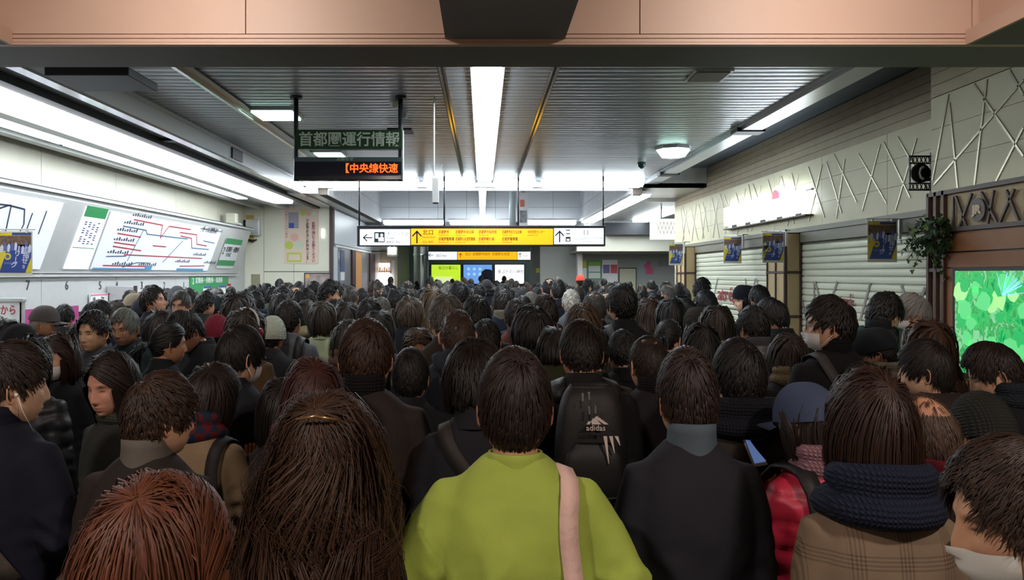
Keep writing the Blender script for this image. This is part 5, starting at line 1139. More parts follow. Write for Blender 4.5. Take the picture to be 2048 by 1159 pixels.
@cached
def hair_mesh(style, seed, lod):
    P = HS[style]; rg = np.random.default_rng(seed*13+5); fine = seed >= 1000; n = int(P['n']*(1.4, .5, .18)[lod]*(2.5 if fine else 1)); wmul = (.70, 1.25, 2.3)[lod]*(.46 if fine else 1)
    V, Fc = [], []; off = 0
    asym = rg.uniform(-.25, .25); wd = np.array((asym, -.50, .84)); wd /= np.linalg.norm(wd)
    offs = lambda d: P['off']*(.55+.45*np.clip(d[..., 2], 0, 1)) + P['side']*(1-np.abs(d[..., 2]))*.25
    bald = P.get('bald', 0)
    def bald_mask(d):       # True where hair grows
        if not bald: return np.ones(d.shape[:-1], bool)
        c = np.array((0, -.28, .96)); c = c/np.linalg.norm(c); lim = .62 if bald == 1 else .88; az_ = np.abs(np.arctan2(d[..., 0], d[..., 1]))
        return ((d @ c) < lim) & ((az_ > 1.15) if bald == 1 else (az_ > -1))
    # under cap
    nr, nc = (18, 40) if lod == 0 else (10, 20)
    el = np.linspace(math.pi/2-.01, -.75, nr); az = np.arange(nc)/nc*2*math.pi
    A, E = np.meshgrid(az, el); an = np.where(A > math.pi, 2*math.pi-A, A)
    lowest = np.arcsin(np.clip(zline(an), -1, 1)); E2 = math.pi/2-.01-(math.pi/2-.01-lowest)*((math.pi/2-.01-E)/(math.pi/2-.01+.75))
    D = np.stack([np.sin(A)*np.cos(E2), np.cos(A)*np.cos(E2), np.sin(E2)], -1)
    k = 1+offs(D)*.62*sm(E2-lowest, 0, .5)+.012
    k = k*(1+.012*np.sin(A*9+seed)*np.cos(E2)+.01*np.sin(A*23+E2*4))
    C = D*E0*k[..., None]; C = C.reshape(-1, 3); msk = bald_mask(D.reshape(-1, 3))
    cf = grid_faces(nr, nc)
    if bald: cf = [f for f in cf if all(msk[i] for i in f)]
    V.append(C); Fc += cf; off = len(C)
    if style == 'bald': pass
    drop = P.get('drop', 0)
    if drop:      # curtain under the long strands
        m = 10 if lod == 0 else 6; q = 26 if lod == 0 else 14; amax = 2.25 if style in ('long', 'wavy') else 2.05
        az = np.linspace(math.pi-amax, math.pi+amax, q); ring = []
        for i in range(m):
            t = i/(m-1); z = .01-drop*1.05*t
            for a in az:
                fr = abs(a-math.pi)/amax
                rad = (1.10+P['off']*.5)*(1-.10*t if drop < .2 else (1-.22*sm(np.array(t), 0, .35)+.05*t))
                x_ = math.sin(a)*E0[0]*rad*(1.02+.10*t if drop > .2 else 1.02-.22*max(0,t-.6)); y_ = math.cos(a)*E0[1]*rad
                if style == 'mush' and i > 0: x_ *= 1-.25*t*t; y_ *= 1-.35*t*t
                if style == 'wavy': x_ *= 1+.30*t
                if drop > .2 and z < -.15: y_ = min(y_, -.112-.03*sm(np.array(-z), .15, .3)) if math.cos(a) < .1 else y_
                if drop > .2: y_ -= .02*t
                ring.append((x_+.003*math.sin(a*14), y_+.003*math.sin(a*17+t*4), z+.01*math.sin(a*11)*t))
        V.append(np.array(ring)); Fc += grid_faces(m, q, off, wrap=False); off += m*q
    # strands
    d = rg.normal(size=(n*3, 3)); d[::12] = wd*2.6+rg.normal(size=d[::12].shape)*.55; d /= np.linalg.norm(d, axis=1)[:, None]
    a = np.arctan2(d[:, 0], d[:, 1]); ok = (d[:, 2] > zline(a)+.02) & (bald_mask(d) | ((rg.random(len(d)) < .35) & (style == 'thin')) | ((rg.random(len(d)) < .10) & (style == 'bald') & (np.abs(a) > .8))); d = d[ok][:n]; a = np.arctan2(d[:, 0], d[:, 1]); n = len(d)
    K = (7 if drop < .2 else 12) if lod == 0 else (5 if drop < .2 else 8)
    if style in ('crop', 'bald', 'thin'): K = 4
    p = d*E0*(1+offs(d)[:, None]*.70)
    L = P['L']*rg.uniform(.7, 1.15, n)
    if not drop and style not in ('crop', 'bald', 'thin', 'pony'): L *= np.clip(.55+.6*np.clip(d[:, 2], -1, 1), .3, 1.1)
    if drop: L = np.where(np.abs(a) < .5, .075*rg.uniform(.8, 1.1, n), L) if style in ('bob', 'mush', 'curly') else L
    if style in ('short', 'messy', 'slick'): L = np.where((np.abs(a) < .9), L*.38, L)
    lay = rg.uniform(.84, 1.12, n) if style in ('bob', 'mush', 'long') else rg.uniform(.6, 1.25, n); pts = [p]; fl = None
    clump = np.floor(a*7+seed).astype(int)+np.floor(d[:, 2]*3).astype(int)*17; ph = (clump*2.399) % 6.28 if style != 'wavy' else a*2.2+d[:, 2]*1.5+rg.normal(0, .35, n)
    tie = np.array((0, -.115, -.005))
    for s in range(K-1):
        u = p/E0; r_ = np.linalg.norm(u, axis=1)[:, None]; nrm = u/E0; nrm /= np.linalg.norm(nrm, axis=1)[:, None]
        if P.get('tie'): f = tie-p
        elif drop and style != 'mush':
            sx_ = np.sign(p[:, 0]-.018*asym*4+1e-6); q_ = sm(p[:, 1], -.06, .03)
            f = (p/np.linalg.norm(p, axis=1)[:, None]-wd*.999)*(1-q_)[:, None]+np.stack([sx_, -.55+0*sx_, -.3+0*sx_], 1)*q_[:, None]
        else: f = p/np.linalg.norm(p, axis=1)[:, None]-wd*.999
        f = f - (f*nrm).sum(1)[:, None]*nrm; ln = np.linalg.norm(f, axis=1)[:, None]; f = f/np.maximum(ln, 1e-4)
        if s == 0 and not P.get('tie'): f = f+rg.normal(0, .22, f.shape); f0 = f
        t = s/(K-1); g = P['g']*(.4+.8*t)
        dr = f+np.array((0, 0, -1))*g+nrm*P['lift']*(1-t*.5)
        if drop and drop > .2: below = sm(-p[:, 2], -.02, .10)[:, None]; dr = dr*(1-below)+np.array((0, -.04, -1.))*below
        elif drop: below = sm(-p[:, 2], -.03, .03)[:, None]; inw = -np.stack([p[:, 0], p[:, 1], 0*p[:, 0]], 1)/.08*(.28 if style == 'mush' else .14)*sm(-p[:, 2], .03, .12)[:, None]; dr = dr*(1-below)+(np.array((0, 0, -1.))+inw)*below
        dr /= np.linalg.norm(dr, axis=1)[:, None]
        p = p+dr*(L/(K-1))[:, None]
        if P['wave']:
            tz = (s+1)/(K-1); sd = np.cross(nrm, dr); wv = P['wave']*(np.sin(ph+tz*(11 if drop > .2 else 7)))[:, None]*min(1, tz*2); p = p+sd*wv*.45+nrm*wv*.35*np.cos(ph*1.7)[:, None]
            if style == 'wavy': p[:, 0] = p[:, 0]*(1+.035*sm(-p[:, 2], .0, .1))
        lim = 1+offs(p/np.linalg.norm(p, axis=1)[:, None])*lay*(1 if not P.get('tie') else .9)
        r_ = np.linalg.norm(p/E0, axis=1); top = (p[:, 2] > -.05)
        push = top & (r_ < lim) & (style not in ('crop',)); p = np.where(push[:, None], p*(lim/r_)[:, None], p)
        if drop and drop > .2: bk = (p[:, 2] < -.13) & (p[:, 1] < .02); p[:, 1] = np.where(bk & (p[:, 1] > -.135), -.135-.015*rg.uniform(0, 1, n), p[:, 1])
        if drop:
            p[:, 2] = np.maximum(p[:, 2], -drop*(1.0+.12*np.sin(a*9)))
            fc = (p[:, 2] < .055) & (p[:, 1] > .02) & ~((np.abs(a) < .6) & (p[:, 2] > .02)); sg = np.where(p[:, 0] >= 0, 1, -1)
            p[:, 0] = np.where(fc, sg*np.maximum(np.abs(p[:, 0]), .066+.02*lay), p[:, 0]); p[:, 1] = np.where(fc, np.minimum(p[:, 1], .045), p[:, 1])
        pts.append(p)
    PT = np.stack(pts, 1)                         # n,K,3
    T = np.gradient(PT, axis=1); T /= np.maximum(np.linalg.norm(T, axis=2), 1e-6)[..., None]
    NR = PT/(E0**2); NR[..., 2] *= np.where(PT[..., 2] < -.05, .1, 1); NR /= np.linalg.norm(NR, axis=2)[..., None]
    S = np.cross(T, NR); S /= np.maximum(np.linalg.norm(S, axis=2), 1e-6)[..., None]
    tt = np.linspace(0, 1, K); wv = P['w']*wmul*(.55+.45*np.sin(math.pi*np.clip(tt*.9+.1, 0, 1)))*np.where(tt > .95, .25, 1)
    wv = wv[None, :, None]*rg.uniform(.7, 1.3, n)[:, None, None]
    A1 = PT-S*wv/2; B1 = PT+S*wv/2; C1 = PT+NR*wv*(.2 if style in ('bob', 'mush', 'long') else .35)
    SV = np.stack([A1, C1, B1], 2).reshape(-1, 3); base = off+np.arange(n)[:, None, None]*(K*3)+np.arange(K-1)[None, :, None]*3
    q1 = np.concatenate([base, base+3, base+4, base+1], 2).reshape(-1, 4); q2 = np.concatenate([base+1, base+4, base+5, base+2], 2).reshape(-1, 4)
    V.append(SV); Fc += np.vstack([q1, q2]).tolist(); off += len(SV)
    if P.get('tie'):                              # the tail
        for k in range(int(170*(1, .5, .25)[lod])):
            o_ = rg.normal(0, .010, 3); o_[1] = -abs(o_[1]); LL = rg.uniform(.14, .2); pp = []; ang = rg.uniform(-.1, .1)
            for s in range(6):
                t = s/5; pp.append(tie+o_*(1+1.4*math.sin(math.pi*t))+np.array((ang*t*.1, -.035*math.sin(min(1, t*1.5)*math.pi*.6)-.012, .02*math.sin(t*3)-LL*t*t**.2)))
            pp = np.array(pp); ww = .006*wmul; sd = np.array((ww/2, 0, 0)); i0 = off
            for s in range(6): V.append(np.array([pp[s]-sd*(1-.6*s/5), pp[s]+np.array((0, -ww*.35, 0)), pp[s]+sd*(1-.6*s/5)])); off += 3
            for s in range(5): Fc += [(i0+s*3, i0+s*3+3, i0+s*3+4, i0+s*3+1), (i0+s*3+1, i0+s*3+4, i0+s*3+5, i0+s*3+2)]
    me = npmesh('hair', np.vstack(V), Fc, True); me.materials.append(PM['hair']); return me
# ---- head accessories (head frame) ------------------------------
@cached
def mask_mesh():
    V = []; th = np.linspace(-1.25, 1.25, 19); zz = np.linspace(-.028, -.108, 8)
    for z in zz:
        ph = math.acos(max(-.99, z/.120))
        for t in th:
            x, y, z2, _ = head_surface(np.array(t*.98), np.array(ph)); fl = .0045+.005*math.cos(t)+.004*math.sin((z+.108)/.08*math.pi)
            nx, ny = math.sin(t), math.cos(t)
            V.append((float(x)+nx*fl, float(y)+ny*fl if z > -.1 else float(y)+ny*(fl-.004), z))
    n = len(V); f = grid_faces(8, 19, wrap=False)
    mb = MB(); mb.v = [tuple(map(float, v)) for v in V]; mb.f = f
    for s in (-1, 1):
        for z0, z1 in ((-.035, .018), (-.095, -.030)): mb.tube([(s*.072, .030 if z0 > -.05 else .040, z0), (s*.080, .012, (z0+z1)/2), (s*.084, -.018, z1)], .0016, 5)
    me = mb.mesh('face_mask', True); me.materials.append(M_maskw); return me
@cached
def glasses_mesh():
    mb = MB()
    for s in (-1, 1):
        c = (s*.032, .094, .002); pts = [(c[0]+.024*math.cos(u), c[1]-.08*abs(c[0]+.024*math.cos(u))**1.5, c[2]+.017*math.sin(u)) for u in np.linspace(0, 2*math.pi, 15)]
        mb.tube(pts, .0016, 5); mb.tube([(s*.056, .082, .008), (s*.076, .05, .010), (s*.081, -.012, .008), (s*.079, -.03, -.006)], .0017, 5)
    mb.tube([(-.009, .094, .004), (0, .098, .007), (.009, .094, .004)], .0015, 5)
    me = mb.mesh('glasses', True); me.materials.append(M_glass); return me
def dome(name, E, cut, m_, k0=1.0, bulge=0, n=30, r=12, ribs=0):
    V = []; 
    for i in range(r):
        e_ = math.pi/2-.02-(math.pi/2-.02-cut)*i/(r-1)
        for j in range(n):
            a = 2*math.pi*j/n; rad = k0+bulge*math.sin(math.pi*i/(r-1))*(1+.3*math.cos(a)); rad *= 1+ribs*math.cos(a*n/2)
            V.append((E[0]*rad*math.sin(a)*math.cos(e_), E[1]*rad*math.cos(a)*math.cos(e_), E[2]*rad*math.sin(e_)))
    return V, grid_faces(r, n)
@cached
def hat_mesh(kind):
    E = tuple(E0*1.18)
    if kind == 'beanie': V, F_ = dome('h', E, -.12, None, 1.03, .04, 40, 14, .012)
    elif kind == 'beret': V, F_ = dome('h', E, .18, None, 1.05, .16)
    else:
        V, F_ = dome('h', E, .16, None, 1.0, .05); mb = MB(); mb.v = V; mb.f = F_
        n0 = len(V); k = 13
        for i in range(5):
            for j in range(k):
                a = -1.0+2.0*j/(k-1); rr = 1+.62*i/4*math.cos(a*.9); mb.v.append((E[0]*math.sin(a)*(1+.10*i/4), E[1]*math.cos(a)*rr, .022-.010*i/4-.030*(a*a)*.5))
        mb.f = mb.f+[tuple(q) for q in grid_faces(5, k, n0, wrap=False)]; V, F_ = mb.v, mb.f
    return npmesh('hat', V, F_, True)
@cached
def headphones_mesh():
    mb = MB(); pts = [(.092*math.sin(u), -.01, .03+.112*math.cos(u)) for u in np.linspace(-1.75, 1.75, 17)]; mb.tube(pts, .006, 8); return mb.mesh('headband', True)
@cached
def cup_mesh():
    mb = MB()
    for s in (-1, 1): mb.tube([(s*.080, -.01, -.01), (s*.088, -.01, -.01), (s*.102, -.01, -.01), (s*.106, -.01, -.01)], [.034, .038, .036, .024], 16)
    return mb.mesh('ear_cup', True)
# ---- straps and bags ------------------------------
from mathutils.bvhtree import BVHTree
@cached
def coat_bvh(name):
    me = COATS[name]; return BVHTree.FromPolygons([v.co[:] for v in me.vertices], [tuple(q.vertices) for q in me.polygons])
COATS = {}
def strap_mesh(p, pts, w=.04, th=.004):
    """band lying on the coat of person p; pts = (x, z, 'b' or 'f') on the back or front, (x, y, 't') over the shoulder"""
    bv = coat_bvh(p['coat_key']); P, NN = [], []
    dense = []
    for a, b in zip(pts[:-1], pts[1:]):
        if a[2] == b[2]:
            for i in range(5): t = i/5; dense.append((a[0]+(b[0]-a[0])*t, a[1]+(b[1]-a[1])*t, a[2]))
        else: dense.append(a)
    dense.append(pts[-1])
    for x, q, s in dense:
        if s == 't': h = bv.ray_cast(Vector((x, q, 2.0)), Vector((0, 0, -1)))
        elif s == 'b': h = bv.ray_cast(Vector((x, -1.0, q)), Vector((0, 1, 0)))
        else: h = bv.ray_cast(Vector((x, 1.0, q)), Vector((0, -1, 0)))
        if h[0] is None: continue
        n = {'t': Vector((0, 0, 1)), 'b': Vector((0, -1, 0)), 'f': Vector((0, 1, 0))}[s]; nn = (n+h[1]*.8*(1 if h[1].dot(n) > 0 else -1)).normalized()
        P.append(h[0]+nn*.005); NN.append(nn)
    for _ in range(3):
        Q = P[:]
        for i in range(1, len(P)-1):
            m_ = (P[i-1]+P[i]*2+P[i+1])/4; d = m_-P[i]; Q[i] = P[i]+d-(NN[i]*min(0, d.dot(NN[i])))
        P = Q
    mb = MB(); n = len(P)
    for i in range(n):
        t = (P[min(i+1, n-1)]-P[max(i-1, 0)]).normalized(); out = NN[i]
        sd = t.cross(out).normalized()*w/2; o = sd.normalized().cross(t)*th; o = o if o.dot(out) > 0 else -o
        mb.v += [tuple(P[i]-sd), tuple(P[i]+sd), tuple(P[i]+sd+o), tuple(P[i]-sd+o)]
    for i in range(n-1):
        a = i*4
        for k in range(4): mb.f.append((a+k, a+(k+1) % 4, a+4+(k+1) % 4, a+4+k))
    mb.f.append((0, 1, 2, 3)); mb.f.append((n*4-4, n*4-3, n*4-2, n*4-1))
    return mb.mesh('strap', True)
def over(x, zb, zf):    # up the back, over the shoulder and down the front
    return [(x, zb, 'b'), (x, 1.37, 'b'), (x, -.055, 't'), (x, .03, 't'), (x, 1.35, 'f'), (x*1.15, zf, 'f')]
def colour(o, rgb): o.color = srgb(*rgb)
SKIN = [(214,168,138), (206,158,128), (222,180,152), (196,146,116)]
NP = 0
def person(X, Y, h, label, rz=0, yaw=0, pitch=5, roll=0, hair='short', hc=(28,24,22), coat='coat', cc=(34,34,38), shape='man', arms='down', hem=None,
           collar='fold', kc=None, hood=None, hoodc=None, extras=(), hi=False, group=None, skin=None, seed=None, tc=(30,30,34), lod=None, wide=1.0, hatc=(60,60,64), matk=None, inner=None):
    """h: height of the crown of the hair; person faces +Y when rz = 0"""
    global NP
    NP += 1; seed = seed if seed is not None else NP
    if any(x in ('beanie', 'beret', 'cap') for x in extras): hair = 'bobflat' if hair in ('bob', 'long', 'curly', 'mush') else 'crop'
    hairtop = {'crop': .125, 'bald': .122, 'thin': .125, 'slick': .135, 'pony': .130}.get(hair, .143)
    s = h/(1.585+hairtop-max(0, pitch)*.0006)
    dist = Y
    if lod is None: lod = 0 if dist < 3.6 else (1 if dist < 8 else 2)
    e = empty('person', (X, Y, 0), label, 'person', group, math.radians(rz), s)
    if wide != 1.0: e.scale = (s*wide, s, s)
    def add(nm, me, m_=None, col=None, head=None, parent=None):
        o = bpy.data.objects.new(nm, me); COL.objects.link(o); o.parent = parent or e
        if m_ is not None:
            if len(me.materials) == 0: me.materials.append(m_)
            o.material_slots[0].link = 'OBJECT'; o.material_slots[0].material = m_
        if col: colour(o, col)
        if head is not None: o.matrix_basis = head
        return o
    qy, qp, qr = (round(yaw/5)*5, round(pitch/5)*5, round(roll/5)*5) if (hi or dist < 6) else (round(yaw/35)*35, 5 if pitch < 14 else 25, 0)
    H = head_pose(qy, qp, qr)
    b = add('body', body_mesh(qy, qp, qr, arms, hi, shape), None, skin or SKIN[seed % 4])
    if hi and any(x == 'eyes' for x in extras): pass
    if hem is None: hem = .70 if shape == 'man' else .62
    seedc = (seed % 2) if not hi else seed % 5
    e['coat_key'] = '%s|%s|%s|%s|%s' % (shape, arms, coat, hem, seedc); COATS[e['coat_key']] = coat_mesh(shape, arms, coat, hem, seedc)
    c = add('coat', coat_mesh(shape, arms, coat, hem, seedc), PM[matk or {'puffer': 'nylon'}.get(coat, 'cloth')], cc)
    if collar: add('collar' if collar not in ('scarf', 'snood') else 'scarf', collar_mesh(shape, collar), PM[{'snood': 'knit', 'scarf': 'knit', 'turtle': 'knit'}.get(collar, 'cloth')] if 'plaid' not in extras else PM['plaid'], kc or cc)
    if inner: add('shirt_collar', collar_mesh(shape, 'shirt'), PM['cloth'], inner)
    if hood: add('hood', hood_mesh(shape, hood), PM['cloth'], hoodc or cc)
    add('trousers', trousers_mesh('t'), None, tc)
    for sx in (-1, 1):
        o = add('shoe', shoe_mesh()); o.location = (sx*.093, 0, 0)
    if hair: add('hair', hair_mesh(hair, (1000 if Y < 2 else 0)+seed % (3 if lod == 0 else 3 if lod == 1 else 2), lod), None, hc, H)
    for x in extras:
        if x == 'mask': add('face_mask', mask_mesh(), None, None, H)
        elif x == 'glasses': add('glasses', glasses_mesh(), None, None, H)
        elif x in ('beanie', 'beret', 'cap'): add({'beanie': 'knitted_hat', 'beret': 'beret', 'cap': 'cap'}[x], hat_mesh(x), PM['knit' if x == 'beanie' else 'cloth'], hatc, H)
        elif x == 'headphones': add('headband', headphones_mesh(), mat('headband_white', (190,190,196), .3), None, H); add('ear_cup', cup_mesh(), mat('crimson_cup', (150,20,60), .35), None, H)
        elif x == 'eyes':
            pass
        elif x == 'earphone':
            mb = MB(); mb.tube([(.086,-.002,-.012),(.092,.004,-.012)], [.006,.004], 8); mb.tube([(.09,.004,-.016),(.088,.02,-.06),(.07,.06,-.13)], .0012, 5); add('earphone', mb.mesh('earphone', True), M_white, None, H)
        elif x == 'clip':
            mb = MB(); mb.tube([(-.045,-.098,.098),(0,-.112,.108),(.05,-.098,.096)], .004, 6); add('hair_clip', mb.mesh('hair_clip', True), mat('gilt_clip', (210,170,120), .2, .9), None, H)
    return e
def worn(p, name, label, cat, meshes, at=(0,0,1.2)):
    """bag or phone carried by person p: its own thing, placed in the same frame"""
    M = Matrix.LocRotScale(p.location, p.rotation_euler, p.scale); c = M @ Vector(at)
    e = empty(name, c, label, cat)
    for nm, me, m_, col in meshes:
        me2 = me; me2.transform(Matrix.Translation(-c) @ M)
        o = bpy.data.objects.new(nm, me2); COL.objects.link(o); o.parent = e
        if m_ is not None: me2.materials.append(m_)
        if col: colour(o, col)
    return e
def rounded(mb_v, mb_f, lv=2):
    me = npmesh('r', mb_v, mb_f); o = bpy.data.objects.new('r', me); COL.objects.link(o); s = o.modifiers.new('s', 'SUBSURF'); s.levels = lv; s.render_levels = lv
    bpy.context.view_layer.update(); out = bpy.data.meshes.new_from_object(o.evaluated_get(bpy.context.evaluated_depsgraph_get())); bpy.data.objects.remove(o); out.shade_smooth(); return out
def bagbox(x0, x1, y0, y1, z0, z1, tp=.8):
    """soft bag volume, slightly tapering to the top"""
    v = []; zs = [z0, z0+.03, (z0+z1)/2, z1-.04, z1]
    for i, z in enumerate(zs):
        k = (.86, 1, 1.0, .93, .70)[i]*(1 if i < 3 else tp+.2*(i == 3)); cx = (x0+x1)/2; cy = y1; w = (x1-x0)/2*k; d = (y1-y0)*k
        v += [(cx-w, cy, z), (cx-w*.98, cy-d*.8, z), (cx-w*.5, cy-d, z), (cx+w*.5, cy-d, z), (cx+w*.98, cy-d*.8, z), (cx+w, cy, z)]
    f = [q for q in grid_faces(5, 6)]; f = [q[::-1] for q in f]; f.append((0,1,2,3,4,5)); f.append((29,28,27,26,25,24)); return rounded(v, f)
M_nylonblack = mat('bag_black_nylon', (18,18,20), .55, bump=.2, bscale=300); M_strapgrey = mat('bag_strap_grey', (46,44,44), .7)
def backpack(p, label, shape='man', col=None, z0=.92, z1=1.36, wd=.15, dp=.15, zips=False):
    m_ = mat('bag_'+'_'.join(map(str, col)), col, .7, bump=.2, bscale=200) if col else M_nylonblack
    yb = back_y(shape, 0, 1.2)
    ms = [('bag_body', bagbox(-wd, wd, yb-dp, yb-.004, z0, z1, .7), m_, None), ('front_pocket', bagbox(-wd*.8, wd*.8, yb-dp-.035, yb-dp+.04, z0+.03, z0+.24), m_, None)]
    for s in (1, -1): ms.append(('strap', strap_mesh(p, over(s*.105, z1-.05, 1.08), .06, .012), m_, None))
    e = worn(p, 'backpack', label, 'backpack', ms, (0, yb-dp/2, z0)); return e, yb-dp
def crossbag(p, label, shape='man', s=1, col=(46,44,44), w=.045, cat='bag'):
    """strap over one shoulder running down the back to a bag at the other hip"""
    pts = [(-s*.10, 1.02, 'f'), (s*.04, 1.26, 'f'), (s*.10, 1.36, 'f'), (s*.105, .03, 't'), (s*.105, -.055, 't'), (s*.10, 1.37, 'b'), (-s*.02, 1.22, 'b'), (-s*.15, 1.0, 'b')]
    m_ = mat('strap_'+'_'.join(map(str, col)), col, .7); xh = -s*.27
    return worn(p, 'shoulder_bag', label, cat, [('strap', strap_mesh(p, pts, w), m_, None), ('bag_body', bagbox(xh-.05, xh+.05, -.16, .12, .66, 1.0), m_, None)], (xh, 0, .66))
def sidebag(p, label, shape='man', s=1, col=(200,160,160), w=.045, soft=True):
    """bag hanging from one shoulder straight down"""
    m_ = mat('tote_'+'_'.join(map(str, col)), col, .75, bump=.3, bscale=40); x = .118
    pts = [(s*.14, 1.06, 'b'), (s*.125, 1.24, 'b')]+over(s*x, 1.3, 1.1)
    yb = back_y(shape, .15, 1.0)
    return worn(p, 'tote_bag', label, 'bag', [('strap', strap_mesh(p, pts, w, .005), m_, None), ('bag_body', bagbox(s*.155-.05, s*.155+.06, yb-.09, yb-.01, .76, 1.10, .4), m_, None)], (s*.16, yb-.05, .76))
def phone(p, label, hand, rot=(0,0,0), white=True):
    mb = MB(); mb.box(-.036, .036, -.004, .004, -.07, .07); M = Matrix.Translation(Vector(hand)) @ Matrix.Rotation(rot[2], 4, 'Z') @ Matrix.Rotation(rot[0], 4, 'X')
    b = mb.mesh('phone'); b.transform(M); sc = MB().box(-.031, .031, -.0052, -.004, -.058, .058).mesh('screen'); sc.transform(M)
    return worn(p, 'smartphone', label, 'phone', [('phone_body', b, M_white if white else M_black, None), ('screen', sc, mat('phone_screen', (60,80,120), .2, emit=.5, ecol=(110,140,200)), None)], hand)
def at(xp, yp, Y): return ((xp-VX)/FPX*Y, CZ-(yp-VY)/FPX*Y)
# ================================================================ THE CROWD
BK, BR, DB, GY, WH = (24,21,20), (52,34,24), (38,27,22), (104,100,94), (176,174,168)
PPL = []
def P_(x, y, Y, label, **k):
    X, h = at(x, y, Y); p = person(X, Y, h, label, **k); PPL.append((X, Y)); return p
# ---- nearest row
g = P_(1030, 705, 1.85, 'person in a lime green sweatshirt with a pale bag strap, seen from behind', hair='short', hc=(40,28,24), coat='shirt', cc=(160,178,78), arms='wide', collar='low', kc=(160,178,78), hem=.80, hi=True, pitch=5, seed=11)
sidebag(g, 'pale pink cloth bag hanging from the right shoulder of the lime green sweatshirt', s=1, col=(214,180,170), w=.045)
P_(262, 965, 1.03, 'person with chestnut brown bobbed hair, lowest head at lower left', shape='woman', hair='bob', hc=(88,48,30), coat='coat', cc=(26,24,26), extras=('mask',), yaw=-25, roll=0, pitch=10, hi=True, seed=2, collar='fold')
P_(648, 795, 1.78, 'woman with very long wavy dark brown hair and a gilt hair clip', shape='woman', hair='wavy', hc=(62,42,30), coat='coat', cc=(22,22,30), extras=('clip',), hi=True, seed=3, pitch=0, arms='front')
P_(300, 750, 2.25, 'man in a dark brown coat with a grey raised collar and glasses', hair='messy', hc=(48,32,22), coat='coat', cc=(42,36,34), collar='high', kc=(104,98,92), extras=('glasses',), yaw=-35, rz=-8, hi=True, seed=4, pitch=5)
p = P_(402, 728, 2.85, 'person in a beige coat with a plaid scarf and black backpack strap', hair='mush', hc=(34,25,22), coat='soft', cc=(138,118,92), collar='scarf', kc=(40,50,60), extras=('plaid',), yaw=-20, rz=-12, arms='phone', shape='woman', hi=True, seed=5, pitch=15)
sidebag(p, 'black strap bag over the right shoulder of the beige coat', 'woman', s=1, col=(28,26,26), w=.05)
p = P_(0, 688, 2.4, 'man in a navy coat with a white earphone at the left edge', hair='short', hc=(40,29,24), coat='coat', cc=(22,24,38), extras=('earphone',), yaw=-40, rz=-10, arms='front', hi=True, seed=6, collar='high')
crossbag(p, 'brown grey shoulder bag strap on the navy coat at the left edge', s=-1, col=(62,56,50), w=.06)
p = P_(1380, 703, 2.1, 'man in a charcoal navy coat with a raised blue grey collar and earphones', hair='short', hc=(44,32,28), coat='coat', cc=(36,36,44), collar='high', kc=(82,94,104), extras=('earphone',), hi=True, seed=7, pitch=5, wide=.9)
P_(1750, 745, 1.74, 'person in a brown checked jacket with a thick navy knitted snood, brown bowl haircut', shape='woman', hair='mush', hc=(50,32,25), coat='coat', cc=(122,104,86), matk='check', collar='snood', kc=(28,36,56), hi=True, wide=.95, seed=8, pitch=0, hem=.72)
P_(2085, 880, 1.28, 'man with messy dark brown hair and a white mask in the bottom right corner', hair='messy', hc=(46,32,24), coat='coat', cc=(24,24,28), extras=('mask',), yaw=55, rz=25, hi=True, seed=9, pitch=10)
# ---- second rows
P_(730, 643, 2.8, 'man in a dark brown coat with a black turtleneck and reddish ears, left of centre', hair='short', hc=(52,34,26), coat='coat', cc=(46,38,36), collar='turtle', kc=(20,19,22), hi=True, seed=12, pitch=5, wide=1.08)
p = P_(950, 685, 2.65, 'woman in a dark navy coat with backpack straps, head behind the lime green sweatshirt', hair='curly', hc=(28,23,21), coat='coat', cc=(32,32,38), shape='woman', hi=True, seed=13, pitch=15)
crossbag(p, 'dark bag strap crossing the back of the navy coat left of the lime sweatshirt', 'woman', s=-1, col=(40,36,34), w=.05)
P_(622, 720, 2.45, 'woman with a reddish brown bob and a maroon scarf, left of centre', shape='woman', hair='bob', hc=(62,34,30), coat='coat', cc=(34,26,28), collar='snood', kc=(88,26,34), hi=True, seed=14, pitch=5)
p = P_(1166, 640, 3.2, 'man in a black suit carrying a black sports backpack, centre', hair='short', hc=(30,25,24), coat='coat', cc=(26,26,28), inner=(150,130,130), hi=True, seed=15, pitch=20)
bp, yb = backpack(p, 'black sports backpack with a white three-leaf logo and three white stripes', dp=.17, wd=.155, z0=1.02, z1=1.47)
# logo, stripes and zip pulls on the pack
def on_pack(p, nm, polys, m_, y0, parent):
    M = Matrix.LocRotScale(p.location, p.rotation_euler, p.scale); mb = MB()
    for q in polys: mb.quadprism([(u, y0, z) for u, z in q], (0, -.003, 0))
    me = mb.mesh(nm); me.transform(Matrix.Translation(-parent.location) @ M); me.materials.append(m_); o = bpy.data.objects.new(nm, me); COL.objects.link(o); o.parent = parent
M_logo = mat('logo_white', (220,205,195), .5); yq = yb-.038
def leafp(cx, cz, ang, L, wd_): return [(cx+math.cos(ang)*t*L-math.sin(ang)*q*wd_, cz+math.sin(ang)*t*L+math.cos(ang)*q*wd_) for t, q in ((0,0),(.35,.5),(.7,.4),(1,0),(.7,-.4),(.35,-.5))]
TRI = [[(-.004+.000,1.365),(.006,1.372),(.050,1.340),(.034,1.340)], [(-.022,1.340),(-.010,1.363),(.002,1.362),(.022,1.340)], [(-.034,1.340),(-.026,1.352),(-.016,1.350),(-.014,1.340)]]
for t_ in TRI: on_pack(p, 'logo_bar', [t_], M_logo, yb-.036, bp)
M4 = Matrix.LocRotScale(p.location, p.rotation_euler, p.scale)
tm = text('logo_lettering', 'adidas', .030, (0,0,0), (1,0,0), (0,0,1), M_logo); tm.data.transform(Matrix.Translation(-bp.location) @ M4 @ Matrix.Translation((-.036, yb-.040, 1.326))); tm.parent = bp
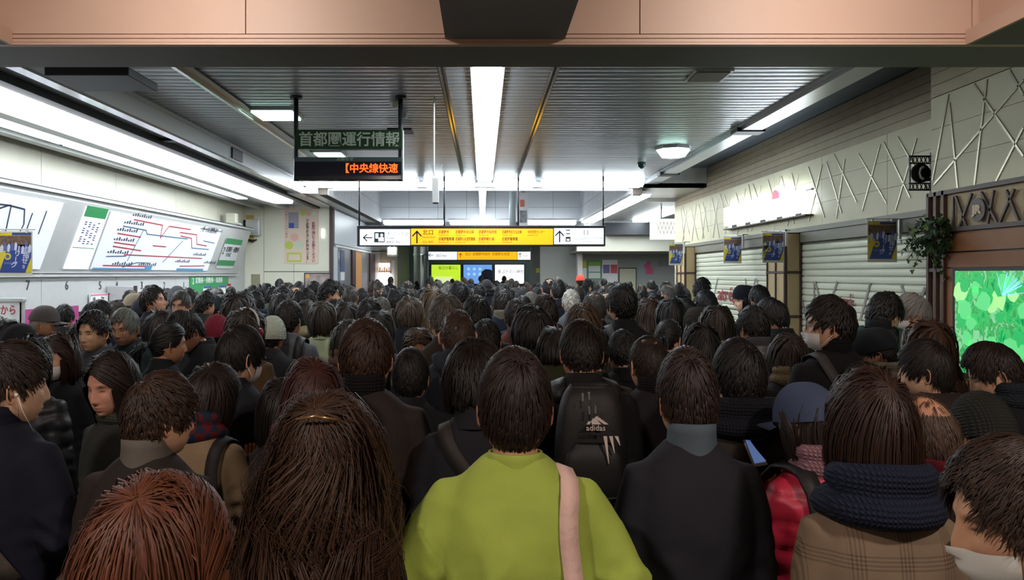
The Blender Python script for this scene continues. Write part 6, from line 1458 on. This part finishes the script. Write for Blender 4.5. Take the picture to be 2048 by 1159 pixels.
for k, (xa, za, zb) in enumerate(((.030,1.295,1.19),(.052,1.295,1.23),(.073,1.295,1.26))): on_pack(p, 'stripe', [[(xa, za), (xa+.014, za), (xa+.022, zb), (xa+.020, zb)]], M_logo, yb-.037, bp)
for (xa, za) in ((-.045,1.455),(-.02,1.46),(-.02,1.405),(.004,1.408)):
    mb = MB(); mb.tube([(xa,yb-.012,za),(xa,yb-.02,za-.03)], [.005,.004], 6); me = mb.mesh('zip_pull'); me.transform(Matrix.Translation(-bp.location) @ M4); me.materials.append(mat('steel_pull', (190,190,190), .2, .9)); o = bpy.data.objects.new('zip_pull', me); COL.objects.link(o); o.parent = bp
P_(1305, 677, 3.3, 'man with thinning crown and dark coat, right of the sports backpack', hair='thin', hc=(40,30,26), coat='coat', cc=(32,30,32), collar='turtle', kc=(24,22,24), yaw=10, hi=True, seed=17, pitch=10)
P_(1483, 683, 2.7, 'person in a dark taupe coat with a thick black navy scarf behind the charcoal coat', hair='short', hc=(24,21,22), coat='coat', cc=(46,42,40), collar='snood', kc=(20,22,32), hi=True, seed=18, wide=1.02, pitch=5)
P_(1885, 795, 2.12, 'bald man with a fringe of thin hair and a thin red collar, right foreground', hair='bald', hc=(70,54,44), coat='coat', cc=(34,30,30), collar='stand', kc=(110,30,40), pitch=20, yaw=15, hi=True, seed=19, skin=(196,142,112))
q = P_(1640, 772, 2.35, 'woman in a red down jacket and blue grey cap, holding a smartphone', shape='woman', hair='bob', hc=(36,26,24), coat='puffer', cc=(196,44,72), collar='scarf', kc=(150,110,120), extras=('cap',), hatc=(66,78,104), arms='phone_high', rz=12, yaw=20, pitch=10, hi=True, seed=20)
phone(q, 'white smartphone held up by the woman in the red jacket', (-.085, .275, 1.45), (-.5, 0, .3))
backpack(q, 'black camera strap pack on the red down jacket', 'woman', z0=.98, z1=1.25, wd=.10, dp=.06)
p = P_(1668, 595, 3.8, 'tall man in a black knit sweater, glasses and white mask, facing left', hair='messy', hc=(26,21,20), coat='soft', cc=(20,20,22), collar='turtle', kc=(22,22,24), extras=('glasses','mask'), yaw=60, rz=5, hi=True, seed=21, pitch=0)
crossbag(p, 'dark grey messenger strap on the black sweater', s=-1, col=(56,54,56), w=.05)
P_(1868, 683, 3.15, 'man in a brown hooded down coat turning left, behind the bald man', hair='slick', hc=(28,23,22), coat='coat', cc=(50,40,38), hood='plain', inner=(200,170,170), yaw=45, rz=10, hi=True, seed=22)
P_(1862, 643, 3.75, 'woman with long brown hair in a dusty rose coat beside the green screen', shape='woman', hair='long', hc=(66,46,34), coat='coat', cc=(112,84,78), rz=-12, hi=True, seed=23, pitch=0)
P_(2030, 680, 3.2, 'man with a white earphone looking down at the right edge, dark scarf', hair='short', hc=(34,26,23), coat='coat', cc=(24,26,34), collar='scarf', kc=(40,46,56), extras=('earphone',), yaw=45, rz=20, pitch=25, hi=True, seed=24)
P_(1992, 800, 2.45, 'person in a dark green grey knitted hat by the right edge', hair='short', hc=(24,22,22), coat='coat', cc=(28,26,28), extras=('beanie',), hatc=(44,46,44), pitch=20, seed=25)
p = P_(1755, 580, 4.9, 'tall man in a black quilted hood jacket with a green pack, looking down right', hair='messy', hc=(20,19,20), coat='puffer', cc=(26,28,34), collar='high', yaw=-45, rz=-15, pitch=25, arms='phone', hi=True, seed=26)
backpack(p, 'black and green backpack on the quilted jacket in front of the shutter', z0=.9, z1=1.3, wd=.14, dp=.16, col=(20,58,44))
P_(1829, 590, 5.1, 'grey haired man in glasses and a white mask facing left in front of the shutter', hair='slick', hc=(118,116,112), coat='coat', cc=(26,30,44), inner=(220,222,226), extras=('mask','glasses'), yaw=60, rz=20, hi=True, seed=27, pitch=0)
P_(1775, 667, 4.25, 'person in a dark beret and glasses with a pale knitted scarf', hair='short', hc=(26,23,22), coat='coat', cc=(30,32,34), collar='scarf', kc=(150,146,126), extras=('beret','glasses'), hatc=(26,30,34), yaw=50, rz=10, pitch=15, hi=True, seed=28)
P_(1762, 722, 3.5, 'dark bowed head between the black sweater and the brown hooded coat', hair='short', hc=(28,23,22), coat='coat', cc=(32,30,32), pitch=25, yaw=35, seed=29)
P_(1575, 672, 4.35, 'woman with curly dark hair and a cream fluffy scarf left of the black sweater', shape='woman', hair='curly', hc=(44,34,28), coat='coat', cc=(30,28,30), collar='scarf', kc=(138,122,92), pitch=15, yaw=-25, hi=True, seed=30)
P_(1515, 613, 4.8, 'man in a grey down jacket with a high collar', hair='short', hc=(24,22,22), coat='puffer', cc=(72,70,74), collar='high', kc=(66,64,68), yaw=10, hi=True, seed=31, pitch=10)
P_(1562, 595, 5.3, 'man with glossy black hair in a black coat in front of the near tan pillar', hair='slick', hc=(18,18,20), coat='coat', cc=(22,24,24), yaw=35, rz=0, hi=True, seed=32, pitch=20)
P_(1526, 567, 7.4, 'tall man in a grey hooded scarf against the tan pillar', hair='short', hc=(18,18,20), coat='coat', cc=(40,42,46), collar='scarf', kc=(70,76,84), yaw=-15, seed=33, pitch=20)
P_(1496, 575, 7.9, 'person in a navy beret in profile, looking left at the shutter', shape='woman', hair='bob', hc=(18,18,22), coat='coat', cc=(70,78,86), collar='scarf', kc=(64,72,82), extras=('beret',), hatc=(20,24,36), yaw=60, rz=25, hi=True, seed=34, pitch=0)
P_(1405, 648, 4.2, 'woman with smooth dark hair and an ochre collar, centre right', shape='woman', hair='bob', hc=(30,28,27), coat='coat', cc=(30,30,34), collar='scarf', kc=(120,84,36), seed=35, pitch=5)
P_(1330, 640, 4.8, 'woman with black hair and a thin hair band, right of the tall black suit', shape='woman', hair='pony', hc=(26,25,25), coat='coat', cc=(30,30,32), yaw=-35, seed=36, pitch=15)
p = P_(1247, 570, 5.4, 'tall man in a black suit with a grey bag strap over the shoulder', hair='short', hc=(20,20,21), coat='coat', cc=(22,22,25), yaw=10, seed=37, pitch=0, hi=True, wide=1.04)
crossbag(p, 'dark grey bag strap across the tall black suit', s=-1, col=(66,70,74), w=.05)
P_(1190, 586, 5.9, 'man with short greying hair in a black striped jacket left of the tall suit', hair='thin', hc=(66,66,64), coat='coat', cc=(30,32,34), seed=38, pitch=10, wide=1.06)
P_(1298, 597, 6.5, 'woman with long straight brown hair right of the tall suit', shape='woman', hair='long', hc=(58,42,32), coat='coat', cc=(60,60,60), seed=39, pitch=0)
P_(1345, 598, 6.0, 'woman with long dark hair next to the blue hood', shape='woman', hair='long', hc=(28,26,27), coat='coat', cc=(40,50,56), seed=40, pitch=5)
P_(1378, 599, 6.6, 'man in a slate blue hooded jacket', hair='short', hc=(20,20,22), coat='soft', cc=(56,78,104), hood='plain', seed=41, pitch=5, yaw=20)
P_(1404, 621, 5.75, 'child height person in a dark brown knitted cap behind the brown haired woman', hair='short', hc=(24,22,22), coat='coat', cc=(28,28,32), extras=('beanie',), hatc=(48,42,38), yaw=35, seed=42)
P_(1437, 612, 5.2, 'woman with long dark brown hair and a fur trimmed hood', shape='woman', hair='long', hc=(42,32,28), coat='coat', cc=(30,34,48), hood='fur', hoodc=(124,116,92), seed=43, pitch=5)
P_(1418, 577, 6.6, 'man in a dark navy coat bending to the right by the shutter', hair='crop', hc=(18,20,26), coat='coat', cc=(24,28,42), inner=(170,170,170), yaw=-15, roll=15, seed=44, pitch=25, wide=1.1)
P_(1400, 557, 9.4, 'tall man in a navy coat close to the shutter, face to the right', hair='short', hc=(24,24,26), coat='coat', cc=(30,34,46), yaw=-35, rz=-20, seed=45, pitch=10)
P_(895, 590, 4.3, 'grey haired man in a brown wool coat behind the crew cut man', hair='short', hc=(84,82,76), coat='coat', cc=(56,50,44), collar='fold', hi=True, seed=46, pitch=10, yaw=10, wide=1.05)
P_(915, 622, 3.85, 'man with a brown crew cut and pink ears in a dark hooded anorak, centre', hair='crop', hc=(62,48,40), coat='soft', cc=(40,44,54), hood='plain', hoodc=(38,44,54), collar='stand', kc=(48,56,58), hi=True, seed=47, pitch=15, wide=1.05, skin=(222,168,142))
P_(955, 590, 5.0, 'man with thick black hair in a black wool coat right of the crew cut man', hair='short', hc=(20,21,21), coat='coat', cc=(26,28,30), inner=(160,150,146), hi=True, seed=48, pitch=20, yaw=5, wide=1.04)
P_(758, 622, 5.4, 'woman in a grey hooded coat with long straight hair, left of centre', shape='woman', hair='long', hc=(40,40,38), coat='coat', cc=(68,74,78), hood='plain', seed=49, pitch=5)
P_(735, 598, 5.8, 'man with wavy black hair in a dark coat, left of the grey hooded coat', hair='messy', hc=(26,25,24), coat='coat', cc=(36,38,40), seed=50, yaw=-20, pitch=5)
P_(762, 596, 6.6, 'short grey haired man behind the grey hooded coat', hair='crop', hc=(76,74,68), coat='coat', cc=(50,46,42), seed=51, pitch=5)
q = P_(785, 572, 7.4, 'tall man in a black coat looking at a phone, left of centre', hair='short', hc=(22,22,22), coat='coat', cc=(30,34,38), yaw=-35, seed=52, arms='right_up', pitch=14, wide=1.05)
phone(q, 'white smartphone held up by the tall man in the black coat', (.19, .20, 1.32), (-.4, 0, .2))
P_(815, 597, 6.5, 'person with brown grey hair beside the lit white phone', hair='curly', hc=(74,64,54), coat='coat', cc=(34,38,46), seed=53, yaw=-35, pitch=5)
p = P_(865, 577, 7.2, 'woman with long light brown hair and a black rucksack, left of the grey haired man', shape='woman', hair='long', hc=(84,70,52), coat='coat', cc=(26,28,34), seed=54, pitch=5)
backpack(p, 'black rucksack with a small white mark on the long haired woman', 'woman', z0=.95, z1=1.32, wd=.15, dp=.14)
P_(838, 648, 5.1, 'small brown haired woman facing back and looking down, left of centre', shape='woman', hair='bob', hc=(68,54,42), coat='coat', cc=(40,40,44), rz=180, pitch=25, hi=True, seed=55)
P_(1065, 617, 4.7, 'woman with loosely tied dark hair in a black wool coat, centre', shape='woman', hair='curly', hc=(34,32,31), coat='coat', cc=(28,32,34), collar='high', seed=56, pitch=10, hi=True, wide=1.1)
P_(1090, 591, 5.3, 'person with thick dark hair and a burgundy patterned scarf, centre', hair='messy', hc=(38,32,28), coat='coat', cc=(40,42,46), collar='scarf', kc=(92,52,54), seed=57, pitch=5, hi=True)
P_(1047, 594, 6.6, 'man in a dark suit with a white shirt collar, left of the burgundy scarf', hair='crop', hc=(32,30,28), coat='coat', cc=(34,38,42), inner=(228,228,228), seed=58, pitch=10)
P_(1032, 600, 6.0, 'person in a rust red jacket with a dark backpack, centre', hair='short', hc=(38,33,29), coat='soft', cc=(96,54,46), seed=59, pitch=5, yaw=15)
P_(1143, 581, 8.0, 'white haired person in a grey blue striped coat', hair='short', hc=WH, coat='soft', cc=(84,92,98), seed=60, pitch=10)
P_(1168, 612, 4.9, 'woman with ash brown hair tied up high, right of centre', shape='woman', hair='curly', hc=(66,52,38), coat='coat', cc=(48,48,44), seed=61, pitch=10, hi=True)
P_(1118, 560, 8.9, 'tall man in a navy suit with a white collar behind the white haired person', hair='crop', hc=(30,28,28), coat='coat', cc=(28,32,46), inner=(235,235,235), seed=62, pitch=5)
P_(1004, 569, 9.6, 'man in a navy suit seen from behind below the blue screen', hair='short', hc=(28,28,30), coat='coat', cc=(30,38,62), inner=(220,220,220), seed=63, pitch=5)
P_(972, 640, 4.45, 'person in a beige wool coat behind the black wool coat', shape='woman', hair='short', hc=(26,24,24), coat='coat', cc=(122,112,84), seed=64, pitch=15)
P_(1110, 655, 4.3, 'person in an olive green parka with a strap, right of centre', hair='mush', hc=(36,32,28), coat='soft', cc=(64,68,48), hood='plain', seed=65, pitch=15)
P_(1185, 655, 3.75, 'person in an olive coat mostly hidden behind the black suit', hair='short', hc=(28,26,25), coat='coat', cc=(58,58,42), seed=66, pitch=15)
# ---- left half
P_(462, 655, 3.3, 'man in a charcoal suit coat with glasses and a white mask, seen from behind left', hair='slick', hc=(24,22,22), coat='coat', cc=(32,36,44), extras=('glasses','mask'), yaw=-30, rz=-8, hi=True, seed=70, pitch=10)
P_(485, 618, 4.7, 'person in a brown coat wearing crimson headphones', hair='mush', hc=(40,34,28), coat='coat', cc=(80,62,40), extras=('headphones',), yaw=-15, rz=-10, hi=True, seed=71, shape='woman', wide=1.1)
p = P_(573, 603, 5.5, 'man in a grey suit jacket with a black shoulder bag', hair='short', hc=(26,25,24), coat='coat', cc=(84,90,96), yaw=-10, hi=True, seed=72, pitch=5, wide=1.06)
backpack(p, 'black briefcase style bag on the back of the grey suit', z0=.88, z1=1.22, wd=.17, dp=.12)
P_(645, 603, 6.1, 'woman in a pale green coat with shoulder length brown hair', shape='woman', hair='bob', hc=(50,44,36), coat='coat', cc=(168,184,150), seed=73, pitch=0, hi=True)
P_(612, 602, 7.1, 'person with a green scarf and beige hood left of the pale green coat', hair='mush', hc=(50,48,42), coat='soft', cc=(128,118,90), collar='scarf', kc=(34,80,62), hood='plain', seed=74, shape='woman')
P_(692, 604, 6.6, 'woman with long straight dark brown hair right of the pale green coat', shape='woman', hair='long', hc=(44,38,33), coat='coat', cc=(46,50,50), seed=75, pitch=0)
P_(690, 640, 4.9, 'person with blurred dark hair in a plaid muffler right of the pale green coat', hair='bob', hc=(38,36,32), coat='coat', cc=(70,62,50), collar='scarf', kc=(110,90,74), seed=76, yaw=-35, shape='woman')
P_(652, 561, 8.4, 'man in a navy suit and glasses turned right, tallest head at left', hair='short', hc=(20,20,22), coat='coat', cc=(28,36,62), inner=(226,226,230), extras=('glasses',), yaw=-45, rz=-20, hi=True, seed=77, pitch=5)
P_(597, 577, 7.9, 'man with thick black hair in profile to the right, before the cream wall', hair='messy', hc=(22,23,23), coat='coat', cc=(40,44,44), yaw=-50, rz=-20, hi=True, seed=78, pitch=15)
P_(560, 587, 7.6, 'dark fluffy haired person left of the grey suit', hair='mush', hc=(28,27,27), coat='coat', cc=(38,38,40), seed=79)
P_(558, 573, 9.6, 'masked man with black hair facing right near the cream wall', hair='short', hc=(24,24,25), coat='coat', cc=(40,40,44), extras=('mask',), yaw=-60, rz=-30, hi=True, seed=80)
P_(526, 567, 10.6, 'masked person with black hair facing right below the junction box', hair='mush', hc=(30,28,30), coat='coat', cc=(38,38,42), extras=('mask',), yaw=-60, rz=-40, hi=True, seed=81)
P_(500, 572, 10.9, 'person with a cream muffler in profile below the junction box', hair='short', hc=(26,24,24), coat='coat', cc=(60,56,50), collar='scarf', kc=(190,176,136), yaw=-60, rz=-30, hi=True, seed=82)
P_(597, 563, 12.2, 'dark head in front of the cream door', hair='crop', hc=(30,30,32), coat='coat', cc=(36,36,40), seed=83)
P_(672, 563, 10.5, 'man in a dark green coat right of the tallest navy suit', hair='short', hc=(28,32,28), coat='coat', cc=(40,56,46), inner=(220,220,214), seed=84)
P_(700, 573, 8.8, 'man with greying hair and a white collar right of the navy suit', hair='crop', hc=(56,54,50), coat='coat', cc=(46,52,46), inner=(220,220,220), seed=85)
P_(195, 622, 4.9, 'young man facing the camera in a grey jacket and blue shirt, left', hair='short', hc=(22,20,20), coat='coat', cc=(58,62,66), inner=(96,112,134), rz=165, yaw=0, pitch=5, hi=True, seed=90, skin=(196,158,126))
P_(258, 618, 5.35, 'old man with grey hair facing the camera in a dark leather jacket, left', hair='slick', hc=(88,92,86), coat='coat', cc=(34,46,50), rz=170, pitch=10, hi=True, seed=91, skin=(188,142,112), inner=(120,110,100))
P_(120, 668, 4.1, 'woman with brown hair and a white mask facing the camera at left', shape='woman', hair='bob', hc=(48,34,30), coat='coat', cc=(34,38,44), extras=('mask',), rz=165, pitch=5, hi=True, seed=92)
P_(240, 700, 3.0, 'woman with long dark hair looking down to the left, grey scarf', shape='woman', hair='long', hc=(34,27,26), coat='coat', cc=(48,50,48), collar='scarf', kc=(74,76,66), rz=160, pitch=10, hi=True, seed=93, skin=(206,150,126))
P_(398, 613, 4.9, 'man in a dark coat leaning down to the left behind the suit coat', hair='short', hc=(22,22,21), coat='coat', cc=(26,28,32), rz=140, pitch=30, hi=True, seed=94, skin=(200,146,120))
P_(328, 648, 4.5, 'woman with tied black hair in a black coat, left of centre', shape='woman', hair='pony', hc=(22,23,24), coat='coat', cc=(24,28,32), yaw=-30, rz=-20, hi=True, seed=95, pitch=5)
P_(313, 622, 5.5, 'dark haired woman behind the tied black hair', shape='woman', hair='bob', hc=(34,30,28), coat='coat', cc=(50,46,42), yaw=-35, seed=96)
P_(80, 617, 6.2, 'old man in a grey peaked cap looking right beside the notice stand', hair='thin', hc=(150,146,140), coat='coat', cc=(46,50,66), extras=('cap','glasses'), hatc=(92,88,88), rz=-75, pitch=5, hi=True, seed=97, skin=(180,132,104))
P_(30, 656, 5.0, 'person in a dark knitted hat below the grey peaked cap', hair='short', hc=(26,26,28), coat='coat', cc=(34,38,42), extras=('beanie',), hatc=(38,40,44), seed=98, yaw=-20)
P_(46, 682, 3.6, 'person in a black quilted down jacket at left with dark hair', hair='mush', hc=(24,25,26), coat='puffer', cc=(30,34,42), collar='high', seed=99, hi=True, yaw=-10)
P_(172, 597, 6.5, 'man in a teal coat looking down at a ticket machine', hair='short', hc=(34,33,34), coat='coat', cc=(34,54,62), yaw=-35, rz=-35, pitch=25, hi=True, seed=100)
P_(222, 603, 6.9, 'man with wavy grey hair in a navy coat behind the young man', hair='messy', hc=(84,80,76), coat='coat', cc=(28,32,54), yaw=-15, rz=-15, seed=101, hi=True)
P_(163, 640, 5.6, 'dark haired woman with a dusty pink muffler below the magenta screen', shape='woman', hair='bob', hc=(28,24,24), coat='coat', cc=(32,34,48), collar='scarf', kc=(128,96,90), seed=102, yaw=-30)
P_(308, 573, 7.1, 'man with spiky hair in profile looking up right at the ticket notices', hair='messy', hc=(32,28,27), coat='coat', cc=(36,38,48), yaw=-70, rz=-20, pitch=-10, hi=True, seed=103, skin=(204,150,124))
P_(365, 583, 7.6, 'man in glasses facing the camera in a mottled olive jacket', hair='slick', hc=(56,54,50), coat='coat', cc=(84,80,56), extras=('glasses',), rz=175, hi=True, seed=104, skin=(208,158,132))
P_(263, 594, 7.9, 'person in a beige grey cap in front of the ticket notices', hair='crop', hc=(90,84,76), coat='coat', cc=(56,54,52), extras=('beret',), hatc=(150,140,120), seed=105, yaw=-35)
P_(280, 602, 7.6, 'person in a dark grey knitted hat beside the beige grey cap', hair='short', hc=(30,30,34), coat='coat', cc=(36,40,52), extras=('beanie',), hatc=(52,54,66), seed=106)
P_(405, 584, 8.0, 'dark haired man in front of the green board', hair='short', hc=(26,26,26), coat='coat', cc=(44,46,46), yaw=-35, seed=107)
P_(426, 595, 8.7, 'person in a dark blue knitted hat under the green board', hair='short', hc=(26,30,34), coat='coat', cc=(34,50,62), extras=('beanie',), hatc=(48,58,66), seed=108)
P_(448, 588, 8.8, 'man with a white mask in profile right of the dark blue hat', hair='short', hc=(22,24,30), coat='coat', cc=(60,60,64), extras=('mask',), yaw=-70, hi=True, seed=109)
P_(485, 584, 6.9, 'person with bushy black hair left of the cream wall', hair='mush', hc=(28,30,28), coat='coat', cc=(40,40,40), seed=110)
P_(470, 588, 6.0, 'dark haired person behind the crimson headphones', hair='bob', hc=(38,32,28), coat='coat', cc=(44,38,34), seed=111, shape='woman')
P_(430, 637, 5.4, 'person in a red knitted hat left of the crimson headphones', hair='short', hc=(30,22,22), coat='coat', cc=(36,32,34), extras=('beanie',), hatc=(130,36,56), seed=112)
P_(542, 640, 5.3, 'person in a pale green white hat right of the crimson headphones', hair='short', hc=(40,36,32), coat='coat', cc=(40,42,46), extras=('beanie',), hatc=(196,206,190), seed=113)
P_(352, 577, 9.0, 'person in a grey hood behind the man in glasses', hair='short', hc=(40,40,42), coat='coat', cc=(64,66,72), extras=('beanie',), hatc=(96,98,104), seed=114)
P_(375, 577, 9.6, 'dark haired person right of the man in glasses', hair='short', hc=(24,24,24), coat='coat', cc=(36,36,38), seed=115)
P_(125, 610, 7.5, 'dark haired person between the grey cap and the teal coat', hair='short', hc=(28,27,27), coat='coat', cc=(40,42,46), seed=116)
P_(10, 640, 5.6, 'dark haired person at the left edge under the notice stand', hair='bob', hc=(26,26,26), coat='coat', cc=(36,52,44), seed=117, shape='woman')
#P_(838, 640, 7.8, 'dark haired man half hidden left of the grey haired man', hair='short', hc=(26,26,26), coat='coat', cc=(34,34,38), seed=118)
# extra bodies closing gaps close to the camera
#P_(120, 760, 2.7, 'person in a black quilted jacket low at left below the masked woman', hair='short', hc=(24,24,26), coat='puffer', cc=(28,32,40), hi=False, seed=119, lod=1)
P_(560, 760, 2.9, 'dark haired person hidden behind the maroon scarf', hair='bob', hc=(30,26,24), coat='coat', cc=(38,34,32), seed=120, shape='woman')
P_(820, 700, 3.4, 'dark haired person behind the dark brown coat, centre left', hair='short', hc=(28,26,26), coat='coat', cc=(36,40,44), seed=121)
P_(1250, 660, 4.2, 'person in a black coat below the tall suit', hair='short', hc=(24,24,25), coat='coat', cc=(26,26,30), seed=122, pitch=20)
#P_(1560, 760, 3.1, 'dark figure in a black coat left of the red jacket', hair='short', hc=(22,21,22), coat='coat', cc=(22,22,24), seed=123)
#P_(1940, 720, 3.6, 'dark haired person in a taupe coat right of the rose coat', hair='short', hc=(30,26,24), coat='coat', cc=(50,42,38), seed=124)
# ---- the rest of the crowd
rc = random.Random(21); FILL = []
bands = []
Yc = 6.9
while Yc < 33:
    xl = -5.6 if Yc < 18.5 else -3.6; xr = 4.55 if Yc < 19 else (5.2 if Yc < 26 else 2.2 if Yc > 27 else 4.5)
    if Yc > 29: xl = -3.4
    step = .62 if Yc < 14 else .74 if Yc < 22 else .95
    X = xl + rc.uniform(0, .5)
    while X < xr:
        Xj = X + rc.uniform(-.13, .13); Yj = Yc + rc.uniform(-.18, .18)
        if all((Xj-a)**2+(Yj-b)**2 > .40**2 for a, b in PPL) and not (Xj > 4.4 and 11.2 < Yj < 13 ) and not (Xj > 4.35 and Yj > 17) and not (abs(Xj+.0) > 3.2 and Yj > 29) and not (VX+Xj/Yj*FPX > 1378) and not (VX+Xj/Yj*FPX < 250 and Yj < 14):
            FILL.append((Xj, Yj)); PPL.append((Xj, Yj))
        X += step*rc.uniform(.85, 1.2)
    Yc += .62 if Yc < 12 else .80 if Yc < 20 else 1.1
placed = NP
room_for = 300-placed
if len(FILL) > room_for:
    near = [f for f in FILL if f[1] < 13]; far = [f for f in FILL if f[1] >= 13]; rc.shuffle(far); FILL = near+far[:max(0, room_for-len(near))]
FILL.sort(key=lambda f: f[1])
HCN = [((24,23,24),'black'), ((32,28,26),'black'), ((46,36,30),'dark brown'), ((66,50,38),'brown'), ((96,94,90),'grey')]
CCN = [((30,30,34),'black'), ((36,38,46),'charcoal'), ((30,38,58),'navy'), ((66,60,54),'brown'), ((92,94,96),'grey'), ((132,122,98),'beige'), ((60,66,52),'olive'), ((86,46,48),'maroon')]
BANDN = [(-9999, 'by the ticket machines'), (700, 'by the glass doors'), (800, 'left under the yellow sign'), (900, 'below the far screens'), (1000, 'below the white screen'), (1110, 'right under the yellow sign'), (1220, 'before the far notices'), (1340, 'near the shutters')]
LABS = {}
for i, (X, Y) in enumerate(FILL):
    xp = VX+X/Y*FPX; wom = rc.random() < .36
    hs = rc.choice(('bob','long','mush','curly','pony')) if wom else rc.choice(('short','short','short','messy','crop','slick','thin'))
    hi_ = rc.choices(range(5), (8, 8, 5, 3 if wom else 1, 1 if wom else 2))[0]; ci = rc.choices(range(8), (9, 8, 5, 3, 3, 2, 2, 1))[0]
    narrow = xp < 500
    h = rc.gauss(1.62, .045) if wom else rc.gauss(1.725, .05); h = max(1.52, min(1.84, h))
    h = min(h, 1.66) if narrow else h; where = [n for b, n in BANDN if xp >= b][-1]
    row = 'nearer' if Y < 9.5 else 'middle' if Y < 14 else 'far' if Y < 22 else 'farthest'
    yaw = rc.choice((0, 0, 0, 35, -35)); ex = ()
    if rc.random() < .05: ex = (rc.choice(('beanie', 'cap')),)
    hatc = rc.choice(((60,60,64), (40,44,60), (90,84,76)))
    cut = {'bob':'bobbed','long':'long','mush':'bowl-cut','curly':'curly','pony':'tied','short':'short','messy':'tousled','crop':'cropped','slick':'smooth','thin':'thinning'}[hs]
    lab = '%s %s haired person in %s %s coat, %s rows %s' % (cut, HCN[hi_][1], 'an' if CCN[ci][1] == 'olive' else 'a', CCN[ci][1], row, where)
    if ex: lab = '%s in a %s and %s coat, %s rows %s' % ('person', 'knitted hat' if ex[0] == 'beanie' else 'peaked cap', CCN[ci][1], row, where)
    o = person(X, Y, h, lab, rz=rc.uniform(-12, 12), yaw=yaw, pitch=rc.choice((5, 5, 25)), hair=hs, hc=HCN[hi_][0], coat='puffer' if rc.random() < .12 else 'coat', cc=CCN[ci][0], shape='woman' if wom else 'man',
           arms='down', collar=rc.choice(('fold', 'fold', 'high', 'scarf')), kc=rc.choice((None, None, (90,40,44), (120,116,100), (50,60,80))), hood='plain' if rc.random() < .12 else None, extras=ex, seed=200+i % 7, hatc=hatc, inner=(225,225,225) if rc.random() < .08 else None)
    LABS.setdefault(lab, []).append(o)
for lab, os_ in LABS.items():
    if len(os_) > 1:
        for o in os_: o['group'] = 'crowd: '+lab
X_, h_ = at(1161, 551, 17.0)
person(X_, 17.0, 1.86, 'person in a bright orange red cap far off right of centre', hair='short', extras=('cap',), hatc=(226,80,60), cc=(40,40,44), seed=203)
